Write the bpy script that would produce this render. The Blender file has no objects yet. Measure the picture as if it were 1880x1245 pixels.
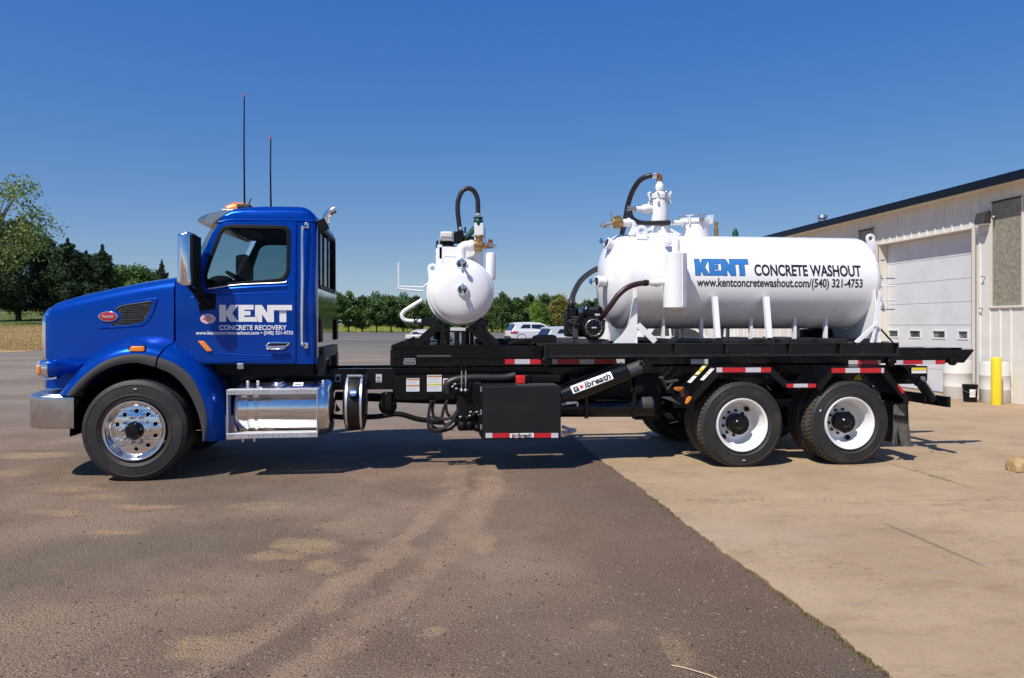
import bpy, bmesh, math, random
import numpy as np
from mathutils import Vector, Matrix

S = bpy.context.scene
C = S.collection
random.seed(7)
RNG = np.random.default_rng(7)
PI = math.pi

# ------------------------------------------------------------------ camera, sky, sun, exposure
F_PX, YAW, HOR, EYE = 1358.0, math.radians(6.93), 597.0, 1.7      # measured on the 1880x1245 photograph
cd = bpy.data.cameras.new('camera'); cam = bpy.data.objects.new('camera', cd); C.objects.link(cam)
cam.location = (0, 0, EYE); cam.rotation_euler = (PI / 2, 0, -YAW)
cd.sensor_width = 36.0; cd.lens = 36.0 * F_PX / 1880.0
cd.shift_y = -(622.5 - HOR) / 1880.0
cd.clip_start = 0.05; cd.clip_end = 4000
S.camera = cam

SUN = Vector((-0.52, -0.52, 1.0)).normalized()                    # direction towards the sun
elev = math.asin(SUN.z); azim = math.atan2(SUN.x, SUN.y)
W = bpy.data.worlds.new('World'); S.world = W; W.use_nodes = True
wn = W.node_tree.nodes; wl = W.node_tree.links
SKYEXP, SKYTINT = (0.74, 0.614, 0.338), (0.627, 0.905, 1.98)
sky = wn.new('ShaderNodeTexSky'); sky.sky_type = 'NISHITA'; sky.sun_disc = False
sky.sun_elevation = elev; sky.sun_rotation = azim
sky.altitude = 0; sky.air_density = 1.0; sky.dust_density = 0.15; sky.ozone_density = 2.2
sat = wn.new('ShaderNodeHueSaturation'); sat.inputs['Saturation'].default_value = 1.36; sat.inputs['Hue'].default_value = 0.516
wl.new(sky.outputs['Color'], sat.inputs['Color']); sp_ = wn.new('ShaderNodeSeparateColor'); cb_ = wn.new('ShaderNodeCombineColor'); wl.new(sat.outputs['Color'], sp_.inputs[0])
for k_, ex_ in enumerate(SKYEXP):                                 # soften the glow towards the horizon, channel by channel
    pw_ = wn.new('ShaderNodeMath'); pw_.operation = 'POWER'; pw_.inputs[1].default_value = ex_
    wl.new(sp_.outputs[k_], pw_.inputs[0]); wl.new(pw_.outputs[0], cb_.inputs[k_])
tint = wn.new('ShaderNodeMixRGB'); tint.blend_type = 'MULTIPLY'; tint.inputs[0].default_value = 1.0; tint.inputs[2].default_value = (*SKYTINT, 1)
wl.new(cb_.outputs[0], tint.inputs[1]); wl.new(tint.outputs[0], wn['Background'].inputs['Color'])
wn['Background'].inputs['Strength'].default_value = 0.15
sd = bpy.data.lights.new('sun', 'SUN'); sun = bpy.data.objects.new('sun', sd); C.objects.link(sun)
sd.energy = 4.9; sd.angle = math.radians(0.53); sd.color = (1.0, 0.95, 0.87)
sun.rotation_euler = SUN.to_track_quat('Z', 'Y').to_euler(); sun.location = (-20, -15, 40)
S.view_settings.view_transform = 'Standard'; S.view_settings.look = 'None'
S.view_settings.exposure = 0.12; S.view_settings.gamma = 1.0; S.view_settings.use_curve_mapping = False
S.render.engine = 'CYCLES'
S.cycles.max_bounces = 8; S.cycles.transparent_max_bounces = 16

def at(px, py, Y):
    """real point standing at depth Y (metres beyond the camera, world axis) that was measured at this photo pixel"""
    l = (px - 940) / F_PX; d = Y / (math.cos(YAW) - l * math.sin(YAW))
    return Vector((d * (l * math.cos(YAW) + math.sin(YAW)), Y, EYE - (py - HOR) / F_PX * d))
def atx(px, py, X):
    l = (px - 940) / F_PX; d = X / (l * math.cos(YAW) + math.sin(YAW))
    return Vector((X, d * (math.cos(YAW) - l * math.sin(YAW)), EYE - (py - HOR) / F_PX * d))

# ------------------------------------------------------------------ materials
def mat(name, col, rough=0.5, metal=0.0, coat=0.0, var=0.0, vscale=4.0, bump=0.0, bscale=60.0, dirt=None, dscale=2.0, damt=0.5, spec=0.5, island=0.0, rvar=0.0):
    m = bpy.data.materials.new(name); m.use_nodes = True
    nt = m.node_tree; n = nt.nodes; L = nt.links; b = n['Principled BSDF']
    b.inputs['Roughness'].default_value = rough; b.inputs['Metallic'].default_value = metal
    b.inputs['Coat Weight'].default_value = coat; b.inputs['Coat Roughness'].default_value = 0.04
    b.inputs['Specular IOR Level'].default_value = spec
    tc = n.new('ShaderNodeTexCoord'); col4 = (*col, 1)
    rgb = n.new('ShaderNodeRGB'); rgb.outputs[0].default_value = col4; out = rgb.outputs[0]
    def noise(scale, detail=5):
        t = n.new('ShaderNodeTexNoise'); t.inputs['Scale'].default_value = scale; t.inputs['Detail'].default_value = detail
        L.new(tc.outputs['Object'], t.inputs['Vector']); return t
    if var:
        t = noise(vscale); hsv = n.new('ShaderNodeHueSaturation'); mr = n.new('ShaderNodeMapRange')
        mr.inputs['From Min'].default_value = 0.3; mr.inputs['From Max'].default_value = 0.7
        mr.inputs['To Min'].default_value = 1 - var; mr.inputs['To Max'].default_value = 1 + var
        L.new(t.outputs['Fac'], mr.inputs['Value']); L.new(mr.outputs[0], hsv.inputs['Value']); L.new(out, hsv.inputs['Color']); out = hsv.outputs[0]
    if island:
        g = n.new('ShaderNodeNewGeometry'); hsv = n.new('ShaderNodeHueSaturation'); mr = n.new('ShaderNodeMapRange')
        mr.inputs['To Min'].default_value = 1 - island; mr.inputs['To Max'].default_value = 1 + island
        L.new(g.outputs['Random Per Island'], mr.inputs['Value']); L.new(mr.outputs[0], hsv.inputs['Value']); L.new(out, hsv.inputs['Color']); out = hsv.outputs[0]
    if dirt:
        t = noise(dscale, 8); mr = n.new('ShaderNodeMapRange'); mr.inputs['From Min'].default_value = 0.5; mr.inputs['From Max'].default_value = 0.75
        mr.inputs['To Max'].default_value = damt
        mx = n.new('ShaderNodeMixRGB'); mx.inputs[2].default_value = (*dirt, 1)
        L.new(t.outputs['Fac'], mr.inputs['Value']); L.new(mr.outputs[0], mx.inputs[0]); L.new(out, mx.inputs[1]); out = mx.outputs[0]
    L.new(out, b.inputs['Base Color'])
    if rvar:
        t = noise(7.0, 6); mr = n.new('ShaderNodeMapRange'); mr.inputs['From Min'].default_value = 0.3; mr.inputs['From Max'].default_value = 0.7
        mr.inputs['To Min'].default_value = max(0.02, rough - rvar); mr.inputs['To Max'].default_value = rough + rvar
        L.new(t.outputs['Fac'], mr.inputs['Value']); L.new(mr.outputs[0], b.inputs['Roughness'])
    if bump:
        t = noise(bscale); bp = n.new('ShaderNodeBump'); bp.inputs['Strength'].default_value = bump; bp.inputs['Distance'].default_value = 0.01
        L.new(t.outputs['Fac'], bp.inputs['Height']); L.new(bp.outputs[0], b.inputs['Normal'])
    return m

def glass(name, tint, gloss=1.0):
    m = bpy.data.materials.new(name); m.use_nodes = True; nt = m.node_tree; n = nt.nodes; n.clear()
    o = n.new('ShaderNodeOutputMaterial'); mx = n.new('ShaderNodeMixShader'); tr = n.new('ShaderNodeBsdfTransparent'); gl = n.new('ShaderNodeBsdfGlossy')
    fr = n.new('ShaderNodeFresnel'); fr.inputs[0].default_value = 1.18
    tr.inputs[0].default_value = (*tint, 1); gl.inputs['Roughness'].default_value = 0.02; gl.inputs[0].default_value = (gloss, gloss, gloss, 1)
    nt.links.new(fr.outputs[0], mx.inputs[0]); nt.links.new(tr.outputs[0], mx.inputs[1]); nt.links.new(gl.outputs[0], mx.inputs[2]); nt.links.new(mx.outputs[0], o.inputs[0])
    return m

def leafmat(name, col, var=0.45, trans=0.25, hue=0.03):
    m = bpy.data.materials.new(name); m.use_nodes = True; nt = m.node_tree; n = nt.nodes; L = nt.links; b = n['Principled BSDF']
    g = n.new('ShaderNodeNewGeometry'); hsv = n.new('ShaderNodeHueSaturation'); mr = n.new('ShaderNodeMapRange'); mh = n.new('ShaderNodeMapRange')
    mr.inputs['To Min'].default_value = 1 - var; mr.inputs['To Max'].default_value = 1 + var
    mh.inputs['To Min'].default_value = 0.5 - hue; mh.inputs['To Max'].default_value = 0.5 + hue
    hsv.inputs['Color'].default_value = (*col, 1)
    L.new(g.outputs['Random Per Island'], mr.inputs['Value']); L.new(mr.outputs[0], hsv.inputs['Value'])
    L.new(g.outputs['Random Per Island'], mh.inputs['Value']); L.new(mh.outputs[0], hsv.inputs['Hue'])
    L.new(hsv.outputs[0], b.inputs['Base Color']); b.inputs['Roughness'].default_value = 0.55; b.inputs['Specular IOR Level'].default_value = 0.25
    t = n.new('ShaderNodeBsdfTranslucent'); L.new(hsv.outputs[0], t.inputs[0])
    mx = n.new('ShaderNodeMixShader'); mx.inputs[0].default_value = trans
    L.new(b.outputs[0], mx.inputs[1]); L.new(t.outputs[0], mx.inputs[2]); L.new(mx.outputs[0], n['Material Output'].inputs[0])
    return m

M = dict(
    blue=mat('metallic_blue_paint', (0.0, 0.052, 0.36), 0.28, 0.45, 0.3, spec=0.1),
    white=mat('white_tank_paint', (0.82, 0.82, 0.83), 0.28, 0, 0.35, var=0.03, vscale=3, bump=0.012, bscale=7, rvar=0.08),
    tankw=mat('streaked_white_tank_paint', (0.84, 0.84, 0.85), 0.26, 0, 0.35, var=0.02, vscale=3, bump=0.02, bscale=2.2, rvar=0.08),
    white2=mat('white_wheel_paint', (0.78, 0.78, 0.78), 0.35, 0, 0.2, dirt=(0.5, 0.46, 0.4), dscale=9, damt=0.25),
    black=mat('gloss_black_paint', (0.003, 0.0032, 0.0045), 0.27, 0, 0.2, dirt=(0.018, 0.016, 0.014), dscale=3, damt=0.3, rvar=0.1, bump=0.02, bscale=20, spec=0.25),
    matt=mat('matt_black', (0.0045, 0.0045, 0.005), 0.55, bump=0.05, bscale=120, dirt=(0.016, 0.014, 0.012), damt=0.3, spec=0.2),
    box=mat('black_toolbox_paint', (0.009, 0.009, 0.010), 0.5, bump=0.06, bscale=110, dirt=(0.020, 0.019, 0.018), dscale=2.5, damt=0.5, spec=0.35),
    plastic=mat('dark_grey_plastic', (0.045, 0.044, 0.045), 0.6, bump=0.12, bscale=400),
    rubber=mat('tyre_rubber', (0.017, 0.0165, 0.0165), 0.62, bump=0.05, bscale=120, dirt=(0.062, 0.050, 0.040), dscale=3.5, damt=0.6),
    tread=mat('dusty_tread_rubber', (0.06, 0.05, 0.042), 0.85, bump=0.2, bscale=90, dirt=(0.15, 0.115, 0.085), dscale=12, damt=0.7),
    hose=mat('black_rubber_hose', (0.016, 0.016, 0.02), 0.42, bump=0.06, bscale=90),
    maroon=mat('dark_maroon_hose', (0.035, 0.010, 0.012), 0.4),
    chrome=mat('polished_chrome', (0.86, 0.86, 0.87), 0.07, 1.0, rvar=0.03),
    visor=mat('satin_visor_steel', (0.50, 0.49, 0.47), 0.30, 1.0, rvar=0.05),
    alu=mat('polished_aluminium', (0.80, 0.80, 0.81), 0.16, 1.0, rvar=0.07, bump=0.02, bscale=25),
    alubr=mat('brushed_aluminium', (0.84, 0.84, 0.86), 0.40, 1.0, rvar=0.1, bump=0.05, bscale=60),
    bumper=mat('brushed_bumper_steel', (0.62, 0.60, 0.60), 0.27, 1.0, rvar=0.08, var=0.06, vscale=9),
    steel=mat('galvanised_steel', (0.42, 0.43, 0.45), 0.45, 0.9, var=0.15, vscale=20),
    brass=mat('brass', (0.42, 0.27, 0.10), 0.42, 0.8, var=0.2, vscale=30),
    rust=mat('rusty_iron', (0.22, 0.08, 0.03), 0.8, 0.2, var=0.3, vscale=40),
    amber=mat('amber_lens', (0.85, 0.24, 0.012), 0.22, 0, 0.8, var=0.25, vscale=60),
    amberd=mat('dark_amber_lens', (0.50, 0.14, 0.012), 0.25, 0, 0.8, var=0.25, vscale=60),
    red=mat('red_reflective', (0.52, 0.014, 0.022), 0.4, 0, 0.2, var=0.15, vscale=80),
    redplast=mat('red_plastic', (0.6, 0.02, 0.02), 0.35),
    tapew=mat('silver_reflective', (0.56, 0.57, 0.60), 0.4, 0, 0.2, var=0.08, vscale=80),
    decal=mat('white_decal', (0.80, 0.80, 0.79), 0.4),
    decalb=mat('decal_print_black', (0.02, 0.02, 0.022), 0.45),
    tankblue=mat('decal_print_blue', (0.035, 0.19, 0.50), 0.4),
    navy=mat('decal_outline_navy', (0.02, 0.05, 0.13), 0.4),
    orange=mat('decal_print_orange', (0.55, 0.20, 0.03), 0.5),
    yellow=mat('yellow_decal', (0.75, 0.60, 0.05), 0.45),
    pink=mat('pink_decal', (0.78, 0.50, 0.55), 0.45),
    emblem=mat('red_enamel', (0.42, 0.008, 0.012), 0.2, 0, 1.0),
    green=mat('dark_green_fitting', (0.01, 0.055, 0.035), 0.4),
    knobblue=mat('blue_valve_knob', (0.02, 0.14, 0.42), 0.4),
    lens=mat('clear_lamp_lens', (0.62, 0.63, 0.65), 0.1, 0.6, 1.0),
    interior=mat('dark_cab_lining', (0.006, 0.006, 0.0065), 0.85, bump=0.05, spec=0.2),
    seat=mat('grey_seat_cloth', (0.035, 0.034, 0.035), 0.9),
    glass=glass('clear_glass', (0.80, 0.88, 0.88)),
    screen=glass('tinted_windscreen', (0.46, 0.57, 0.58)),
    glassd=glass('dark_tinted_glass', (0.10, 0.12, 0.14)),
    gauge=mat('gauge_face', (0.03, 0.035, 0.04), 0.15, 0.2, 0.6),
    flap=mat('dusty_mud_flap', (0.10, 0.093, 0.082), 0.8, var=0.35, vscale=14, bump=0.1, bscale=50, dirt=(0.22, 0.19, 0.15), dscale=6, damt=0.6),
    engwhite=mat('pale_engine_cover', (0.62, 0.62, 0.58), 0.45),
)

# ------------------------------------------------------------------ mesh helpers
ORG = {}
def frame_of(d):
    d = d.normalized(); a = Vector((0, 0, 1)) if abs(d.z) < 0.9 else Vector((1, 0, 0))
    u = d.cross(a).normalized(); return u, d.cross(u).normalized()
def catmull(pts, k=8):
    pts = [Vector(p) for p in pts]
    if len(pts) < 3: return pts
    q = [2 * pts[0] - pts[1]] + pts + [2 * pts[-1] - pts[-2]]; out = []
    for i in range(1, len(q) - 2):
        for j in range(k):
            t = j / k; a, b, c, d = q[i - 1], q[i], q[i + 1], q[i + 2]
            out.append(0.5 * ((2 * b) + (c - a) * t + (2 * a - 5 * b + 4 * c - d) * t * t + (3 * b - a - 3 * c + d) * t ** 3))
    out.append(pts[-1]); return out
def resample(pts, n):
    pts = [Vector(p) for p in pts]; L = [0]
    for a, b in zip(pts, pts[1:]): L.append(L[-1] + (b - a).length)
    out = []; j = 0
    for i in range(n):
        t = L[-1] * i / (n - 1)
        while j < len(pts) - 2 and L[j + 1] < t: j += 1
        s = (t - L[j]) / max(1e-9, L[j + 1] - L[j]); out.append(pts[j].lerp(pts[j + 1], min(1, s)))
    return out

class MB:
    def __init__(self): self.v = []; self.f = []
    def add(self, vs, fs):
        o = len(self.v); self.v += [tuple(p) for p in vs]; self.f += [tuple(i + o for i in q) for q in fs]; return self
    def box(self, lo, hi, rot=None, piv=None):
        x0, y0, z0 = lo; x1, y1, z1 = hi
        vs = [Vector(p) for p in ((x0, y0, z0), (x1, y0, z0), (x1, y1, z0), (x0, y1, z0), (x0, y0, z1), (x1, y0, z1), (x1, y1, z1), (x0, y1, z1))]
        if rot is not None:
            c = Vector(piv) if piv is not None else (Vector(lo) + Vector(hi)) / 2
            vs = [c + rot @ (p - c) for p in vs]
        return self.add(vs, [(0, 3, 2, 1), (4, 5, 6, 7), (0, 1, 5, 4), (1, 2, 6, 5), (2, 3, 7, 6), (3, 0, 4, 7)])
    def bar(self, p, q, w, h, up=(0, 0, 1)):
        p, q = Vector(p), Vector(q); d = (q - p).normalized(); up = Vector(up)
        if abs(d.dot(up)) > 0.98: up = Vector((0, 1, 0)) if abs(d.y) < 0.9 else Vector((1, 0, 0))
        s = d.cross(up).normalized(); u = s.cross(d)
        vs = []
        for e in (p, q):
            for a, b in ((-1, -1), (1, -1), (1, 1), (-1, 1)): vs.append(e + s * a * w / 2 + u * b * h / 2)
        return self.add(vs, [(0, 1, 2, 3), (7, 6, 5, 4), (0, 4, 5, 1), (1, 5, 6, 2), (2, 6, 7, 3), (3, 7, 4, 0)])
    def cyl(self, p, q, r, r2=None, n=24, caps=True):
        p, q = Vector(p), Vector(q); r2 = r if r2 is None else r2; u, w = frame_of(q - p); vs = []
        for e, rr in ((p, r), (q, r2)):
            for i in range(n): a = 2 * PI * i / n; vs.append(e + (u * math.cos(a) + w * math.sin(a)) * rr)
        fs = [(i, (i + 1) % n, n + (i + 1) % n, n + i) for i in range(n)]
        if caps: fs += [tuple(range(n))[::-1], tuple(range(n, 2 * n))]
        return self.add(vs, fs)
    def tube(self, pts, r, n=10, k=8, smooth=True, closed=False):
        pts = catmull(pts, k) if smooth else [Vector(p) for p in pts]
        vs = []; u = None; m = len(pts)
        for i, p in enumerate(pts):
            d = (pts[(i + 1) % m] - pts[i - 1]) if closed else (pts[min(i + 1, m - 1)] - pts[max(i - 1, 0)])
            d.normalize()
            if u is None: u, w = frame_of(d)
            else: u = (u - d * u.dot(d)).normalized(); w = d.cross(u)
            rr = r(i / (m - 1)) if callable(r) else r
            for j in range(n): a = 2 * PI * j / n; vs.append(p + (u * math.cos(a) + w * math.sin(a)) * rr)
        fs = []
        for i in range(m if closed else m - 1):
            o2 = ((i + 1) % m) * n
            for j in range(n): fs.append((i * n + j, i * n + (j + 1) % n, o2 + (j + 1) % n, o2 + j))
        if not closed: fs += [tuple(range(n))[::-1], tuple(range((m - 1) * n, m * n))]
        return self.add(vs, fs)
    def lathe(self, prof, o, axis, n=48, closed=False):
        """prof: (radius, distance along axis)"""
        o = Vector(o); ax = Vector(axis).normalized(); u, w = frame_of(ax); vs = []
        for r, t in prof:
            for i in range(n): a = 2 * PI * i / n; vs.append(o + ax * t + (u * math.cos(a) + w * math.sin(a)) * max(r, 1e-5))
        m = len(prof); fs = []
        for k in range(m if closed else m - 1):
            k2 = (k + 1) % m
            for i in range(n): fs.append((k * n + i, k * n + (i + 1) % n, k2 * n + (i + 1) % n, k2 * n + i))
        return self.add(vs, fs)
    def loft(self, rings, closed=False, caps=False):
        n = len(rings[0]); vs = [p for r in rings for p in r]; fs = []
        for k in range(len(rings) - 1):
            for i in range(n if closed else n - 1): fs.append((k * n + i, k * n + (i + 1) % n, (k + 1) * n + (i + 1) % n, (k + 1) * n + i))
        if caps: fs += [tuple(range(n))[::-1], tuple(range((len(rings) - 1) * n, len(rings) * n))]
        return self.add(vs, fs)
    def prism(self, poly, d):
        """poly: list of 3D points, extruded by vector d"""
        n = len(poly); poly = [Vector(p) for p in poly]; d = Vector(d)
        return self.add(poly + [p + d for p in poly], [tuple(range(n)), tuple(range(2 * n - 1, n - 1, -1))] + [(i, n + i, n + (i + 1) % n, (i + 1) % n) for i in range(n)])
    def ball(self, c, r, sx=1, sy=1, sz=1, n=16):
        c = Vector(c); vs = []; fs = []; m = n // 2
        for k in range(m + 1):
            t = PI * k / m
            for i in range(n): a = 2 * PI * i / n; vs.append(c + Vector((r * sx * math.sin(t) * math.cos(a), r * sy * math.sin(t) * math.sin(a), r * sz * math.cos(t))))
        for k in range(m):
            for i in range(n): fs.append((k * n + i, (k + 1) * n + i, (k + 1) * n + (i + 1) % n, k * n + (i + 1) % n))
        return self.add(vs, fs)
    def torus(self, c, axis, R, r, n=32, k=10):
        c = Vector(c); u, w = frame_of(Vector(axis))
        return self.tube([c + (u * math.cos(2 * PI * i / n) + w * math.sin(2 * PI * i / n)) * R for i in range(n)], r, k, smooth=False, closed=True)
    def build(self, name, m, parent=None, bevel=0.0, seg=2, angle=35, org=None, fix=True):
        o = org if org is not None else (ORG.get(parent.name, Vector()) if parent else Vector())
        bm = bmesh.new(); vs = [bm.verts.new(Vector(p) - o) for p in self.v]
        for q in self.f:
            try: bm.faces.new([vs[i] for i in q])
            except ValueError: pass
        bmesh.ops.remove_doubles(bm, verts=bm.verts[:], dist=1e-5)
        if fix: bmesh.ops.recalc_face_normals(bm, faces=bm.faces[:])
        if bevel:
            es = [e for e in bm.edges if len(e.link_faces) == 2 and e.calc_face_angle(0) > math.radians(40)]
            bmesh.ops.bevel(bm, geom=es, offset=bevel, segments=seg, profile=0.5, affect='EDGES', clamp_overlap=True)
        me = bpy.data.meshes.new(name); bm.to_mesh(me); bm.free()
        ob = link(name, me, m, parent, o, 180 if bevel else angle)
        if bevel:
            nv = len(me.vertices); acc = np.zeros((nv, 3))
            for p in me.polygons:
                acc[list(p.vertices)] += np.array(p.normal) * p.area
            acc /= np.maximum(1e-12, np.linalg.norm(acc, axis=1, keepdims=True))
            me.normals_split_custom_set_from_vertices(acc.tolist())
        return ob

def link(name, me, m, parent=None, o=None, angle=35):
    me.shade_smooth()
    if angle < 179: me.set_sharp_from_angle(angle=math.radians(angle))
    if m is not None:
        me.materials.clear(); me.materials.append(M[m] if isinstance(m, str) else m)
    ob = bpy.data.objects.new(name, me); C.objects.link(ob)
    ob.parent = parent; ORG[ob.name] = Vector(o) if o is not None else Vector()
    if parent is None: ob.location = ORG[ob.name]
    return ob
def thing(name, label, cat, loc=(0, 0, 0), group=None):
    e = bpy.data.objects.new(name, None); C.objects.link(e); e.location = loc; e.empty_display_size = 0.2
    e['label'] = label; e['category'] = cat; ORG[e.name] = Vector(loc)
    if group: e['group'] = group
    return e
def tag(o, label, cat, group=None):
    o['label'] = label; o['category'] = cat
    if group: o['group'] = group
    return o
def copy_tree(o, parent=None):
    c = o.copy(); C.objects.link(c); c.parent = parent; ORG[c.name] = ORG.get(o.name, Vector())
    for ch in list(o.children): copy_tree(ch, c)
    return c

def curve_mesh(outlines, thick=0.01, bevel=0.0, res=2):
    """flat shape with holes in the x-y plane, z thickness, as a mesh"""
    cu = bpy.data.curves.new('tmp', 'CURVE'); cu.dimensions = '2D'; cu.fill_mode = 'BOTH'; cu.extrude = max(0, thick / 2 - bevel); cu.bevel_depth = bevel; cu.bevel_resolution = res
    cu.offset = -bevel
    for pts in outlines:
        sp = cu.splines.new('POLY'); sp.points.add(len(pts) - 1); sp.use_cyclic_u = True
        for p, q in zip(sp.points, pts): p.co = (q[0], q[1], 0, 1)
    return eval_mesh(cu)
def eval_mesh(data):
    ob = bpy.data.objects.new('tmp', data); C.objects.link(ob)
    dg = bpy.context.evaluated_depsgraph_get(); dg.update(); ev = ob.evaluated_get(dg)
    me = bpy.data.meshes.new_from_object(ev, depsgraph=dg)
    bpy.data.objects.remove(ob); return me
def remap(me, fn, name, m, parent, cuts_y=(), angle=35):
    """bisect the flat mesh at the given y levels, then carry every vertex through fn(x, y, z)"""
    bm = bmesh.new(); bm.from_mesh(me)
    bmesh.ops.remove_doubles(bm, verts=bm.verts[:], dist=1e-5)
    for y in cuts_y:
        bmesh.ops.bisect_plane(bm, geom=bm.verts[:] + bm.edges[:] + bm.faces[:], plane_co=(0, y, 0), plane_no=(0, 1, 0))
    o = ORG.get(parent.name, Vector()) if parent else Vector()
    for v in bm.verts: v.co = Vector(fn(*v.co)) - o
    bmesh.ops.recalc_face_normals(bm, faces=bm.faces[:])
    me2 = bpy.data.meshes.new(name); bm.to_mesh(me2); bm.free(); bpy.data.meshes.remove(me)
    return link(name, me2, m, parent, o, angle)
def plate(outlines, fn, name, m, parent, thick=0.01, bevel=0.0, cuts_y=(), angle=35):
    return remap(curve_mesh(outlines, thick, bevel), fn, name, m, parent, cuts_y, angle)
def text_mesh(s, x0, y0, x1, y1, bold=0.0, shear=0.0, thick=0.002):
    cu = bpy.data.curves.new('tmp', 'FONT'); cu.body = s; cu.size = 1; cu.offset = bold; cu.shear = shear; cu.extrude = 0.0; cu.resolution_u = 4
    me = eval_mesh(cu)
    co = np.empty(len(me.vertices) * 3); me.vertices.foreach_get('co', co); co = co.reshape(-1, 3)
    a, b = co[:, :2].min(0), co[:, :2].max(0)
    co[:, :2] = (co[:, :2] - a) / (b - a) * np.array([x1 - x0, y1 - y0]) + np.array([x0, y0]); co[:, 2] = 0
    me.vertices.foreach_set('co', co.ravel()); return me
def rounded(pts, r, n=5):
    """round the corners of a 2D polygon"""
    out = []; m = len(pts)
    for i in range(m):
        p = Vector(pts[i][:2]); a = Vector(pts[i - 1][:2]); b = Vector(pts[(i + 1) % m][:2])
        rr = min(r, (a - p).length * 0.45, (b - p).length * 0.45)
        s = p + (a - p).normalized() * rr; e = p + (b - p).normalized() * rr
        for k in range(n + 1):
            t = k / n; out.append(tuple((1 - t) ** 2 * s + 2 * t * (1 - t) * p + t * t * e))
    return out
def pq(pts, Y): return [(at(x, y, Y).x, at(x, y, Y).z) for x, y in pts]
def ell(cx, cy, rx, ry, n=28): return [(cx + rx * math.cos(2 * PI * i / n), cy + ry * math.sin(2 * PI * i / n)) for i in range(n)]
def flatY(Y): return lambda x, y, z: (x, Y - z, y)
def boolean(a, b, op='DIFFERENCE'):
    md = a.modifiers.new('b', 'BOOLEAN'); md.object = b; md.operation = op; md.solver = 'EXACT'; md.material_mode = 'TRANSFER'
    dg = bpy.context.evaluated_depsgraph_get(); dg.update()
    me = bpy.data.meshes.new_from_object(a.evaluated_get(dg), depsgraph=dg)
    a.modifiers.clear(); old = a.data; a.data = me; bpy.data.meshes.remove(old); bpy.data.objects.remove(b)

# ================================================================== THE SETTING
def sstep(a, b, x): t = np.clip((x - a) / (b - a), 0, 1); return t * t * (3 - 2 * t)
def soft(x): return np.where(x > 6, x, np.where(x < -6, 0.0, (x + 6) ** 2 / 24))
def height(x, y):
    x = np.asarray(x, float); y = np.asarray(y, float)
    left = sstep(0.17, 0.36, -x / np.maximum(y, 1.0))
    hh = 0.0145 * soft(np.minimum(y, 190) - 40) + 0.027 * soft(np.minimum(y, 230) - 46) * left
    return hh
def ray(px, d):
    l = (px - 940) / F_PX; return d * (l * math.cos(YAW) + math.sin(YAW)), d * (math.cos(YAW) - l * math.sin(YAW))

def node_mat(name):
    m = bpy.data.materials.new(name); m.use_nodes = True
    return m, m.node_tree.nodes, m.node_tree.links, m.node_tree.nodes['Principled BSDF']
class NT:
    """small wrapper to write ground shaders briefly"""
    def __init__(s, name):
        s.m, s.n, s.l, s.b = node_mat(name); s.tc = s.n.new('ShaderNodeTexCoord').outputs['Object']
        s.b.inputs['Roughness'].default_value = 0.9; s.b.inputs['Specular IOR Level'].default_value = 0.25
    def mapping(s, sc=(1, 1, 1), rot=0.0, loc=(0, 0, 0)):
        p = s.n.new('ShaderNodeMapping'); p.inputs['Scale'].default_value = sc; p.inputs['Rotation'].default_value = (0, 0, rot); p.inputs['Location'].default_value = loc
        s.l.new(s.tc, p.inputs['Vector']); return p.outputs[0]
    def noise(s, scale, detail=6, rough=0.6, vec=None, dist=0.0):
        t = s.n.new('ShaderNodeTexNoise'); t.inputs['Scale'].default_value = scale; t.inputs['Detail'].default_value = detail; t.inputs['Roughness'].default_value = rough; t.inputs['Distortion'].default_value = dist
        s.l.new(vec or s.tc, t.inputs['Vector']); return t.outputs['Fac']
    def voro(s, scale, out='Distance', vec=None):
        t = s.n.new('ShaderNodeTexVoronoi'); t.inputs['Scale'].default_value = scale; s.l.new(vec or s.tc, t.inputs['Vector']); return t.outputs[out]
    def mr(s, v, a, b, c=0.0, d=1.0):
        t = s.n.new('ShaderNodeMapRange'); t.interpolation_type = 'SMOOTHSTEP'
        for k, x in zip(('From Min', 'From Max', 'To Min', 'To Max'), (a, b, c, d)): t.inputs[k].default_value = x
        s.l.new(v, t.inputs['Value']); return t.outputs[0]
    def mix(s, f, a, b, mode='MIX'):
        t = s.n.new('ShaderNodeMixRGB'); t.blend_type = mode
        for k, x in zip((0, 1, 2), (f, a, b)):
            if isinstance(x, (int, float)): t.inputs[k].default_value = x
            elif isinstance(x, tuple): t.inputs[k].default_value = (*x, 1)
            else: s.l.new(x, t.inputs[k])
        return t.outputs[0]
    def math(s, op, a, b=0.0):
        t = s.n.new('ShaderNodeMath'); t.operation = op
        for k, x in zip((0, 1), (a, b)):
            if isinstance(x, (int, float)): t.inputs[k].default_value = x
            else: s.l.new(x, t.inputs[k])
        return t.outputs[0]
    def xyz(s):
        t = s.n.new('ShaderNodeSeparateXYZ'); s.l.new(s.tc, t.inputs[0]); return t.outputs
    def bump(s, hgt, strength, dist):
        t = s.n.new('ShaderNodeBump'); t.inputs['Strength'].default_value = strength; t.inputs['Distance'].default_value = dist; s.l.new(hgt, t.inputs['Height'])
        s.l.new(t.outputs[0], s.b.inputs['Normal']); return t
    def done(s, col): s.l.new(col, s.b.inputs['Base Color']); return s.m

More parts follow.
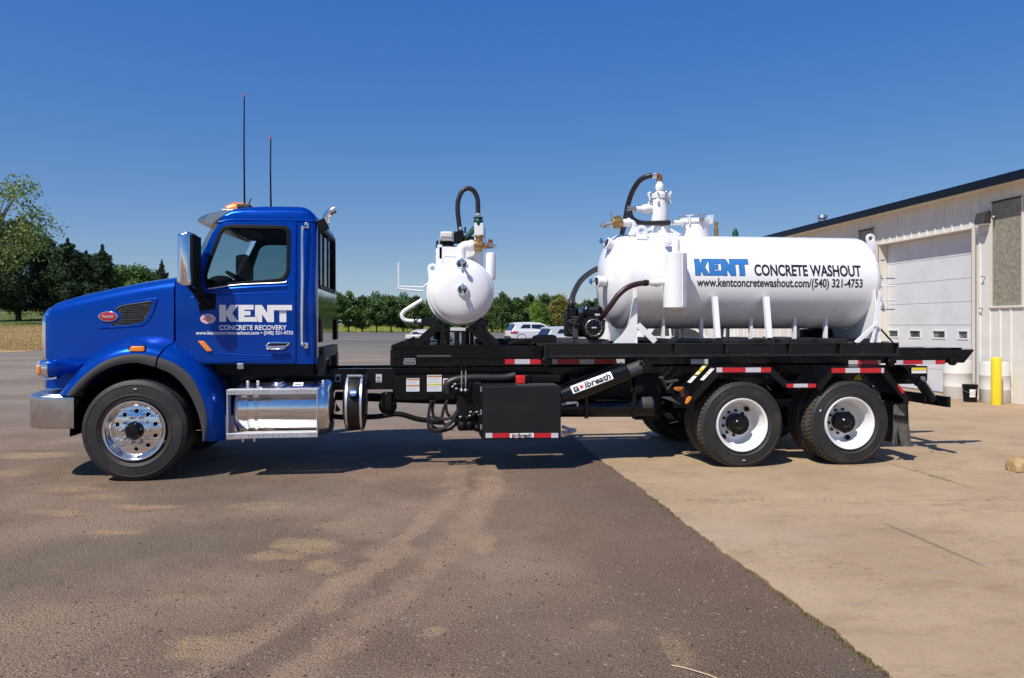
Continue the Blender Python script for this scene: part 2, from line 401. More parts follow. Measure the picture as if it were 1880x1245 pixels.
# asphalt: dusty, brown near the yard, greyer far off; sandy washed patches; aggregate
g = NT('dusty_asphalt')
base = g.mix(g.mr(g.noise(0.55, 8, 0.62), 0.36, 0.64), (0.206, 0.141, 0.099), (0.312, 0.219, 0.154))
base = g.mix(g.mr(g.noise(0.28, 6, 0.6, g.mapping(loc=(31, 7, 3))), 0.48, 0.62, 0, 0.55), base, (0.138, 0.120, 0.088))
sand = g.mr(g.noise(0.42, 6, 0.55, g.mapping((1, 2.2, 1), 0.25, (4.3, 1.2, 0)), 0.8), 0.60, 0.74, 0, 0.35)
base = g.mix(sand, base, (0.191, 0.132, 0.078))
red = g.mr(g.noise(0.33, 5, 0.55, g.mapping((1, 1.3, 1), 0.0, (14.3, 6.2, 0)), 0.4), 0.54, 0.70, 0, 0.45)
base = g.mix(red, base, (0.200, 0.119, 0.083))
# washed-out sand patches and two curved wheel tracks, edges broken up by noise
nz = g.n.new('ShaderNodeTexNoise'); nz.inputs['Scale'].default_value = 1.6; nz.inputs['Detail'].default_value = 7; nz.inputs['Roughness'].default_value = 0.65; g.l.new(g.tc, nz.inputs['Vector'])
vs_ = g.n.new('ShaderNodeVectorMath'); vs_.operation = 'MULTIPLY_ADD'; vs_.inputs[1].default_value = (0.55, 0.55, 0); vs_.inputs[2].default_value = (-0.275, -0.275, 0); g.l.new(nz.outputs['Color'], vs_.inputs[0])
va = g.n.new('ShaderNodeVectorMath'); va.operation = 'ADD'; g.l.new(g.tc, va.inputs[0]); g.l.new(vs_.outputs[0], va.inputs[1])
tot = None
for sx, sy, rx, ry, k in ((565, 1005, 70, 17, 1), (500, 1025, 60, 9, .8), (592, 1042, 45, 13, .9), (618, 1072, 24, 22, 1), (600, 1118, 26, 16, .7), (380, 1186, 68, 22, 1.0), (330, 1100, 60, 14, .5), (210, 980, 62, 7, .9), (100, 941, 80, 6, .9), (270, 930, 75, 5, .9), (170, 915, 70, 6, .5), (480, 927, 60, 7, .6), (620, 962, 40, 9, .5), (885, 1000, 26, 22, .8), (800, 1163, 22, 12, .8), (1240, 1190, 34, 40, .8), (1100, 1146, 45, 12, .6), (1265, 1015, 12, 4, .9), (60, 836, 80, 7, .9), (140, 900, 70, 6, .6), (20, 870, 60, 8, .5), (60, 1140, 80, 30, .35), (900, 905, 40, 14, .5), (720, 1015, 60, 16, .35)):
    d = 1.7 * F_PX / (sy - HOR); x_, y_ = ray(sx, d); mp = g.n.new('ShaderNodeMapping'); mp.vector_type = 'TEXTURE'
    mp.inputs['Location'].default_value = (x_, y_, 0); mp.inputs['Scale'].default_value = (rx * d / F_PX, ry * d * d / (F_PX * 1.7), 1); mp.inputs['Rotation'].default_value = (0, 0, -YAW)
    g.l.new(va.outputs[0], mp.inputs['Vector']); ln = g.n.new('ShaderNodeVectorMath'); ln.operation = 'LENGTH'; g.l.new(mp.outputs[0], ln.inputs[0])
    v = g.mr(ln.outputs['Value'], 1.2, 0.5, 0, k); tot = v if tot is None else g.math('MAXIMUM', tot, v)
brk = g.mr(g.noise(5.5, 8, 0.72), 0.30, 0.56, 0.3, 1.0)
base = g.mix(g.math('MULTIPLY', g.math('MULTIPLY', tot, brk), 1.0), base, (0.384, 0.273, 0.157))
sepv = g.n.new('ShaderNodeSeparateXYZ'); g.l.new(va.outputs[0], sepv.inputs[0]); XX, YY = sepv.outputs[0], sepv.outputs[1]
for c0, c1, c2, wd in ((-3.04, 0.826, -0.0445, 0.19), (-4.00, 0.95, -0.0505, 0.15)):
    xc = g.math('ADD', c0, g.math('ADD', g.math('MULTIPLY', YY, c1), g.math('MULTIPLY', g.math('MULTIPLY', YY, YY), c2)))
    band = g.mr(g.math('ABSOLUTE', g.math('SUBTRACT', XX, xc)), wd, wd * 0.35, 0, 1.15)
    band = g.math('MULTIPLY', band, g.mr(g.noise(2.1, 7, 0.7, g.mapping(loc=(3, 3, 3))), 0.32, 0.58, 0.15, 0.75))
    band = g.math('MULTIPLY', band, g.mr(YY, 9.6, 8.2))
    base = g.mix(band, base, (0.363, 0.247, 0.165))
edge = g.math('MULTIPLY', g.mr(g.xyz()['X'], 0.7, 2.0), g.mr(g.noise(1.1, 5), 0.32, 0.6, 0.25, 0.8))
base = g.mix(edge, base, (0.156, 0.100, 0.073))
mid = g.mr(g.math('ADD', g.xyz()['Y'], g.math('MULTIPLY', g.noise(0.25, 5, 0.6, g.mapping((0.5, 1.2, 1))), 8.0)), 13, 22)
base = g.mix(g.math('MULTIPLY', mid, 0.85), base, g.mix(g.mr(g.noise(0.5, 6, 0.65, g.mapping((0.25, 0.9, 1), 0.3)), 0.38, 0.62), (0.204, 0.173, 0.144), (0.284, 0.243, 0.200)))
far = g.mr(g.math('ADD', g.xyz()['Y'], g.math('MULTIPLY', g.noise(0.10, 5, 0.65, g.mapping((0.35, 1.3, 1), 0.25)), 50.0)), 58, 84)
base = g.mix(far, base, g.mix(g.mr(g.noise(0.3, 6, 0.65, g.mapping((0.2, 0.8, 1), 0.3)), 0.38, 0.62), (0.128, 0.124, 0.118), (0.189, 0.179, 0.163)))
agg = g.voro(95, 'Color'); fine = g.noise(92, 6, 0.8)
base = g.mix(g.mr(g.noise(0.9, 4), 0.35, 0.6, 0.45, 0.95), base, g.mix(1.0, base, g.mix(g.mr(fine, 0.36, 0.68), (0.22, 0.21, 0.21), (2.0, 1.95, 1.9)), 'MULTIPLY'))
speck = g.mr(g.voro(70, 'Distance', g.mapping(loc=(9, 3, 1))), 0.16, 0.10, 0, 0.6); pick = g.mr(g.noise(16, 2), 0.60, 0.66)
base = g.mix(g.math('MULTIPLY', speck, pick), base, (0.174, 0.149, 0.118))
pit = g.math('MULTIPLY', g.mr(g.noise(44, 6, 0.75), 0.60, 0.69, 0, 0.75), g.mr(g.noise(1.2, 6, 0.7, g.mapping(loc=(7, 2, 0))), 0.40, 0.62, 0.1, 1.0))
base = g.mix(pit, base, (0.047, 0.039, 0.033))
g.bump(g.math('ADD', g.math('MULTIPLY', g.noise(70, 8, 0.8), 1.0), g.math('ADD', g.math('MULTIPLY', g.voro(60), 0.5), g.math('MULTIPLY', g.noise(7, 5, 0.6), 1.2))), 0.8, 0.024)
MA = g.done(base)

g = NT('tan_concrete')
base = g.mix(g.mr(g.noise(0.7, 8, 0.65), 0.34, 0.66), (0.345, 0.245, 0.150), (0.418, 0.304, 0.191))
base = g.mix(g.mr(g.noise(1.5, 9, 0.72, g.mapping((1, 2.2, 1))), 0.48, 0.70, 0, 0.75), base, (0.261, 0.179, 0.106))
base = g.mix(g.mr(g.noise(0.35, 4, 0.5, g.mapping(loc=(11, 2, 0))), 0.58, 0.70, 0, 0.4), base, (0.366, 0.304, 0.230))
pits = g.mr(g.noise(26, 5, 0.7, g.mapping((1, 1.3, 1))), 0.57, 0.66, 0, 0.8)
gr_ = g.mr(g.noise(5.0, 9, 0.75, g.mapping((1, 1.6, 1), 0, (1, 8, 0))), 0.50, 0.68, 0, 0.4)
base = g.mix(gr_, base, (0.297, 0.247, 0.200))
pz = g.mr(g.noise(0.9, 5, 0.65, g.mapping(loc=(3, 9, 0))), 0.42, 0.60, 0.12, 1)
base = g.mix(g.math('MULTIPLY', pits, pz), base, (0.199, 0.131, 0.077))
base = g.mix(g.mr(g.noise(120, 3, 0.7), 0.4, 0.75, 0, 0.35), base, (0.262, 0.177, 0.105))
X_, Y_ = g.xyz()['X'], g.xyz()['Y']
# a tyre scuff lying on the slab
sc = g.math('MULTIPLY', g.mr(g.math('ABSOLUTE', g.math('SUBTRACT', X_, g.math('ADD', 3.87, g.math('MULTIPLY', g.noise(3, 3), 0.05)))), 0.035, 0.008), g.math('MULTIPLY', g.mr(Y_, 4.6, 4.95), g.mr(Y_, 6.0, 5.7)))
base = g.mix(g.math('MULTIPLY', sc, 0.6), base, (0.137, 0.096, 0.068))
g.bump(g.math('ADD', g.noise(45, 6, 0.7), g.math('MULTIPLY', pits, -0.8)), 0.45, 0.008)
MC = g.done(base)

g = NT('field_ground')
Y_ = g.xyz()['Y']; X_ = g.xyz()['X']
dry = g.mix(g.mr(g.noise(0.5, 6, 0.6, g.mapping((0.35, 1.6, 1))), 0.4, 0.62), (0.46, 0.30, 0.135), (0.34, 0.22, 0.11))
dry = g.mix(g.mr(g.noise(2.2, 6, 0.7, g.mapping((0.4, 2, 1))), 0.5, 0.7, 0, 0.6), dry, (0.24, 0.20, 0.085))
lawn = g.mix(g.mr(g.noise(0.25, 6, 0.7, g.mapping((0.5, 1.5, 1))), 0.38, 0.62), (0.10, 0.135, 0.035), (0.20, 0.20, 0.06))
dry = g.mix(g.mr(g.noise(1.3, 7, 0.75, g.mapping((0.22, 0.8, 1), 0, (5, 5, 0))), 0.46, 0.66, 0, 0.8), dry, (0.20, 0.155, 0.07))
dry = g.mix(g.math('MULTIPLY', g.mr(g.math('ADD', Y_, g.math('MULTIPLY', g.noise(0.2, 4), 6.0)), 49.5, 47.0), 0.8), dry, (0.33, 0.20, 0.13))
col = g.mix(g.mr(g.math('ADD', Y_, g.math('MULTIPLY', g.noise(0.12, 5), 10.0)), 84, 88), dry, lawn)
g.bump(g.noise(6, 6, 0.7), 0.6, 0.1)
MF = g.done(col)

def sheet(name, xs, ys, zoff, m, keep=None, kind='structure'):
    gx, gy = np.meshgrid(xs, ys); z = height(gx, gy) + zoff
    v = np.stack([gx, gy, z], -1).reshape(-1, 3); nx = len(xs); fs = []
    for j in range(len(ys) - 1):
        for i in range(nx - 1):
            if keep is None or keep((xs[i] + xs[i + 1]) / 2, (ys[j] + ys[j + 1]) / 2): fs.append((j * nx + i, j * nx + i + 1, (j + 1) * nx + i + 1, (j + 1) * nx + i))
    b = MB(); b.v = [tuple(p) for p in v]; b.f = fs
    o = b.build(name, m, None, org=Vector((0, 0, 0)), fix=False, angle=180); o['kind'] = kind; return o
ys = np.concatenate([[-80, -30], np.arange(-10, 150, 3.0), np.arange(150, 260, 10), [300, 400, 600, 1000, 2500]])
xs = np.concatenate([[-2500, -900, -400, -250], np.arange(-160, 161, 5.0), [250, 400, 900, 2500]])
sheet('ground', xs, ys, -0.05, MF)
def lot_edge(x): return 45.0 + 52.0 * float(sstep(-24, -15, np.float64(x)))
lx = np.concatenate([np.arange(-60, 12.4, 1.0), [13, 20, 40, 60]])
gx_rows = []
b = MB(); rows = np.linspace(0, 1, 60) ** 1.3
for i, x in enumerate(lx):
    ye = lot_edge(x) + 0.5 * math.sin(x * 1.7) + 0.3 * math.sin(x * 4.1)
    for t in rows:
        y = -25 + (ye + 25) * t; b.v.append((float(x), float(y), float(height(x, y)) + (0.0 if y < 30 else min(0.03, (y - 30) * 0.002))))
nr = len(rows)
for i in range(len(lx) - 1):
    for j in range(nr - 1): b.f.append((i * nr + j, (i + 1) * nr + j, (i + 1) * nr + j + 1, i * nr + j + 1))
o = b.build('asphalt_lot', MA, None, org=Vector((0, 0, 0)), fix=False, angle=180); o['kind'] = 'structure'

# concrete pad: every slab is a piece of its own, joints open between them
pad = bpy.data.objects.new('concrete_pad', None); C.objects.link(pad); pad['kind'] = 'structure'; ORG[pad.name] = Vector()
pxs = [2.25, 5.66, 9.15, 12.70]
def joint(y, x): return y - 0.125 * (x - 2.25) if y == 6.92 else y
pys = [-9.0, -2.0, 6.92, 13.4, 19.9, 26.4, 33.0]
for i in range(3):
    for j in range(len(pys) - 1):
        x0, x1 = pxs[i] + (0.008 if i else 0), pxs[i + 1] - (0.008 if i < 2 else 0)
        n = 14 if j in (1, 2) else 4
        b = MB(); lo = []; hi = []
        def wob(t, k): return 0.007 * math.sin(t * 7.3 + k * 2.1) + 0.005 * math.sin(t * 19 + k)
        for k in range(n + 1):
            x = x0 + (x1 - x0) * k / n
            lo.append(Vector((x, joint(pys[j], x) + (0.016 if j == 2 else 0.009) + wob(x, j) * 1.6, 0))); hi.append(Vector((x, joint(pys[j + 1], x) - (0.016 if j == 1 else 0.009) + wob(x, j + 1) * 1.6, 0)))
        m_ = 240 if (i == 0 and j in (1, 2)) else 4
        left = []
        for k in range(m_ + 1):
            p = lo[0].lerp(hi[0], k / m_); left.append(p + Vector(((0.012 * math.sin(p.y * 1.9) + 0.007 * math.sin(p.y * 6.7 + 1) + 0.007 * math.sin(p.y * 15.3 + 2 * math.sin(p.y)) + 0.006 * math.sin(p.y * 37 + 3 * math.sin(p.y * 2.1)) + 0.005 * math.sin(p.y * 83)) if i == 0 else 0, 0, 0)))
        poly = left + hi[1:] + lo[::-1][:-1]
        b.prism([p + Vector((0, 0, -0.03)) for p in poly], (0, 0, 0.044 + 0.002 * ((i + j) % 2)))
        o = b.build('slab', MC, pad, bevel=0.006, seg=1); 
o = MB().box((2.27, -8.9, 0.001), (12.66, 32.9, 0.004)).build('joint_filler', mat('joint_dirt', (0.05, 0.038, 0.025), 1.0), pad)

# stones and grit on the asphalt and pad, weeds along the joint
def scatter_mesh(name, P, size, m, seed, flat=0.6):
    r = np.random.default_rng(seed); n = len(P)
    ico = np.array([(0, 0, 1), (0.9, 0, 0.1), (0.25, 0.85, -0.05), (-0.75, 0.5, 0.1), (-0.7, -0.55, 0), (0.3, -0.88, 0.05)]); fs0 = np.array([(0, 1, 2), (0, 2, 3), (0, 3, 4), (0, 4, 5), (0, 5, 1)])
    a = r.random(n) * 2 * PI; ca, sa = np.cos(a), np.sin(a)
    v = np.repeat(ico[None], n, 0) * (0.7 + 0.6 * r.random((n, 6, 1))); v = v * size[:, None, None]; v[..., 2] *= flat
    x = v[..., 0] * ca[:, None] - v[..., 1] * sa[:, None]; y = v[..., 0] * sa[:, None] + v[..., 1] * ca[:, None]
    V = np.stack([x + P[:, None, 0], y + P[:, None, 1], v[..., 2] + P[:, None, 2]], -1).reshape(-1, 3)
    Fc = (fs0[None] + (np.arange(n) * 6)[:, None, None]).reshape(-1, 3)
    return np_mesh(name, V, Fc, m)
def np_mesh(name, V, Fc, m, parent=None, smooth=False):
    k = Fc.shape[1]; me = bpy.data.meshes.new(name); me.vertices.add(len(V)); me.vertices.foreach_set('co', V.astype(np.float32).ravel())
    me.loops.add(Fc.size); me.loops.foreach_set('vertex_index', Fc.astype(np.int32).ravel())
    me.polygons.add(len(Fc)); me.polygons.foreach_set('loop_start', np.arange(0, Fc.size, k, dtype=np.int32)); me.polygons.foreach_set('loop_total', np.full(len(Fc), k, np.int32))
    me.update(calc_edges=True); me.validate(); me.materials.append(m); ob = bpy.data.objects.new(name, me); C.objects.link(ob); ob.parent = parent; return ob
n = 42000
d = 3.0 + 8.0 * RNG.random(n) ** 1.25; px = RNG.uniform(-60, 1940, n); l = (px - 940) / F_PX
P = np.stack([d * (l * math.cos(YAW) + math.sin(YAW)), d * (math.cos(YAW) - l * math.sin(YAW)), np.zeros(n)], -1)
dens = 0.5 + 0.5 * np.sin(P[:, 0] * 1.3 + 1.0) * np.sin(P[:, 1] * 1.7 + P[:, 0]); k = (RNG.random(n) < 0.25 + 0.75 * dens) & (P[:, 0] < 2.2); P = P[k]
stm = mat('loose_stone', (0.150, 0.118, 0.094), 0.95, island=0.7, spec=0.1)
o = scatter_mesh('gravel', P, 0.0026 + 0.0105 * RNG.random(len(P)) ** 3.5, stm, 3); o['kind'] = 'stuff'
P2 = np.stack([RNG.uniform(2.4, 12, 420), RNG.uniform(3.2, 14, 420), np.full(420, 0.014)], -1)
o = scatter_mesh('grit', P2, 0.002 + 0.006 * RNG.random(420) ** 3, mat('tan_grit', (0.27, 0.19, 0.12), 0.9, island=0.6), 4); o['kind'] = 'stuff'
def blades(name, P, hgt, m, seed, spread=0.5, width=0.004):
    r = np.random.default_rng(seed); n = len(P); a = r.random(n) * 2 * PI; h = hgt * (0.4 + 0.9 * r.random(n)); t = spread * r.random(n)
    w = width * (0.6 + 0.8 * r.random(n)); dx, dy = np.cos(a), np.sin(a)
    b0 = P + np.stack([-dy * w, dx * w, 0 * w], -1); b1 = P - np.stack([-dy * w, dx * w, 0 * w], -1)
    tip = P + np.stack([dx * h * t * 2, dy * h * t * 2, h * (1 - t * 0.6)], -1); V = np.stack([b0, b1, tip], 1).reshape(-1, 3)
    return np_mesh(name, V, np.arange(n * 3).reshape(-1, 3), m)
weedm = leafmat('weed_blades', (0.17, 0.145, 0.05), 0.55, 0.25, 0.05)
yy = []; 
for y0, cnt, sp in ((3.45, 420, 0.18), (3.65, 260, 0.12), (4.1, 320, 0.15), (4.32, 120, 0.05), (4.6, 90, 0.1), (4.95, 60, 0.1), (6.0, 200, 0.35), (6.45, 240, 0.25), (6.85, 260, 0.12), (5.4, 100, 0.3), (7.6, 90, 0.6), (9.0, 120, 0.6)):
    yy.append(np.stack([2.245 + RNG.normal(0, 0.018, cnt), y0 + RNG.normal(0, sp, cnt), np.zeros(cnt)], -1))
o = blades('weeds', np.concatenate(yy)[RNG.random(sum(len(q) for q in yy)) < 0.6], 0.019, weedm, 5, 0.9, 0.003); o['kind'] = 'stuff'
yy = []
for y0, cnt in ((8.25, 90), (7.9, 120), (7.55, 160), (7.3, 60)): yy.append(np.stack([5.66 + RNG.normal(0, 0.015, cnt), y0 + RNG.normal(0, 0.14, cnt), np.full(cnt, 0.004)], -1))
yy += [np.stack([x_, 6.92 - 0.125 * (x_ - 2.25) + RNG.normal(0, 0.012, len(x_)), np.full(len(x_), 0.003)], -1) for x_ in (RNG.uniform(2.3, 3.3, 160), RNG.normal(3.9, 0.5, 90), RNG.normal(5.2, 0.3, 60))]
o = blades('joint_weeds', np.concatenate(yy), 0.03, weedm, 6, 0.9, 0.003); o['kind'] = 'stuff'
strawm = mat('dry_straw', (0.62, 0.47, 0.28), 0.8)
def straw(pts, label):
    b = MB(); b.tube([Vector((*p, z)) for p, z in pts], 0.0028, 6, 5); tag(b.build('straw', strawm), label, 'straw')
straw([(ray(1233, 3.69), 0.004), (ray(1262, 3.64), 0.010), (ray(1300, 3.58), 0.008), (ray(1322, 3.54), 0.004)], 'long dry straw stalk lying on the asphalt at the bottom edge')

# rock by the right border
bm = bmesh.new(); bmesh.ops.create_icosphere(bm, subdivisions=3, radius=1)
rr = random.Random(4)
pl = [(Vector((rr.uniform(-1, 1), rr.uniform(-1, 1), rr.uniform(-0.3, 1))).normalized(), rr.uniform(0.55, 0.8)) for _ in range(14)]
for v in bm.verts:
    for nrm, dd in pl:
        k = v.co.dot(nrm) - dd
        if k > 0: v.co -= nrm * k
    v.co.x *= 0.27; v.co.y *= 0.17; v.co.z = v.co.z * 0.125 + 0.085
    v.co += Vector((rr.uniform(-1, 1), rr.uniform(-1, 1), rr.uniform(-1, 1))) * 0.003
me = bpy.data.meshes.new('rock'); bm.to_mesh(me); bm.free()
o = link('rock', me, mat('ochre_rock', (0.36, 0.24, 0.11), 0.9, var=0.3, vscale=9, bump=0.4, bscale=40), None, Vector((*ray(1880, 8.55), 0.005)), 24); o.rotation_euler = (0, 0, 0.35)
tag(o, 'angular ochre rock lying on the concrete at the right border', 'rock')

# ------------------------------------------------------------------ the building
BX = 12.75
M['siding'] = mat('cream_steel_siding', (0.70, 0.668, 0.61), 0.5, var=0.05, vscale=2.0, bump=0.02, bscale=8, dirt=(0.52, 0.47, 0.39), dscale=1.3, damt=0.3)
M['trim'] = mat('cream_trim', (0.68, 0.63, 0.55), 0.5)
M['roofm'] = mat('dark_navy_roof_metal', (0.004, 0.005, 0.010), 0.4, 0, 0.1, spec=0.3)
M['doorw'] = mat('white_door_steel', (0.66, 0.665, 0.675), 0.45, var=0.04, vscale=2, dirt=(0.5, 0.48, 0.45), dscale=1.7, damt=0.35)
M['frp'] = mat('weathered_translucent_panel', (0.27, 0.25, 0.19), 0.5, var=0.3, vscale=14, dirt=(0.17, 0.18, 0.12), dscale=5, damt=0.6)
bd = thing('building', 'cream metal clad building with dark roof edge and white garage door', 'building', (BX, 20, 0))
def wallpanel(y0, y1, z0, z1):
    ys_ = [y0]; prof = []
    k = math.ceil(y0 / 0.3 - 1e-6)
    prof.append((y0, 0))
    while k * 0.3 < y1 - 0.03:
        c = k * 0.3
        if c > y0 + 0.03: prof += [(c - 0.028, 0), (c - 0.014, 0.022), (c + 0.014, 0.022), (c + 0.028, 0)]
        k += 1
    prof.append((y1 - 0.0003, 0))
    b = MB(); b.loft([[Vector((BX - q, y, z)) for y, q in prof] for z in (z0, z1)]); b.build('wall_panel', 'siding', bd, fix=False, angle=20)
DY0, DY1 = atx(1785.6, 418, BX).y, atx(1614.7, 447, BX).y; DZ = 3.98
WY0, WY1 = atx(1877, 363, BX).y, atx(1822, 372, BX).y; WZ0, WZ1 = atx(1822, 562, BX).z, atx(1822, 372, BX).z
VY0, VY1 = atx(1606, 420, BX).y, atx(1577, 425, BX).y
EZ = 4.87; YE = 33.0
cuts = sorted([9.0, WY0, WY1, DY0 - 0.12, DY1 + 0.12, VY0, VY1, YE])
for a, b_ in zip(cuts, cuts[1:]):
    n = max(1, round((b_ - a) / 0.9))
    for i in range(n):
        y0 = a + (b_ - a) * i / n; y1 = a + (b_ - a) * (i + 1) / n; mid = (y0 + y1) / 2
        if DY0 - 0.12 < mid < DY1 + 0.12: wallpanel(y0, y1, DZ, EZ - 0.1)
        elif WY0 < mid < WY1 or VY0 < mid < VY1: wallpanel(y0, y1, 0.02, WZ0); wallpanel(y0, y1, WZ1, EZ - 0.1)
        else: wallpanel(y0, y1, 0.02, EZ - 0.1)
# far gable and inner mass
MB().prism([(BX + 0.06, 8.9, 0), (BX + 10, 8.9, 0), (BX + 10, 8.9, EZ + 2.3), (BX + 0.06, 8.9, EZ - 0.05)], (0, 0.05, 0)).build('gable_wall', 'siding', bd)
MB().prism([(BX + 0.06, YE - 0.05, 0), (BX + 10, YE - 0.05, 0), (BX + 10, YE - 0.05, EZ + 2.3), (BX + 0.06, YE - 0.05, EZ - 0.05)], (0, 0.05, 0)).build('gable_wall', 'siding', bd)
MB().box((BX + 0.4, 9, 0), (BX + 0.45, YE - 0.1, EZ - 0.2)).build('inner_wall', 'siding', bd)
# roof with standing ribs, fascia, soffit
sl = 0.25
MB().prism([(BX - 0.30, 8.5, EZ - 0.02), (BX + 10.2, 8.5, EZ - 0.02 + 10.5 * sl), (BX + 10.2, 8.5, EZ + 0.05 + 10.5 * sl), (BX - 0.30, 8.5, EZ + 0.05)], (0, YE - 8.1, 0)).build('roof', 'roofm', bd)
b = MB(); y = 8.7
while y < YE + 0.2:
    b.prism([(BX - 0.34, y - 0.03, EZ + 0.04), (BX - 0.34, y + 0.03, EZ + 0.04), (BX - 0.34, y + 0.015, EZ + 0.085), (BX - 0.34, y - 0.015, EZ + 0.085)], (10.4, 0, 10.4 * sl)); y += 0.3
b.build('roof_ribs', 'roofm', bd)
MB().box((BX - 0.36, 8.45, EZ - 0.115), (BX - 0.303, YE + 0.42, EZ + 0.045)).build('gutter', 'roofm', bd, bevel=0.015)
MB().box((BX - 0.30, 8.5, EZ - 0.115), (BX + 0.05, YE + 0.3, EZ - 0.095)).build('soffit', 'trim', bd)
fl = atx(1510, 400, BX + 1.5)
b = MB(); b.cyl((fl.x, fl.y, 5.05), (fl.x, fl.y, 5.52), 0.10, n=16); b.cyl((fl.x, fl.y, 5.42), (fl.x, fl.y, 5.46), 0.15, n=16); b.cyl((fl.x, fl.y, 5.53), (fl.x, fl.y, 5.64), 0.17, 0.15, n=16); b.build('flue_pipe', 'steel', bd)
# garage door in its recess
DX = BX + 0.24
b = MB(); b.box((BX - 0.035, DY0 - 0.12, 0.02), (BX - 0.024, DY0, DZ + 0.02)); b.box((BX - 0.035, DY0 - 0.0105, 0.02), (DX - 0.01, DY0, DZ - 0.002)); b.build('door_jamb', 'trim', bd)
b = MB(); b.box((BX - 0.035, DY1, 0.02), (BX - 0.024, DY1 + 0.12, DZ + 0.02)); b.box((BX - 0.035, DY1, 0.02), (DX + 0.02, DY1 + 0.0105, DZ - 0.002)); b.build('door_jamb', 'trim', bd)
b = MB(); b.box((BX - 0.03, DY0 + 0.001, DZ - 0.03), (DX + 0.02, DY1 - 0.001, DZ + 0.0)); b.build('door_header', 'trim', bd)
gd = MB().box((DX + 0.05, DY0, 0.01), (DX + 0.06, DY1, DZ - 0.03)).build('garage_door', 'doorw', bd)
wins = []; nsec = 7; wz0 = atx(1700, 619.5, DX).z; wz1 = atx(1700, 607.5, DX).z
wins = []
for a, c in ((1632, 1649), (1670.5, 1690), (1713, 1735.5), (1760, 1777)):
    y1 = atx(a, 612, DX).y; y0 = atx(c, 612, DX).y; wins.append((y0, y1))
wins.sort(); hs = (DZ - 0.04) / nsec
for k in range(nsec):
    z0, z1 = 0.01 + k * hs + 0.004, 0.01 + (k + 1) * hs - 0.004
    if z0 < (wz0 + wz1) / 2 < z1:
        b = MB(); b.box((DX, DY0 + 0.01, z0), (DX + 0.045, DY1 - 0.01, wz0)); b.box((DX, DY0 + 0.01, wz1), (DX + 0.045, DY1 - 0.01, z1)); e = DY0 + 0.01
        for y0, y1 in wins: b.box((DX, e, wz0), (DX + 0.045, y0, wz1)); e = y1
        b.box((DX, e, wz0), (DX + 0.045, DY1 - 0.01, wz1)); b.build('door_panel', 'doorw', gd)
    else:
        MB().box((DX, DY0 + 0.01, z0), (DX + 0.045, DY1 - 0.01, z1)).build('door_panel', 'doorw', gd, bevel=0.006)
for y0, y1 in wins:
    b = MB()
    for q in ((y0 - 0.03, y0 + 0.005, wz0 - 0.03, wz1 + 0.03), (y1 - 0.005, y1 + 0.03, wz0 - 0.03, wz1 + 0.03), (y0, y1, wz0 - 0.03, wz0 + 0.004), (y0, y1, wz1 - 0.004, wz1 + 0.03)): b.box((DX - 0.015, q[0], q[2]), (DX - 0.002, q[1], q[3]))
    b.build('window_frame', 'white2', gd)
    MB().box((DX + 0.02, y0 - 0.01, wz0 - 0.01), (DX + 0.026, y1 + 0.01, wz1 + 0.01)).build('window_pane', mat('grimy_pane', (0.05, 0.055, 0.055), 0.25, dirt=(0.4, 0.4, 0.38), dscale=6, damt=0.6), gd)
MB().box((DX - 0.02, DY0 + 0.3, 0.012), (DX - 0.003, DY0 + 0.42, 0.10)).build('door_bolt', 'matt', gd)
# translucent wall lights
for y0, y1 in ((WY0, WY1), (VY0, VY1)):
    w = MB().box((BX + 0.012, y0 - 0.03, WZ0 - 0.03), (BX + 0.02, y1 + 0.03, WZ1 + 0.03)).build('wall_light_panel', 'frp', bd)
    b = MB(); b.box((BX - 0.03, y0, WZ1 - 0.012), (BX + 0.01, y1, WZ1 + 0.012)); b.build('head_flashing', 'roofm', w)
    b = MB(); b.box((BX - 0.04, y0 - 0.06, WZ0 - 0.05), (BX - 0.002, y1 + 0.06, WZ0 + 0.0)); b.build('sill_trim', 'trim', w, bevel=0.004)
    b = MB(); b.box((BX - 0.025, y0 - 0.05, WZ0 + 0.002), (BX + 0.005, y0, WZ1)); b.box((BX - 0.025, y1, WZ0 + 0.002), (BX + 0.005, y1 + 0.05, WZ1)); b.build('side_trim', 'trim', w)
MB().box((BX - 0.02, 9, 0.0), (BX + 0.05, DY0 - 0.13, 0.018)).build('base_trim', 'trim', bd)
lp = atx(1804, 401, BX - 0.12)
la = thing('wall_lamp', 'dark floodlight box mounted high between garage door and tall wall panel', 'lamp', (BX - 0.03, lp.y, lp.z))
MB().prism([(BX - 0.028, lp.y - 0.14, lp.z - 0.10), (BX - 0.23, lp.y - 0.14, lp.z - 0.13), (BX - 0.18, lp.y - 0.14, lp.z + 0.13), (BX - 0.028, lp.y - 0.14, lp.z + 0.15)], (0, 0.28, 0)).build('lamp_housing', mat('bronze_housing', (0.05, 0.045, 0.04), 0.5), la, bevel=0.01)
MB().box((BX - 0.21, lp.y - 0.12, lp.z - 0.15), (BX - 0.05, lp.y + 0.12, lp.z - 0.128)).build('lamp_lens', 'decal', la)
MB().cyl((BX - 0.02, lp.y - 0.22, lp.z - 0.02), (BX - 0.10, lp.y - 0.30, lp.z - 0.0), 0.02, n=10).build('photocell', 'steel', la)
for px_, py_ in ((1806, 431), (1805, 508), (1801, 566)):
    q = atx(px_, py_, BX - 0.05)
    b = MB(); b.bar((BX, q.y, q.z), (BX - 0.09, q.y, q.z), 0.02, 0.02); b.bar((BX - 0.08, q.y - 0.06, q.z), (BX - 0.08, q.y + 0.04, q.z), 0.015, 0.015); b.build('wall_hook', 'steel', bd)

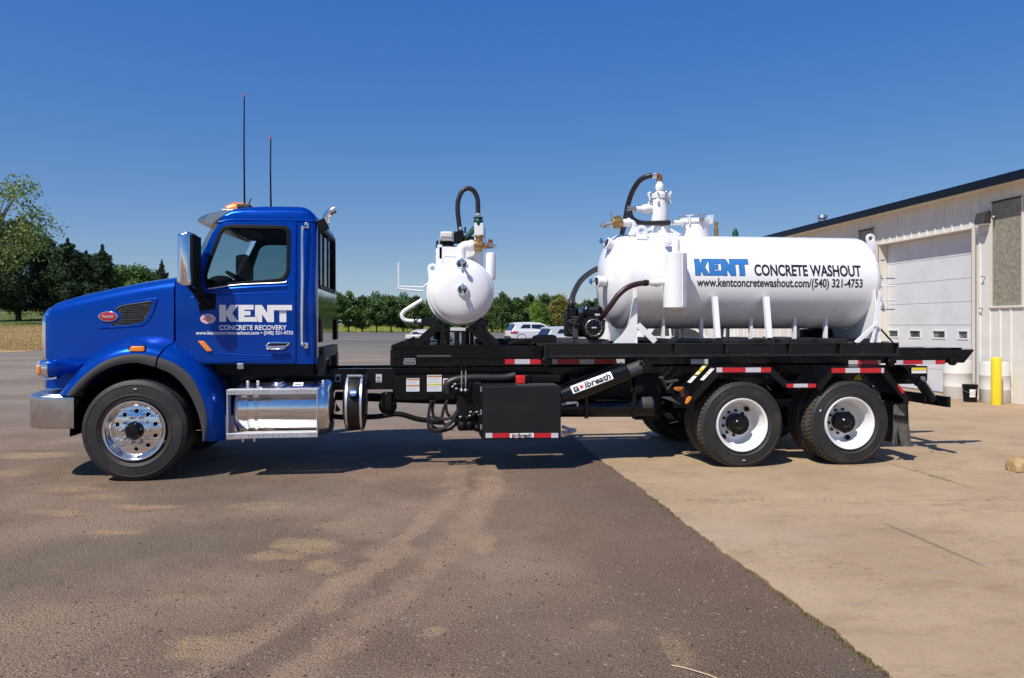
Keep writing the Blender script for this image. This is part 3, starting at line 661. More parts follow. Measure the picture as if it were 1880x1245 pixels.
# barrels, bucket, bollard
def barrel(x, y, label):
    t = thing('barrel', label, 'barrel', (x, y, 0.014), 'white plastic barrels by the building wall')
    prof = [(0.001, 0), (0.27, 0), (0.285, 0.02), (0.288, 0.27), (0.295, 0.285), (0.295, 0.30), (0.288, 0.315), (0.288, 0.57), (0.295, 0.585), (0.295, 0.60), (0.288, 0.615), (0.286, 0.83), (0.270, 0.865), (0.262, 0.885), (0.250, 0.885), (0.248, 0.865), (0.001, 0.865)]
    MB().lathe(prof, (x, y, 0.014), (0, 0, 1), 40).build('drum', mat('milky_plastic', (0.66, 0.63, 0.58), 0.45, var=0.05, vscale=3), t, angle=50)
    MB().cyl((x + 0.12, y, 0.87), (x + 0.12, y, 0.90), 0.035, n=14).build('bung', 'decal', t)
x, y = ray(1758, 16.95); barrel(x, y, 'white plastic barrel at the garage door edge, left of the black bucket')
x, y = ray(1826, 16.15); barrel(x, y, 'white plastic barrel against the wall, behind the yellow bollard')
x, y = ray(1781, 16.25)
t = thing('bucket', 'black bucket with white label standing between two white barrels', 'bucket', (x, y, 0.014))
MB().lathe([(0.001, 0), (0.128, 0), (0.148, 0.34), (0.156, 0.345), (0.156, 0.37), (0.150, 0.372), (0.150, 0.385), (0.001, 0.385)], (x, y, 0.014), (0, 0, 1), 32).build('pail', 'matt', t)
dirn = Vector((-x, -y, 0)).normalized(); u = Vector((-dirn.y, dirn.x, 0)); 
b = MB(); R_ = [(Vector((x, y, 0)) + (dirn * math.cos(a) + u * math.sin(a)) * 0.1475) for a in (-0.05, 0.25, 0.5, 0.75)]
b.loft([[p + Vector((0, 0, z)) + (p - Vector((x, y, 0))) * k for p in R_] for z, k in ((0.13, -0.03), (0.30, 0.025))]); b.build('label', 'decal', t)
b = MB(); b.tube([Vector((x, y, 0.34)) + u * 0.157, Vector((x, y, 0.26)) + u * 0.10 + dirn * 0.15, Vector((x, y, 0.23)) + dirn * 0.17, Vector((x, y, 0.26)) - u * 0.10 + dirn * 0.15, Vector((x, y, 0.34)) - u * 0.157], 0.004, 6); b.build('handle', 'steel', t)
x, y = ray(1829, 15.62)
t = MB().lathe([(0.001, 0), (0.098, 0), (0.098, 0.98), (0.085, 1.01), (0.05, 1.025), (0.001, 1.03)], (x, y, 0.0), (0, 0, 1), 28).build('bollard', mat('yellow_paint', (0.72, 0.56, 0.02), 0.45, var=0.06, vscale=6), None, org=Vector((x, y, 0.0)), angle=50)
tag(t, 'yellow steel bollard standing in front of the cream wall', 'bollard')

# ------------------------------------------------------------------ trees
BARK = mat('bark', (0.075, 0.055, 0.04), 0.9, var=0.3, vscale=3, bump=0.4, bscale=12)
LEAF = dict(dark=leafmat('dark_evergreen_leaf', (0.036, 0.062, 0.024), 0.55, 0.12), mid=leafmat('mid_green_leaf', (0.100, 0.169, 0.039), 0.5, 0.25),
            cedar=leafmat('row_tree_leaf', (0.076, 0.127, 0.032), 0.55, 0.18), lime=leafmat('lime_leaf', (0.213, 0.338, 0.044), 0.4, 0.4), ochre=leafmat('ochre_leaf', (0.230, 0.203, 0.041), 0.5, 0.3),
            pale=leafmat('pale_green_leaf', (0.205, 0.271, 0.083), 0.5, 0.3), far=leafmat('far_tree_leaf', (0.086, 0.147, 0.066), 0.45, 0.2), olive=leafmat('olive_leaf', (0.108, 0.154, 0.033), 0.5, 0.25))
def leaf_quads(P, D, size, r, asp=0.55):
    """P centres, D rough outward directions; quads of random tilt"""
    n = len(P); a = r.normal(size=(n, 3)) + D * 0.8; a /= np.linalg.norm(a, axis=1, keepdims=True)
    t = r.normal(size=(n, 3)); u = np.cross(a, t); u /= np.linalg.norm(u, axis=1, keepdims=True); w = np.cross(a, u)
    s = size * (0.6 + 0.8 * r.random((n, 1))); u = u * s; w = w * s * asp
    V = np.stack([P - u, P - w * 0.9, P + u, P + w * 0.9], 1)
    return V.reshape(-1, 3)
def crown_broad(r, w, h, z0, n, nb, leaf, gap=0.0, flat=1.0):
    """leaf clumps set over the ends of limbs spread through an uneven crown; returns leaf vertices and clump centres"""
    B = []
    while len(B) < nb:
        p = r.uniform(-1, 1, 3)
        q = np.linalg.norm(p)
        if q < 1 and q > 0.25 + gap: B.append(p)
    B = np.array(B); taper = 1 - 0.35 * np.clip(B[:, 2], 0, 1); B[:, 0] *= taper; B[:, 1] *= taper
    cen = B * np.array([w / 2, w / 2, h / 2]) * 0.86 + np.array([0, 0, z0 + h / 2])
    rad = w * (0.085 if nb > 60 else 0.10) * (1 + r.random(nb)) * (1.25 - 0.4 * np.abs(B[:, 2]))
    k = r.choice(nb, n, p=rad ** 2 / (rad ** 2).sum()); d = r.normal(size=(n, 3)); d /= np.linalg.norm(d, axis=1, keepdims=True)
    q = r.random((n, 1)) ** 0.45; P = cen[k] + d * rad[k][:, None] * q * np.array([1.1, 1.1, 0.8 * flat]) + r.normal(size=(n, 3)) * leaf * 0.5
    return leaf_quads(P, d, leaf, r), cen
def crown_cone(r, w, h, z0, n, leaf, power=0.8, top=1.0, sprig=1.0):
    """tiers of upswept sprays round a leader; leaves run along each spray"""
    nb = int(60 * sprig); P = []; D = []
    zt = 1 - r.random(nb) ** 0.75 if False else r.random(nb)
    per = max(4, n // nb); tips = []
    for i in range(nb):
        t = zt[i]; a = r.random() * 2 * PI; L = w / 2 * ((1 - t) ** power * 0.92 + 0.06) * (0.72 + 0.5 * r.random()); L *= min(1, 0.55 + t * 3.2)
        zb = z0 + h * t * 0.93; up = 0.25 + 0.6 * t
        s = r.random(per) ** 0.6; wd = 0.22 * L * (1.15 - s) + leaf * 0.4
        pos = np.stack([np.cos(a) * L * s, np.sin(a) * L * s, zb + L * up * s * s], -1) + r.normal(size=(per, 3)) * wd[:, None] * np.array([1, 1, 0.6])
        P.append(pos); D.append(np.repeat([[np.cos(a), np.sin(a), 0.6]], per, 0)); tips.append((np.cos(a) * L * 0.6, np.sin(a) * L * 0.6, zb + L * up * 0.36))
    m = max(6, n // 24); s = r.random(m); P.append(np.stack([r.normal(size=m) * leaf * 0.8 * (1.2 - s), r.normal(size=m) * leaf * 0.8 * (1.2 - s), z0 + h * (0.82 + 0.20 * s)], -1)); D.append(np.repeat([[0, 0, 1.0]], m, 0))
    return leaf_quads(np.concatenate(P), np.concatenate(D), leaf, r, 0.3), np.array(tips)
def trunk_mesh(r, h, rad, tips, lean=0.0, n_l=9, split=0.3):
    b = MB(); top = h
    b.tube([(0, 0, -0.3), (0.02 * h * lean, 0, h * 0.3), (0.05 * h * lean, 0.02 * h, h * 0.65), (0.05 * h * lean, 0, top)], lambda t: rad * (1.25 - t * 1.15), 8, 4)
    k = r.choice(len(tips), min(n_l, len(tips)), replace=False)
    for i in k:
        p = tips[i]; zb = max(h * split, min(p[2] * 0.75, h * 0.9)) * (0.6 + 0.4 * r.random())
        b.tube([(0.03 * h * lean, 0, zb), (p[0] * 0.45, p[1] * 0.45, zb + (p[2] - zb) * 0.6), tuple(p)], lambda t: rad * (0.45 - t * 0.36), 6, 3)
    return b
TREES = 0
def tree(name, label, px, d, w, h, leafm, kind, n, leaf, group=None, seed=0, z0=0.2, trunk=0.12, nb=40, power=0.8, gap=0.0, sprig=1.0, n_l=9, split=0.3, th=None):
    r = np.random.default_rng(seed); x, y = ray(px, d); z = float(height(x, y)) - 0.03
    t = thing(name, label, 'tree', (x, y, z), group)
    V, tips = crown_broad(r, w, h * (1 - z0), h * z0, n, nb, leaf, gap) if kind == 'broad' else crown_cone(r, w, h * (1 - z0), h * z0, n, leaf, power, sprig=sprig)
    np_mesh('crown', V, np.arange(len(V)).reshape(-1, 4), LEAF[leafm], t)
    trunk_mesh(r, th or h * (0.72 if kind == 'broad' else 0.9), trunk, tips, r.uniform(-1, 1), n_l, split).build('trunk', BARK, t, org=Vector(), angle=180)
    return t
def place(t, px, d, label, s=1.0, sz=1.0, rot=0.0, group=None):
    c = copy_tree(t); x, y = ray(px, d); c.location = (x, y, float(height(x, y)) - 0.03); c.rotation_euler = (0, 0, rot); c.scale = (s, s, s * sz); c['label'] = label
    if group: c['group'] = group
    return c
# left: tall leafy tree over a dark evergreen screen
tree('leafy_tree', 'tall airy pale green tree rising above dark evergreens at the left border', -14, 80, 10.5, 18.0, 'pale', 'broad', 3800, 0.19, seed=14, z0=0.28, trunk=0.24, nb=30, gap=0.45, n_l=40, split=0.35, th=13.5)
GE = 'dark evergreens along the field edge'
tree('evergreen_tree', 'broad dark evergreen with split trunk at the left border', 34, 93, 9.6, 12.8, 'dark', 'cone', 22500, 0.20, GE, 21, 0.10, 0.30, power=0.55, sprig=2.6, split=0.12)
tree('evergreen_tree', 'dark evergreen with pointed top, third from the left border, behind the truck nose', 84, 98, 8.6, 10.9, 'dark', 'cone', 19500, 0.20, GE, 22, 0.06, 0.28, power=0.6, sprig=2.4)
tree('evergreen_tree', 'dark evergreen with twin ragged tips behind the front of the hood', 124, 94, 7.2, 10.2, 'dark', 'cone', 18000, 0.19, GE, 23, 0.04, 0.26, power=0.7, sprig=2.2)
tree('evergreen_tree', 'pointed conical evergreen standing apart behind the middle of the hood', 188, 96, 6.6, 9.6, 'dark', 'cone', 16500, 0.18, GE, 24, 0.03, 0.26, power=0.8, sprig=2.0)
tree('evergreen_tree', 'dark evergreen cut by the left border below the leafy tree', -16, 90, 8.0, 13.5, 'dark', 'cone', 18000, 0.20, GE, 25, 0.08, 0.3, power=0.6, sprig=2.4)
tree('evergreen_tree', 'low dark evergreen filling the gap behind the front hood', 158, 100, 7.0, 9.0, 'dark', 'cone', 12000, 0.20, GE, 26, 0.03, 0.26, power=0.55, sprig=1.8)
tree('round_tree', 'low rounded green tree behind the hood, right of the evergreens', 250, 128, 8.0, 9.6, 'mid', 'broad', 7000, 0.26, None, 31, 0.12, 0.2)
tree('round_tree', 'small rounded tree behind the hood beneath the tall mirror', 222, 132, 7.0, 8.6, 'olive', 'broad', 5000, 0.26, None, 32, 0.12, 0.2)
tree('small_conifer', 'small slender conifer tip showing above the hood beside the mirror', 297, 120, 4.2, 8.9, 'dark', 'cone', 6000, 0.17, None, 33, 0.05, 0.15)
# the clipped row at the end of the lot
GR = 'row of small trees along the far edge of the lot'
base = []
spec = [(619, 5.6, 3.3, 'mid', 'broad'), (640, 5.4, 2.9, 'mid', 'broad'), (666, 4.9, 2.7, 'cedar', 'cone'), (691, 5.0, 2.9, 'cedar', 'broad'), (718, 5.1, 2.9, 'cedar', 'broad'), (740, 5.0, 2.8, 'cedar', 'broad'), (764, 4.8, 2.9, 'cedar', 'cone'), (792, 4.7, 2.8, 'cedar', 'broad'), (818, 4.9, 2.8, 'cedar', 'cone'), (846, 4.7, 2.8, 'cedar', 'broad'), (874, 4.8, 2.8, 'cedar', 'cone'), (903, 4.9, 2.9, 'cedar', 'cone'), (922, 5.3, 3.0, 'cedar', 'cone'), (948, 5.0, 3.0, 'cedar', 'broad'), (972, 5.1, 2.9, 'cedar', 'cone'), (1003, 5.2, 3.1, 'cedar', 'broad'), (1026, 5.0, 3.1, 'cedar', 'cone'), (1050, 4.8, 2.9, 'cedar', 'broad'), (1074, 4.6, 2.9, 'cedar', 'broad'), (1098, 4.6, 2.9, 'cedar', 'cone')]
where = ['bright green tree with round head right behind the cab back wall', 'second tree from the cab in the far row, round mid green head', 'third tree from the cab in the far row, narrow dark crown', 'fourth tree from the cab in the far row, dense round crown', 'fifth tree from the cab in the far row, left of the thin white rod', 'tree of the far row just behind the thin white rod', 'tree of the far row seen through the bent white pipe', 'tree of the far row half hidden by the left side of the small tank', 'tree of the far row behind the left stand of the small tank', 'tree of the far row behind the middle of the small tank stand', 'tree of the far row behind the right half of the small tank', 'tree of the far row peeking out right of the small tank', 'pointed dark tree right of the small tank', 'rounded dark tree above the rear of the white vehicle', 'pointed tree above the roof of the white vehicle, left of the lime tree', 'dark rounded tree right of the lime tree', 'dark pointed tree beside the ochre tree', 'dark tree just left of the small black engine', 'dark tree behind the small black engine', 'dark tree between the engine and the big tank head']
for i, ((px_, h_, w_, lm, kd), lb) in enumerate(zip(spec, where)):
    tree('row_tree', lb, px_, 92 + (i % 3) * 0.9, w_ * 1.08, h_ * (1.0 if i < 2 else 0.95), lm, kd, 5200, 0.16, GR, 100 + i, 0.09, 0.085, nb=34, power=0.5, sprig=1.5, n_l=7, split=0.16)
tree('lime_tree', 'bright lime green sapling behind the white vehicle', 984, 76, 2.7, 3.9, 'lime', 'cone', 2600, 0.12, None, 141, 0.05, 0.05, power=0.7)
tree('ochre_tree', 'loose yellowish tree with spreading top left of the black engine', 1031, 80, 3.4, 4.6, 'ochre', 'broad', 2600, 0.12, None, 142, 0.1, 0.06, nb=26, gap=0.25, n_l=20)
# taller woods behind, each crown its own tree
GW = 'taller trees beyond the far row'
wl_ = [(690, 9.4, 6, 'taller tree with domed crown behind the far row, left of the thin white rod'), (714, 9.0, 7, 'tall tree crown behind the far row, nearest the thin white rod'), (741, 9.0, 7, 'tall tree crown behind the far row, under the thin white rod'), (668, 6.9, 6, 'lower tree crown behind the far row, between cab and rod'), (640, 7.6, 7, 'tree crown behind the far row, close to the cab'), (772, 7.2, 7, 'tree crown beyond the bent white pipe'), (893, 7.0, 7, 'tree crown just right of the small tank, behind the row'), (934, 8.0, 7, 'tall tree crown right of the small tank, behind the row'), (968, 7.6, 7, 'tree crown behind the lime tree, left side'), (1002, 9.6, 7, 'tallest tree crown behind the lime tree'), (1045, 7.4, 7, 'tree crown behind the ochre tree'), (1078, 7.4, 7, 'tree crown behind the curved black hose'), (1115, 7.4, 8, 'tree crown behind the big tank head')]
protos = [tree('background_tree', wl_[0][3], wl_[0][0], 138, 6.0, 6.5, 'far', 'broad', 4200, 0.24, GW, 151, 0.10, 0.16, nb=44), tree('background_tree', wl_[1][3], wl_[1][0], 146, 6.6, 6.6, 'far', 'broad', 4600, 0.25, GW, 152, 0.10, 0.16, nb=44)]
for i, (px_, h_, w_, lb) in enumerate(wl_[2:]):
    place(protos[i % 2], px_, 140 + (i * 7) % 13, lb, h_ / 9.2, 1.0, i * 1.7, GW)
# grass behind the row
gm = leafmat('tall_grass_blade', (0.42, 0.42, 0.08), 0.4, 0.3)
n = 26000; px = RNG.uniform(600, 1120, n); d = RNG.uniform(97.5, 128, n); l = (px - 940) / F_PX
P = np.stack([d * (l * math.cos(YAW) + math.sin(YAW)), d * (math.cos(YAW) - l * math.sin(YAW)), np.zeros(n)], -1); P[:, 2] = height(P[:, 0], P[:, 1]) - 0.05
o = blades('grass', P, 0.34, gm, 9, 0.5, 0.03); o['kind'] = 'stuff'
n = 24000; px = RNG.uniform(-40, 330, n); d = RNG.uniform(80, 125, n); l = (px - 940) / F_PX
P = np.stack([d * (l * math.cos(YAW) + math.sin(YAW)), d * (math.cos(YAW) - l * math.sin(YAW)), np.zeros(n)], -1); P[:, 2] = height(P[:, 0], P[:, 1]) - 0.05
n2 = 30000; px2 = RNG.uniform(-60, 120, n2); d2 = 43 + 38 * RNG.random(n2) ** 1.3; l2 = (px2 - 940) / F_PX
P2_ = np.stack([d2 * (l2 * math.cos(YAW) + math.sin(YAW)), d2 * (math.cos(YAW) - l2 * math.sin(YAW)), np.zeros(n2)], -1); P2_ = P2_[P2_[:, 1] > 48.5]; P2_[:, 2] = height(P2_[:, 0], P2_[:, 1]) - 0.06
o = blades('stubble', P2_, 0.12, leafmat('dry_stubble', (0.42, 0.29, 0.13), 0.5, 0.2, 0.03), 12, 0.7, 0.02); o['kind'] = 'stuff'
o = blades('lawn_grass', P, 0.10, leafmat('lawn_blade', (0.13, 0.18, 0.05), 0.35, 0.3), 10, 0.6, 0.03); o['kind'] = 'stuff'

# ------------------------------------------------------------------ parked vehicles
CARW = mat('white_car_paint', (0.74, 0.74, 0.74), 0.3, 0, 1.0); CARS = mat('silver_car_paint', (0.66, 0.67, 0.69), 0.3, 0.15, 0.6); CARC = mat('cream_car_paint', (0.50, 0.48, 0.40), 0.4, 0, 0.6)
CARG = mat('dark_car_window', (0.012, 0.014, 0.018), 0.06, 0, 1.0); CARP = mat('dark_car_trim', (0.02, 0.02, 0.021), 0.6)
TAIL = mat('red_tail_lens', (0.50, 0.012, 0.018), 0.15, 0, 1.0)
def car(name, label, px, d, heading, paint, L=4.7, wd=1.86, H=1.70, style='suv', cat='car'):
    """x runs from rear (0) to nose (L); y is across"""
    x, y = ray(px, d); z = float(height(x, y)) + 0.01
    t = thing(name, label, cat, (x, y, z), 'parked vehicles behind the truck')
    k = L / 4.7; hz = H / 1.70
    def sec(w2, tuck): return w2, tuck
    low = [(0.02, 0.45), (0.00, 0.62), (0.02, 0.95), (0.10, 1.02), (2.9, 1.02), (3.6, 1.00), (4.35, 0.90), (4.62, 0.78), (4.70, 0.55), (4.66, 0.36), (4.40, 0.30), (0.30, 0.30)]
    if style == 'sedan': low = [(0.02, 0.45), (0.00, 0.60), (0.03, 0.92), (0.12, 1.00), (0.8, 1.02), (2.9, 0.98), (3.6, 0.92), (4.35, 0.80), (4.62, 0.70), (4.70, 0.5), (4.66, 0.32), (4.40, 0.26), (0.30, 0.26)]
    rings = []
    for yy, s, dz in ((-wd / 2, 0.965, 0.0), (-wd / 2 + 0.05, 1.0, 0.005), (-wd / 4, 1.01, 0.02), (wd / 4, 1.01, 0.02), (wd / 2 - 0.05, 1.0, 0.005), (wd / 2, 0.965, 0.0)):
        rings.append([Vector(((2.35 + (a - 2.35) * s) * k, yy, (0.65 + (b_ - 0.65) * (0.95 if s < 1 else 1.0) + dz) * hz)) for a, b_ in low])
    MB().loft(rings, closed=True, caps=True).build('body', paint, t, bevel=0.03, seg=2, org=Vector())
    if style == 'suv': top = [(0.10, 1.00), (0.40, 1.40), (0.30, 1.60), (0.55, 1.68), (1.7, 1.71), (2.4, 1.65), (2.8, 1.52), (3.5, 1.00)]; win = [(0.78, 1.22), (1.02, 1.52), (2.4, 1.52), (2.72, 1.44), (3.25, 1.08)]
    else: top = [(0.55, 1.0), (1.15, 1.36), (1.6, 1.43), (2.3, 1.42), (2.75, 1.30), (3.35, 0.98)]; win = [(0.95, 1.05), (1.3, 1.30), (2.3, 1.34), (2.65, 1.26), (3.1, 1.04)]
    rings = []
    for f, zz in ((-1, 0.0), (-0.8, 0.012), (0.0, 0.025), (0.8, 0.012), (1, 0.0)):
        rings.append([Vector((a * k, f * (wd / 2 - 0.06 - 0.20 * (b_ - 1.0)), (b_ + zz * (b_ > 1.3)) * hz)) for a, b_ in top])
    gh = MB().loft(rings, closed=True, caps=True).build('cabin', paint, t, bevel=0.03, seg=2, org=Vector())
    for s in (-1, 1):
        def side(a, b_, o_): return Vector((a * k, s * (wd / 2 - 0.06 - 0.20 * (b_ - 1.0) + o_), b_ * hz))
        mid = 1.65 * 1.0
        for seg_ in ((win[0], win[1], (mid - 0.05, win[1][1] + 0.0), (mid - 0.05, win[0][1])), ((mid + 0.05, win[0][1]), (mid + 0.05, win[1][1] + 0.0), *win[2:])):
            b = MB(); b.prism([side(a, b_, -0.01) for a, b_ in seg_], (0, s * 0.022, 0)); b.build('side_window', CARG, gh, org=Vector())
        b = MB(); b.prism([side(-0.02, 0.80, 0.0), side(-0.02, 0.97, 0.0), side(0.30, 1.0, 0.055), side(0.62, 0.98, 0.055), side(0.40, 0.84, 0.055)], (0, s * 0.03, 0)); b.build('tail_lamp', TAIL, t, org=Vector(), bevel=0.01)
        for xw in (0.85 * k, 3.75 * k):
            b = MB(); b.lathe([(0.20, -0.11), (0.32, -0.115), (0.345, -0.08), (0.345, 0.08), (0.32, 0.115), (0.20, 0.11)], (xw, s * (wd / 2 - 0.13), 0.345), (0, s, 0), 28); w_ = b.build('wheel', 'rubber', t, org=Vector())
            b = MB(); b.lathe([(0.001, 0.07), (0.06, 0.08), (0.07, 0.06), (0.17, 0.075), (0.205, 0.10), (0.21, 0.05)], (xw, s * (wd / 2 - 0.13), 0.345), (0, s, 0), 24); b.build('rim', 'alubr', w_, org=Vector())
            b = MB(); b.torus((xw, s * (wd / 2 - 0.015), 0.36), (0, 1, 0), 0.385, 0.03, 24, 6); b.build('arch_trim', CARP, t, org=Vector())
        MB().box((0.35 * k, s * wd / 2 - 0.025, 0.27), (4.3 * k, s * wd / 2 + 0.012, 0.42)).build('sill_trim', CARP, t, org=Vector())
        MB().box((2.95 * k, s * (wd / 2 + 0.08) - 0.09, 1.03 * hz), (3.1 * k, s * (wd / 2 + 0.08) + 0.09, 1.17 * hz)).build('door_mirror', paint, t, bevel=0.03, org=Vector())
    if style == 'suv': rw = [(0.065, 1.06), (0.275, 1.42), (0.36, 1.54)]
    else: rw = [(0.60, 1.03), (1.10, 1.33), (1.12, 1.345)]
    b = MB(); b.loft([[Vector((a * k - 0.012, f * (wd / 2 - 0.22 - 0.20 * (b_ - 1.0)), b_ * hz)) for f in (-1, 1)] for a, b_ in rw]); b.build('rear_window', CARG, gh, org=Vector())
    MB().box((-0.03, -wd / 2 + 0.06, 0.30), (0.12, wd / 2 - 0.06, 0.58)).build('rear_bumper', CARP, t, bevel=0.03, org=Vector())
    MB().box((-0.035, -0.26, 0.72), (-0.005, 0.26, 0.84)).build('number_plate', 'decal', t, org=Vector())
    t.rotation_euler = (0, 0, heading); return t
car('parked_suv', 'white estate car with dark windows parked behind the hoist, below the lime tree', 932, 58.0, math.radians(9), CARW, 4.75, 1.88, 1.66)
car('parked_suv', 'silver car with red tail lamp parked just left of the black engine', 993, 47.0, math.radians(16), CARS, 4.5, 1.82, 1.50)
car('parked_van', 'white car seen through the gap beneath the left half of the big tank', 1142, 30.0, math.radians(9), CARW, 4.9, 1.9, 1.76)
car('parked_sedan', 'cream car far off, partly hidden by the black stand of the small tank', 762, 52.0, math.radians(62), CARC, 4.6, 1.75, 1.42, 'sedan')

# ================================================================== THE TRUCK (stands along world X, nose at -X)
CY = 9.67
def mir(p): return Vector((p[0], 2 * CY - p[1], p[2]))
TR = thing('truck', 'blue conventional cab truck with black hoist chassis parked side on', 'truck', (0.9, CY, 0.0))

# ---- wheels
def tyre_mesh(R, w, kind):
    """axis along +y pointing away from the viewed face at y=0"""
    h = R - 0.335 if kind == 'steer' else R - 0.318
    r0 = R - h; s = 0.012
    prof = [(r0 - 0.005, 0.045), (r0 + 0.012, 0.016), (r0 + 0.03, 0.004), (r0 + h * 0.22, -0.002), (r0 + h * 0.24, -0.006), (r0 + h * 0.27, -0.006), (r0 + h * 0.29, -0.002), (r0 + h * 0.55, -0.001), (r0 + h * 0.72, 0.004), (r0 + h * 0.735, 0.000), (r0 + h * 0.76, 0.000), (r0 + h * 0.775, 0.006), (R - 0.032, 0.014), (R - 0.014, 0.024)]
    if kind == 'steer':
        tr = [(R - 0.004, 0.034)]; y = 0.034
        for k in range(4):
            y2 = 0.034 + (w - 0.068) * (k + 1) / 5
            tr += [(R, y2 - 0.010), (R - 0.013, y2 - 0.006), (R - 0.013, y2 + 0.006), (R, y2 + 0.010)]
        tr += [(R - 0.004, w - 0.034)]
    else: tr = [(R - 0.016, 0.03), (R - 0.016, w - 0.03)]
    back = [(r, w - t) for r, t in prof[::-1]]
    return MB().lathe(prof + tr + back, (0, 0, 0), (0, 1, 0), 96)
def lug_mesh(R, w):
    b = MB(); n = 62
    for row, (ya, yb) in enumerate(((0.026, 0.072), (0.082, 0.128), (w - 0.128, w - 0.082), (w - 0.072, w - 0.026))):
        for i in range(n):
            a = 2 * PI * (i + (0.5 if row in (1, 2) else 0)) / n; da = 2 * PI / n * 0.36; sk = (0.02 if row in (0, 2) else -0.02)
            vs = []
            for rr in (R - 0.022, R):
                for yy, s_ in ((ya, -1), (yb, 1)):
                    for q in (-1, 1):
                        dr = 0.010 if ((row == 0 and yy == ya) or (row == 3 and yy == yb)) and rr == R else 0
                        aa = a + q * da + sk * s_; vs.append(((rr - dr) * math.cos(aa), yy, (rr - dr) * math.sin(aa)))
            b.add(vs, [(0, 1, 3, 2), (4, 6, 7, 5), (0, 4, 5, 1), (2, 3, 7, 6), (0, 2, 6, 4), (1, 5, 7, 3)])
    # shoulder notches seen on the side wall
    return b
def disc_with_holes(R0, R1, holes, hr, y, thick=0.012):
    outl = [ell(0, 0, R1, R1, 56)] + ([ell(0, 0, R0, R0, 40)] if R0 else [])
    for hx, hz in holes: outl.append(ell(hx, hz, hr, hr, 16))
    return curve_mesh(outl, thick, 0.002)
RF, RR_ = 0.552, 0.516
def front_wheel():
    w = MB(); o = tyre_mesh(RF, 0.385, 'steer').build('tyre', 'rubber', None, org=Vector()); return o
def circ(n, R, ph=0): return [(R * math.cos(2 * PI * i / n + ph), R * math.sin(2 * PI * i / n + ph)) for i in range(n)]
def make_wheel(kind, far=False):
    """the wheel is a part of the truck; tyre, rim, hub and nuts are its pieces. Face towards -y."""
    s = -1 if far else 1
    if kind == 'front':
        wh = tyre_mesh(RF, 0.385, 'steer').build('wheel', 'rubber', TR, org=Vector()); 
        b = MB(); b.tube([(RF - 0.115, -0.003, 0)], 0.01) if False else None
        lip = MB().lathe([(0.322, 0.055), (0.330, 0.010), (0.326, -0.004), (0.312, -0.006), (0.300, 0.004), (0.290, 0.045), (0.272, 0.075), (0.262, 0.078)], (0, 0, 0), (0, 1, 0), 72).build('rim', 'alu', wh, org=Vector(), angle=60)
        remap(disc_with_holes(0.095, 0.264, circ(10, 0.208, 0.31), 0.0215, 0), lambda x, y, z: (x, 0.082 - z - 0.035 * max(0, (0.23 - math.hypot(x, y)) / 0.1) * (math.hypot(x, y) < 0.23), y), 'wheel_disc', 'alu', wh)
        MB().lathe([(0.23, 0.17), (0.001, 0.17)], (0, 0, 0), (0, 1, 0), 32).build('dark_drum', 'matt', wh, org=Vector())
        for x, z in circ(10, 0.146, 0.0):
            MB().cyl((x, 0.055, z), (x, 0.010, z), 0.0185, 0.015, n=6).build('lug_nut', 'steel', wh, bevel=0.002, org=Vector())
        MB().lathe([(0.098, 0.06), (0.098, -0.005), (0.090, -0.015), (0.075, -0.018), (0.073, -0.045), (0.060, -0.062), (0.001, -0.066)], (0, 0, 0), (0, 1, 0), 40).build('hub', 'black', wh, org=Vector(), angle=30)
        for x, z in circ(6, 0.082, 0.3): MB().cyl((x, -0.015, z), (x, -0.026, z), 0.008, n=6).build('hub_bolt', 'steel', wh, org=Vector())
        tg = MB().box((-0.0, -0.012, 0.452), (0.03, -0.002, 0.460)).build('tyre_tag', 'decal', wh, org=Vector())
    else:
        w = 0.27
        wh = tyre_mesh(RR_, w, 'drive').build('wheel', 'rubber', TR, org=Vector())
        lug_mesh(RR_, w).build('tread', 'tread', wh, org=Vector(), angle=20)
        MB().lathe([(0.310, 0.05), (0.318, 0.008), (0.314, -0.004), (0.300, -0.004), (0.290, 0.006), (0.284, 0.045), (0.262, 0.075), (0.258, 0.13), (0.248, 0.19), (0.225, 0.225), (0.182, 0.235)], (0, 0, 0), (0, 1, 0), 72).build('rim', 'white2', wh, org=Vector(), angle=50)
        remap(disc_with_holes(0.115, 0.186, circ(10, 0.150, 0.22), 0.0185, 0), lambda x, y, z: (x, 0.228 - z, y), 'wheel_disc', 'white2', wh)
        MB().lathe([(0.16, 0.245), (0.001, 0.245)], (0, 0, 0), (0, 1, 0), 32).build('dark_drum', 'matt', wh, org=Vector())
        for k in (0.85, 0.85 + PI): 
            n_ = Vector((math.cos(k), 0, math.sin(k))); b = MB(); b.cyl(n_ * 0.232 + Vector((0, 0.222, 0)), n_ * 0.215 + Vector((0, 0.195, 0)), 0.030, n=20); b.build('hand_hole', 'matt', wh, org=Vector())
        for x, z in circ(10, 0.150, 0.22): MB().cyl((x, 0.235, z), (x, 0.196, z), 0.0165, 0.014, n=6).build('lug_nut', 'black', wh, org=Vector())
        MB().lathe([(0.115, 0.24), (0.115, 0.13), (0.108, 0.115), (0.128, 0.112), (0.128, 0.098), (0.11, 0.094), (0.06, 0.085), (0.045, 0.07), (0.001, 0.066)], (0, 0, 0), (0, 1, 0), 40).build('hub', 'black', wh, org=Vector(), angle=30)
        for x, z in circ(8, 0.105, 0.1): MB().cyl((x, 0.10, z), (x, 0.078, z), 0.010, n=6).build('hub_bolt', 'black', wh, org=Vector())
        MB().box((0.0, -0.008, -0.42), (0.03, 0.001, -0.412)).build('tyre_tag', 'decal', wh, org=Vector())
    return wh
def set_wheel(o, x, y, z, rot=0.0, far=False):
    o.location = Vector((x, y, z)) - ORG[TR.name]; o.rotation_euler = (0, rot, PI if far else 0)
fw = make_wheel('front'); set_wheel(fw, -3.104, 8.465, RF, 0.0)
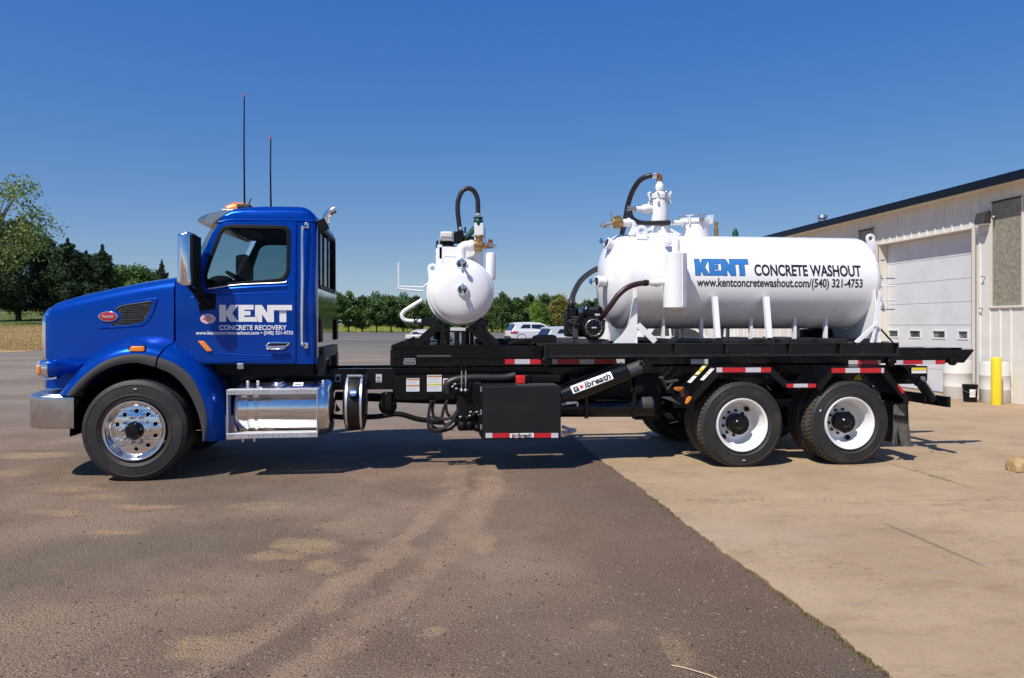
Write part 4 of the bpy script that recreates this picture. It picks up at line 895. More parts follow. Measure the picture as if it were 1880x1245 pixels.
c = copy_tree(fw, TR); set_wheel(c, -3.104, 2 * CY - 8.465, RF, 0.5, True)
rw = make_wheel('rear'); set_wheel(rw, 3.765, 8.362, RR_, 0.0)
XR = (3.765, 5.125)
for i, x in enumerate(XR):
    if i: c = copy_tree(rw, TR); set_wheel(c, x, 8.362, RR_, 2.0)
    c = copy_tree(rw, TR); set_wheel(c, x, 2 * CY - 8.362, RR_, 0.6 + i, True)
inner = [o for o in rw.children]
for i, x in enumerate(XR):          # the inner wheels of the duals: tyre and tread only can be seen
    for far in (False, True):
        c = rw.copy(); C.objects.link(c); c.parent = TR
        y = 8.362 + 0.325; set_wheel(c, x, (2 * CY - y) if far else y, RR_, 0.4 + i, far)
        for ch in rw.children:
            if ch.name.startswith('tread') or ch.name.startswith('dark_drum'):
                d_ = ch.copy(); C.objects.link(d_); d_.parent = c

# ---- frame, axles and the dark things beneath
def tbox(lo, hi, name, m='black', bevel=0.006, parent=TR): return MB().box(lo, hi).build(name, m, parent, bevel=bevel)
z1 = at(700, 677, 9.22).z; z0 = at(700, 715, 9.22).z
for y in (9.22, 2 * CY - 9.22 - 0.09):
    b = MB(); b.box((-4.0, y, z0), (6.6, y + 0.012, z1)); s = 1 if y < CY else -1
    yy = (y, y + 0.09) if y < CY else (y - 0.078, y + 0.012)
    b.box((-4.0, yy[0] + 0.001, z1 - 0.011), (6.6, yy[1], z1 + 0.001)); b.box((-4.0, yy[0] + 0.001, z0 - 0.001), (6.6, yy[1], z0 + 0.011)); b.build('frame_rail', 'black', TR)
b = MB()
for x in (-3.9, -2.4, -0.9, 0.3, 1.6, 2.9, 4.45, 5.9): b.box((x, 9.31, z0 + 0.02), (x + 0.08, 2 * CY - 9.31, z1 - 0.02))
b.build('crossmember', 'matt', TR)
b = MB(); b.tube([(-3.104, 8.86, 0.55), (-3.104, 9.0, 0.50), (-3.104, CY, 0.42), (-3.104, 10.34, 0.50), (-3.104, 10.5, 0.55)], 0.06, 10); b.build('front_axle', 'matt', TR)
for x in XR:
    b = MB(); b.cyl((x, 9.0, 0.512), (x, 10.34, 0.512), 0.085, n=16); b.ball((x - 0.08, CY, 0.53), 0.23, 1.1, 0.9, 1.0); b.build('drive_axle', 'matt', TR)
    for y in (9.05, 10.12): MB().cyl((x, y, 0.512), (x, y + 0.17, 0.512), 0.22, n=24).build('brake_drum', 'matt', TR)
    for y in (9.16, 10.10): MB().bar((x - 0.55, y + 0.04, 0.68), (x + 0.55, y + 0.04, 0.68), 0.09, 0.10).build('spring_beam', 'matt', TR, bevel=0.01)
MB().cyl((-1.2, CY, 0.80), (3.5, CY, 0.56), 0.055, n=14).build('driveshaft', 'matt', TR)
b = MB(); b.box((-3.8, 9.36, 0.62), (-2.35, 9.98, 1.35)); b.box((-2.35, 9.42, 0.60), (-1.35, 9.92, 1.05)); b.build('engine_block', 'matt', TR, bevel=0.05)
tbox((-2.35, 8.80, 1.12), (-1.25, 2 * CY - 8.80, 1.26), 'cab_floor', 'matt', 0.01)
# inner wheel arch above the front wheel
b = MB(); ang = np.linspace(-0.15, PI + 0.05, 22)
b.loft([[Vector((-3.104 + 0.70 * math.cos(a), y, 0.52 + 0.70 * math.sin(a))) for a in ang] for y in (8.56, 9.22)]); b.build('wheel_arch_liner', 'matt', TR, fix=False)
b = MB(); b.loft([[mir((-3.104 + 0.70 * math.cos(a), y, 0.52 + 0.70 * math.sin(a))) for a in ang] for y in (8.56, 9.22)]); b.build('wheel_arch_liner', 'matt', TR, fix=False)
b = MB(); b.loft([[Vector((-3.104 + 0.70 * math.cos(a), 9.22, 0.52 + 0.70 * math.sin(a))) for a in ang], [Vector((-3.104, 9.22, 0.52)) for a in ang]]); b.build('liner_wall', 'matt', TR, fix=False)

# ---- hood
hx = [at(px, 560, 8.77 + (319 - px) / 239 * 0.20).x for px in (80, 84, 92, 104, 125, 150, 175, 200, 230, 260, 290, 319)]
hz = [at(px, py, 9.02).z for px, py in ((80, 569), (84, 562), (92, 556), (104, 552), (125, 546), (150, 540.5), (175, 535), (200, 530), (230, 524), (260, 519), (290, 514.5), (319, 511))]
HX1 = hx[-1]
def hood_y(x): return 8.76 + (HX1 - x) * 0.150                      # near side plane of the hood
rings = []
for i, (x, zt) in enumerate(zip(hx, hz)):
    y0 = hood_y(x) + (0.03 if i == 0 else 0.008 if i == 1 else 0); hw = CY - y0; r = min(0.17, hw * 0.3); half = []
    dx_ = x + 3.104; zb = max(0.98, 0.52 + math.sqrt(max(0, 0.5 - dx_ * dx_)) + 0.06) if i > 2 else 0.98
    for t in (0, 0.2, 0.4, 0.6, 0.8, 1.0): half.append((y0 + 0.012 * t, zb + (zt - r * 0.92 - zb) * t))
    for k in range(1, 9):
        a = PI / 2 * k / 8; half.append((y0 + 0.012 + r * (1 - math.cos(a)), zt - r * 0.92 + r * 0.92 * math.sin(a)))
    ye = y0 + 0.012 + r
    for k in range(1, 5): t = k / 4; half.append((ye + (CY - ye) * t, zt + 0.07 * math.sin(t * PI / 2)))
    rings.append([Vector((x, y, z)) for y, z in half] + [Vector((x, 2 * CY - y, z)) for y, z in half[::-1][1:]])
HOOD = MB().loft(rings, caps=True).build('hood', 'blue', TR, angle=50)
# grille and its chrome surround at the nose
gx = hx[0]
b = MB(); yn = hood_y(gx) + 0.03
b.tube([(gx - 0.012, yn + 0.02, 1.0), (gx - 0.014, yn + 0.02, 1.6), (gx - 0.012, yn + 0.03, hz[0] - 0.10), (gx - 0.005, yn + 0.10, hz[0] - 0.015), (gx - 0.02, yn + 0.3, hz[0] + 0.02), (gx - 0.03, CY, hz[0] + 0.05), (gx - 0.02, 2 * CY - yn - 0.3, hz[0] + 0.02), (gx - 0.005, 2 * CY - yn - 0.10, hz[0] - 0.015), (gx - 0.012, 2 * CY - yn - 0.03, hz[0] - 0.10), (gx - 0.012, 2 * CY - yn - 0.02, 1.0)], 0.028, 10, 6)
GRI = b.build('grille_surround', 'chrome', TR)
MB().box((gx - 0.02, yn + 0.04, 0.98), (gx - 0.006, 2 * CY - yn - 0.04, hz[0] - 0.04)).build('grille_mesh', 'matt', GRI)
b = MB()
for k in range(9): b.cyl((gx - 0.024, yn + 0.15 + k * (2 * (CY - yn) - 0.3) / 8, 1.0), (gx - 0.024, yn + 0.15 + k * (2 * (CY - yn) - 0.3) / 8, hz[0] - 0.05), 0.008, n=8)
b.build('grille_bar', 'chrome', GRI)
def hoodplane(off): return lambda x, y, z: (x, hood_y(x) + 0.010 - off - z, y)
def hpx(pts): return [(at(x, y, hood_y(at(x, y, 8.85).x)).x, at(x, y, hood_y(at(x, y, 8.85).x)).z) for x, y in pts]
vent = [(201, 599), (218, 590), (224, 582), (221, 575), (211, 568), (223, 561.5), (250, 557), (281, 553), (271, 579), (265, 588), (257, 594), (230, 597)]
outer = [(178, 604), (205, 591), (206, 574), (203, 566), (220, 557), (250, 551), (290, 546), (284, 570), (274, 590), (262, 599), (230, 602)]
plate([rounded(hpx(outer), 0.03), rounded(hpx(vent), 0.012)[::-1]], hoodplane(0.0), 'vent_surround', 'blue', HOOD, 0.022, 0.009)
g = NT('vent_mesh'); v_ = g.voro(62, 'Distance', g.mapping((1, 1, 1.6)))
g.b.inputs['Roughness'].default_value = 0.5
ventm = g.done(g.mix(g.mr(v_, 0.45, 0.62), (0.006, 0.006, 0.007), (0.05, 0.052, 0.055))); g.bump(v_, 1.0, 0.006)
VEN = plate([rounded(hpx(vent), 0.012)], hoodplane(0.004), 'side_vent', ventm, HOOD, 0.006, 0.0)
b = MB(); b.tube([(at(x, y, 8.85).x, hood_y(at(x, y, 8.85).x) - 0.006, at(x, y, hood_y(at(x, y, 8.85).x)).z) for x, y in vent[4:8]], 0.0035, 6); b.build('vent_trim', 'chrome', HOOD)
# honeycomb bars
b = MB()
for k in range(9):
    for j in range(14):
        px_ = 205 + j * 5.4 + (2.7 if k % 2 else 0); py_ = 557 + k * 4.6
        q = at(px_, py_, hood_y(at(px_, py_, 8.85).x))
        lo_ = 597 - (px_ - 201) * 0.05 if px_ < 262 else 594 - (px_ - 257) * 1.55; up_ = 568 - (px_ - 211) * 0.215
        if up_ + 1 < py_ < lo_ - 1 and px_ < 277 - (py_ - 556) * 0.30 and not (px_ < 226 and 570 < py_ < 590 and px_ < 222):
            y_ = hood_y(q.x) - 0.001
            b.torus((q.x, y_, q.z), (0, 1, 0), 0.0155, 0.0028, 6, 4)
b.build('vent_honeycomb', 'plastic', HOOD)
em = hpx([(199, 581)])[0]
E1 = plate([ell(em[0], em[1], 0.112, 0.060, 40)], hoodplane(0.016), 'emblem', 'chrome', HOOD, 0.016, 0.006)
plate([ell(em[0], em[1], 0.100, 0.050, 40)], hoodplane(0.022), 'emblem_enamel', 'emblem', HOOD, 0.010, 0.003)
def put_text(s, x0, z0_, x1, z1_, fn, m, parent, bold=0.0, shear=0.0, cuts=(), name='lettering'):
    return remap(text_mesh(s, x0, z0_, x1, z1_, bold, shear), fn, name, m, parent, cuts, 180)
put_text('Peterbilt', em[0] - 0.065, em[1] - 0.018, em[0] + 0.065, em[1] + 0.018, hoodplane(0.0285), 'lens', HOOD, 0.012, 0.3, name='emblem_script')

# ---- fender: crease on the hood, bulging skin, grey flare, lip
A1 = [(97, 725), (101, 716), (120, 694), (148, 663), (185, 636), (223, 621), (257, 617), (292, 619), (318, 626)]
A2 = [(321, 627), (353, 640), (377, 662), (395, 689), (408, 728), (413, 768), (413.5, 808)]
B1 = [(122, 726), (133, 712), (156, 689), (189, 665), (223, 653), (257, 650), (289, 655)]
B2 = [(292, 656), (324, 669), (353, 694), (372, 733), (381, 773), (377, 809)]
C1 = [(134, 727), (150, 710), (175, 687.5), (209, 671.5), (247, 666), (284, 674)]
C2 = [(287, 675), (317, 689), (344, 719), (361, 754), (370, 790), (371, 810)]
def fender(A, B, Cc, yA, nm, capx=None):
    n = 36
    a = resample(catmull([at(x, y, 8.72) for x, y in A], 6), n); b_ = resample(catmull([at(x, y, 8.50) for x, y in B], 6), n); c_ = resample(catmull([at(x, y, 8.475) for x, y in Cc], 6), n)
    rows = []
    for k in range(9):
        t = k / 8; row = []
        for i, (p, q) in enumerate(zip(a, b_)):
            pp = Vector((p.x, yA(p.x), p.z)); qq = Vector((q.x, 8.50, q.z)); ct = Vector((p.x * 0.55 + q.x * 0.45, 8.515, p.z * 0.62 + q.z * 0.38))
            row.append((1 - t) ** 2 * pp + 2 * t * (1 - t) * ct + t * t * qq)
        rows.append(row)
    f = MB().loft(rows).build(nm, 'blue', TR, fix=False, angle=60)
    fl = []
    fl.append([Vector((q.x, 8.515, q.z)) for q in b_])
    for k in range(5):
        t = k / 4; fl.append([Vector((q.x + (c__.x - q.x) * t, 8.488 - 0.010 * math.sin(t * PI), q.z + (c__.z - q.z) * t)) for q, c__ in zip(b_, c_)])
    fl.append([Vector((c__.x, 8.53, c__.z)) for c__ in c_]); fl.append([Vector((c__.x, 8.62, c__.z)) for c__ in c_])
    MB().loft(fl).build('flare', 'plastic', f, fix=False, angle=60)
    return f
FE = fender(A1, B1, C1, lambda x: hood_y(x) + 0.012, 'fender')
FR = fender(A2, B2, C2, lambda x: 8.72, 'rear_fender')
# fender cheek in front of the hood side and the back panel of the cab side fender
b = MB(); e = [at(x, y, 8.72) for x, y in A2]
b.loft([[Vector((p.x, 8.72, p.z)) for p in e], [Vector((p.x + 0.0, 9.15, p.z)) for p in e]]); b.build('fender_inner', 'blue', FR, fix=False)
q = at(257, 642, 8.53)
def lamp_plate(pts, Y, m, nm, parent, th=0.02, bv=0.007, fn=None, r=0.02): return plate([rounded(pq(pts, Y), r)], fn or flatY(Y), nm, m, parent, th, bv)
lamp_plate([(235, 647), (238, 634.5), (266, 634), (269, 639), (268, 647)], 8.53, 'matt', 'marker_base', FE, 0.03, 0.006)
lamp_plate([(237, 645.5), (240, 636), (264, 635.5), (266.5, 639), (266, 645.5)], 8.51, 'amber', 'marker_lamp', FE, 0.03, 0.008)

# ---- headlamp pod
x0, x1 = at(63, 678, 8.62).x, at(116, 678, 8.62).x; zt, zb = at(80, 660, 8.62).z, at(80, 694, 8.62).z; zm = (zt + zb) / 2; hh = (zt - zb) / 2
def pod(s):
    f = (lambda v: v) if s > 0 else mir
    rr_ = [(x0 + 0.0, 0.80, 0.10), (x0 + 0.03, 0.92, 0.05), (x0 + 0.10, 1.0, 0.01), (x0 + 0.17, 1.0, 0.0)]
    def ring(x, k, dy): return [f(Vector((x, 8.60 + dy + 0.16 + (-0.16) * math.copysign(abs(math.cos(a)) ** 0.5, math.cos(a)) , zm + hh * k * math.copysign(abs(math.sin(a)) ** 0.55, math.sin(a))))) for a in np.linspace(0, 2 * PI, 24, endpoint=False)]
    H = MB().loft([ring(x0 + 0.14, 1.0, 0), ring(x0 + 0.20, 0.98, 0.0), ring((x0 + x1) / 2 + 0.08, 0.92, 0.02), ring(x1 - 0.02, 0.7, 0.07), ring(x1 + 0.10, 0.4, 0.16)], closed=True, caps=True).build('headlight', 'blue', TR, angle=40)
    MB().loft([ring(x0 + 0.055, 0.97, 0.006), ring(x0 + 0.08, 1.01, -0.003), ring(x0 + 0.142, 1.02, -0.004)], closed=True).build('headlight_bezel', 'chrome', H, angle=60)
    MB().loft([ring(x0 - 0.02, 0.55, 0.09), ring(x0, 0.8, 0.045), ring(x0 + 0.03, 0.93, 0.012), ring(x0 + 0.057, 0.965, 0.006)], closed=True, caps=True).build('headlight_lens', 'lens', H, angle=60)
    p = at(71, 679, 8.6); b = MB(); b.box((p.x - 0.022, 8.592, p.z - 0.05), (p.x + 0.022, 8.63, p.z + 0.05))
    if s < 0: b.v = [tuple(mir(v)) for v in b.v]
    b.build('turn_signal', 'amber', H, bevel=0.015)
    return H
pod(1); pod(-1)
b = MB(); b.bar(at(78, 697, 8.66), at(108, 693, 8.66), 0.10, 0.02); b.build('pod_bracket', 'chrome', TR, bevel=0.006)
# ---- bumper
bz1, bz0 = at(90, 726, 8.55).z, at(90, 789, 8.55).z
xr = at(134.5, 760, 8.55).x
plan = catmull([(xr, 8.56, 0), (-3.98, 8.565, 0), (-4.15, 8.60, 0), (-4.27, 8.70, 0), (-4.36, 8.90, 0), (-4.43, 9.25, 0), (-4.45, CY, 0)], 6); plan = plan + [mir(p) for p in plan[::-1][1:]]
def inn(i, dd):
    a = plan[max(0, i - 1)]; c_ = plan[min(len(plan) - 1, i + 1)]; t = (c_ - a).normalized(); nrm = Vector((-t.y, t.x, 0)); nrm = nrm if nrm.dot(Vector((-3.5, CY, 0)) - plan[i]) > 0 else -nrm
    return plan[i] + nrm * dd
rows = []
for dd, z in ((0.10, bz1 - 0.002), (0.06, bz1), (0.055, bz1 - 0.006), (0.035, bz1 - 0.006), (0.03, bz1 - 0.002), (0.012, bz1 - 0.006), (0.002, bz1 - 0.022), (0.0, bz1 - 0.05), (0.0, bz0 + 0.03), (0.006, bz0 + 0.008), (0.03, bz0), (0.05, bz0)):
    rows.append([Vector((p.x, p.y, z)) for p in (inn(i, dd) for i in range(len(plan)))])
BU = MB().loft(rows).build('bumper', 'bumper', TR, fix=False, angle=50)
b = MB(); rowsT = []
for k in range(9): 
    dd = 0.10 + k * 0.022; rowsT.append([Vector((p.x, p.y, bz1 + (0.004 if k % 2 else -0.002) + k * 0.001)) for p in (inn(i, dd) for i in range(2, len(plan) - 2))])
MB().loft(rowsT).build('bumper_step', 'bumper', BU, fix=False, angle=20)
MB().prism([(xr + 0.01, 8.57, bz1 - 0.03), (xr - 0.05, 8.57, bz0 + 0.02), (xr - 0.3, 9.1, bz0 + 0.02), (xr - 0.3, 9.1, bz1 - 0.03)], (0.03, 0, 0)).build('bumper_bracket', 'matt', BU)

# ---- cab shell
SY = 8.64
cabp = [(324, 668), (324, 517), (345, 511), (365, 477), (385, 440), (401, 409), (407, 396), (416, 388.5), (426, 384), (446, 381), (474, 379), (510, 378.5), (542, 379), (556, 380.5), (567, 385.5), (575, 393), (579, 402), (581, 415), (581, 668)]
cabp = [(x, 668 if y == 668 else y) for x, y in cabp]
P3 = [at(x, y, SY + 0.05) for x, y in cabp]; BACKX = P3[-1].x
def cab_y(z):
    """the cab sides lean in above the belt line and roll over at the roof"""
    t = max(0.0, (z - 2.13)); return 0.055 * (t / 0.9) ** 1.3 + (0.10 * max(0, (z - 2.97) / 0.11) ** 2 if z > 2.97 else 0) - 0.012 * math.exp(-((z - 1.95) / 0.22) ** 2)
b = MB(); rings = []; rr_ = 0.06
sect = [(SY + rr_ * (1 - math.sin(a)), rr_ * (1 - math.cos(a))) for a in np.linspace(PI / 2, 0, 6)]
for yy, sh in sect + [(2 * CY - y, q) for y, q in sect[::-1]]:
    cx_ = -1.9; ring = []
    for p in P3:
        ring.append(Vector((p.x + (sh * 0.25 if p.x < cx_ - 0.3 else -sh if p.x > cx_ + 0.62 else 0), yy, p.z - (sh if p.z > 2.95 else 0))))
    rings.append(ring)
b.loft(rings, closed=True, caps=True)
CAB = b.build('cab', 'blue', None, org=Vector((0, 0, 0)), angle=30)
# cut the inside, the side windows, windscreen and back window
inp = [(340, 664), (352, 530), (352, 508), (357, 487), (378, 436), (396, 405), (425, 397), (474, 393), (542, 393), (560, 397), (570, 410), (574, 430), (574, 664)]
b = MB(); b.prism([Vector((p.x, SY + 0.07, p.z)) for p in (at(x, y, SY + 0.05) for x, y in inp)], (0, 2 * (CY - SY) - 0.14, 0)); cut = b.build('cut', 'interior', None, org=Vector()); boolean(CAB, cut)
winp = [(381, 527), (377, 505), (384, 482), (404, 426), (412, 418), (424, 415), (522, 417), (529.5, 424), (529.5, 496), (526, 506), (517, 514)]
wp = rounded(pq(winp, SY), 0.035)
b = MB(); b.prism([(x, SY - 0.3, z) for x, z in wp], (0, 2 * (CY - SY) + 0.6, 0)); cut = b.build('cut', 'interior', None, org=Vector()); boolean(CAB, cut)
b = MB(); b.prism([(-3.2, 8.80, 2.26), (-3.2, 8.80, 2.93), (-2.0, 8.80, 2.93), (-2.0, 8.80, 2.26)], (0, 2 * (CY - 8.80), 0)); cut = b.build('cut', 'interior', None, org=Vector()); boolean(CAB, cut)
b = MB(); b.box((BACKX - 0.15, 8.92, 2.18), (BACKX + 0.2, 2 * CY - 8.92, 2.84)); cut = b.build('cut', 'interior', None, org=Vector()); boolean(CAB, cut)
bm = bmesh.new(); bm.from_mesh(CAB.data)
for k in range(14): bmesh.ops.bisect_plane(bm, geom=bm.verts[:] + bm.edges[:] + bm.faces[:], plane_co=(0, 0, 1.3 + k * 0.13), plane_no=(0, 0, 1))
for v in bm.verts:
    f = cab_y(v.co.z) * min(1.0, abs(v.co.y - CY) / 0.9); v.co.y += f if v.co.y < CY else -f
    if v.co.z > 2.90: v.co.z -= 0.05 * (abs(v.co.y - CY) / 1.03) ** 3 - 0.045
    v.co -= ORG[TR.name]
bm.to_mesh(CAB.data); bm.free(); CAB.data.shade_smooth(); CAB.data.set_sharp_from_angle(angle=math.radians(28)); ORG[CAB.name] = ORG[TR.name]; CAB.parent = TR

def sidefn(off): return lambda x, y, z: (x, SY + cab_y(y) - off - z, y)
zc = [1.27 + k * 0.05 for k in range(38)]
doorp = [(350.5, 666), (350.5, 517), (354, 508), (360, 497), (366, 484), (388, 428), (399, 413), (410, 408), (424, 406), (543.5, 406), (543.5, 666)]
DOOR = plate([rounded(pq(doorp, SY), 0.03), wp[::-1]], sidefn(0.010), 'door', 'blue', TR, 0.02, 0.006, zc, 24)
for pts, w_ in (([(352, 546), (420, 541), (500, 538), (540, 537)], 0.007), ([(392, 648.5), (440, 652), (500, 653.5), (540, 654)], 0.008)):
    pp = [at(x, y, SY) for x, y in pts]
    b = MB(); b.tube([Vector((p.x, SY + cab_y(p.z) - 0.020 + w_ * 0.35, p.z)) for p in pp], w_, 10, 8); b.build('door_crease', 'blue', DOOR, angle=80)
# rubber round the window, sill strip, glass
plate([rounded(pq([(380, 530.5), (373.5, 505), (381, 480), (401.5, 424), (410, 415), (424, 411.5), (524, 413.5), (533, 421), (533, 498), (529, 509), (519, 518)], SY), 0.045), rounded(pq([(384, 523), (381, 505), (388, 482), (407.5, 428), (414, 421), (425, 418.5), (520, 420.5), (526, 427), (526, 495), (523, 504), (516, 511)], SY), 0.03)[::-1]], sidefn(0.020), 'window_rubber', 'matt', DOOR, 0.014, 0.004, zc)
sp = [at(x, y, SY) for x, y in ((383, 530.5), (440, 523), (516, 519.5), (527, 517))]
b = MB(); b.tube([Vector((p.x, SY + cab_y(p.z) - 0.028, p.z)) for p in sp], 0.0075, 8, 5); b.build('window_sill', 'alubr', DOOR)
plate([wp], sidefn(0.004), 'door_glass', 'glass', DOOR, 0.0, 0.0, zc)
# belt line ledge catching the sky
pp = [at(x, y, SY) for x, y in ((384, 534), (398, 533.5), (412, 528.5), (470, 525), (528, 522.5))]
b = MB(); b.loft([[Vector((p.x, SY + cab_y(p.z) - 0.0205 - 0.018 * k, p.z - 0.030 * (1 - k) - 0.0 + 0.012 * k)) for p in pp] for k in (0, 1)] ); 
b = MB(); b.loft([[Vector((p.x, SY + cab_y(p.z) - 0.019, p.z + 0.004)) for p in pp], [Vector((p.x, SY + cab_y(p.z) - 0.036, p.z - 0.012)) for p in pp], [Vector((p.x, SY + cab_y(p.z) - 0.036, p.z - 0.02)) for p in pp], [Vector((p.x, SY + cab_y(p.z) - 0.019, p.z - 0.075)) for p in pp]]); b.build('belt_ledge', 'blue', DOOR, fix=False, angle=70)
# windscreen with wrap and wipers' cowl; back window; far glass
rows = []
for t in np.linspace(0, 1, 7):
    lo_, hi_ = at(348, 509, 8.8), at(403, 400, 8.8); p = lo_.lerp(hi_, float(t)); row = []
    for s_ in np.linspace(-1, 1, 15): row.append(Vector((p.x - 0.19 * (1 - s_ * s_) - 0.01, CY + s_ * (0.955 - 0.02 * t), p.z + 0.01)))
    rows.append(row)
MB().loft(rows).build('windscreen', 'screen', TR, fix=False, angle=180)
b = MB(); b.box((BACKX - 0.03, 8.90, 2.16), (BACKX - 0.024, 2 * CY - 8.90, 2.86)); b.build('back_window', 'glass', TR)
b = MB(); y0, y1, za, zb_ = 8.90, 2 * CY - 8.90, 2.16, 2.86
for q in ((y0 - 0.03, y0 + 0.03, za, zb_), (y1 - 0.03, y1 + 0.03, za, zb_), (CY - 0.03, CY + 0.03, za, zb_), (y0, y1, za - 0.03, za + 0.02), (y0, y1, zb_ - 0.02, zb_ + 0.03)): b.box((BACKX - 0.005, q[0], q[2]), (BACKX + 0.014, q[1], q[3]))
b.build('back_window_rubber', 'matt', TR, bevel=0.004)
b = MB(); b.prism([(x, 2 * CY - SY - 0.03, z) for x, z in wp], (0, 0.006, 0)); b.build('far_door_glass', 'screen', TR)
# polished sheet on the cab back with black mats and odd brackets
b = MB(); b.box((BACKX + 0.004, 8.74, 1.32), (BACKX + 0.010, 2 * CY - 8.74, 2.12)); b.build('back_sheet', 'chrome', TR)
for y in (8.76, 10.36): MB().box((BACKX + 0.012, y, 1.50), (BACKX + 0.04, y + 0.20, 1.78)).build('back_mat', 'matt', TR, bevel=0.008)
b = MB(); b.bar((BACKX + 0.03, 8.78, 2.92), (BACKX + 0.09, 8.78, 2.80), 0.08, 0.1); b.build('work_lamp', 'matt', TR, bevel=0.01)
q = at(610, 443, 10.45); b = MB(); b.cyl((q.x - 0.10, 10.45, q.z), (q.x + 0.02, 10.45, q.z + 0.02), 0.03, 0.075, n=16); b.build('rear_work_lamp', 'alu', TR)
b = MB(); b.box((BACKX + 0.012, 9.0, 1.30), (BACKX + 0.05, 10.4, 1.44)); b.box((BACKX - 0.02, 8.9, 1.1), (BACKX + 0.06, 9.1, 1.34)); b.box((BACKX - 0.02, 10.2, 1.1), (BACKX + 0.06, 10.4, 1.34)); b.build('cab_mount', 'plastic', TR, bevel=0.01)
# interior
b = MB(); b.prism([at(340, 540, 8.8) + Vector((0, -0.06, 0)), at(352, 512, 8.8) + Vector((0, -0.06, 0)), at(392, 514, 8.8) + Vector((0, -0.06, 0)), at(405, 527, 8.8) + Vector((0, -0.06, 0)), at(400, 600, 8.8) + Vector((0, -0.06, 0))], (0, 1.8, 0)); b.ball((-2.37, 9.15, 2.20), 0.13, 1.2, 1.6, 0.7); b.build('dashboard', 'interior', TR, bevel=0.02)
st = Vector((-2.12, 9.15, 2.22)); b = MB(); ax = Vector((0.52, 0, 0.85)); b.torus(st, ax, 0.215, 0.016, 28, 8); u_, w__ = frame_of(ax)
for k in range(3): b.cyl(st - ax * 0.05, st + (u_ * math.cos(k * 2.1) + w__ * math.sin(k * 2.1)) * 0.2, 0.012, n=6)
b.cyl(st - ax * 0.05, st - ax * 0.4, 0.04, n=10); b.build('steering_wheel', 'interior', TR)
for y in (8.85, 10.05):
    b = MB(); b.box((-1.85, y, 1.55), (-1.35, y + 0.45, 1.78)); b.box((-1.42, y + 0.02, 1.75), (-1.28, y + 0.43, 2.25), Matrix.Rotation(0.12, 3, 'Y')); b.build('cab_seat', 'seat', TR, bevel=0.05)
MB().box((-2.32, SY + 0.14, 2.86), (BACKX - 0.06, 2 * CY - SY - 0.14, 2.885)).build('headliner', 'interior', TR)
b = MB(); b.box((-2.10, 8.86, 2.78), (-1.96, 9.5, 2.80)); b.build('sun_flap', 'seat', TR)
MB().box((-1.49, 2 * CY - SY - 0.16, 2.55), (-1.38, 2 * CY - SY - 0.12, 2.68)).build('far_door_grab', 'seat', TR, bevel=0.02)

# ---- visor, roof lamps, aerials, stack
vt = [(357, 402), (360, 397.5), (369, 392.5), (384, 388.5), (404, 385.5), (426, 384)]; vb = [(426, 389), (404, 394), (392, 400), (381, 406.5), (370, 408.5), (360, 406)]
rings = []
for s_ in np.linspace(-1, 1, 23):
    ring = []
    for x, y in vt + vb:
        p = at(x, y, 8.74); fwd = max(0.0, (420 - x) / 62); ring.append(Vector((p.x + 0.055 * fwd - 0.20 * fwd * (1 - s_ * s_) + 0.05 * fwd * abs(s_) ** 8, CY + s_ * 0.935, p.z + 0.055 * (1 - s_ * s_) - 0.015 * abs(s_) ** 8)))
    rings.append(ring)
MB().loft(rings, closed=True, caps=True).build('sun_visor', 'visor', TR, angle=50)
for k, (dx, yy) in enumerate(((0.02, 8.98), (-0.03, 9.28), (-0.05, CY), (-0.03, 10.06), (0.02, 10.36))):
    p = at(437, 379, 8.98); x_ = p.x + dx; zr = 3.055 + 0.012 * (1 - ((yy - CY) / 0.8) ** 2)
    b = MB(); rings = []
    for t, hh_, w_ in ((-0.20, 0.0, 0.05), (-0.13, 0.045, 0.065), (-0.06, 0.075, 0.07), (0.06, 0.075, 0.065), (0.13, 0.05, 0.05), (0.17, 0.0, 0.04)):
        rings.append([Vector((x_ + t, yy + w_ * math.cos(a), zr - 0.005 + (hh_ + 0.01) * math.sin(a))) for a in np.linspace(0, PI, 9)])
    L_ = b.loft(rings).build('roof_marker_lamp', 'amber', TR, angle=60)
    MB().box((x_ - 0.19, yy - 0.062, zr - 0.02), (x_ + 0.18, yy + 0.062, zr + 0.012)).build('lamp_base', 'chrome', L_, bevel=0.008)
p = at(449, 380, 8.92); b = MB(); b.box((p.x - 0.07, 8.83, p.z - 0.03), (p.x + 0.08, 8.93, p.z + 0.025)); b.build('antenna_bracket', 'plastic', TR, bevel=0.015)
p2 = at(461, 364, 8.9); MB().cyl((p.x + 0.04, 8.9, p.z), (p2.x, 8.9, p2.z), 0.006, n=6).build('antenna_stub', 'matt', TR)
for px_, ptop, pbot in ((449, 172, 378), (497.5, 249, 384)):
    a_, c_ = at(px_, pbot, 8.88), at(px_ - 0.5, ptop + 6, 8.88); e_ = at(px_ - 0.5, ptop, 8.88)
    AN = MB().tube([a_, a_.lerp(c_, 0.5) + Vector((-0.004, 0, 0)), c_], lambda t: 0.011 - 0.004 * t, 8, 8).build('antenna', 'matt', TR)
    MB().cyl(c_, e_, 0.010, n=8).build('antenna_tip', mat('pink_red_tip', (0.6, 0.06, 0.12), 0.5), AN)
ex = at(596, 420, 10.2)
sp_ = [at(x, y, 10.32) for x, y in ((597, 640), (597, 430), (597.5, 408), (601, 396), (608, 388.5), (615, 385))]
EXH = MB().tube(sp_, 0.052, 16, 8).build('exhaust_stack', 'alu', TR)
dv_ = (sp_[-1] - sp_[-2]).normalized(); MB().cyl(sp_[-1] + dv_ * 0.0005, sp_[-1] + dv_ * 0.002, 0.046, n=16).build('exhaust_mouth', 'matt', EXH)
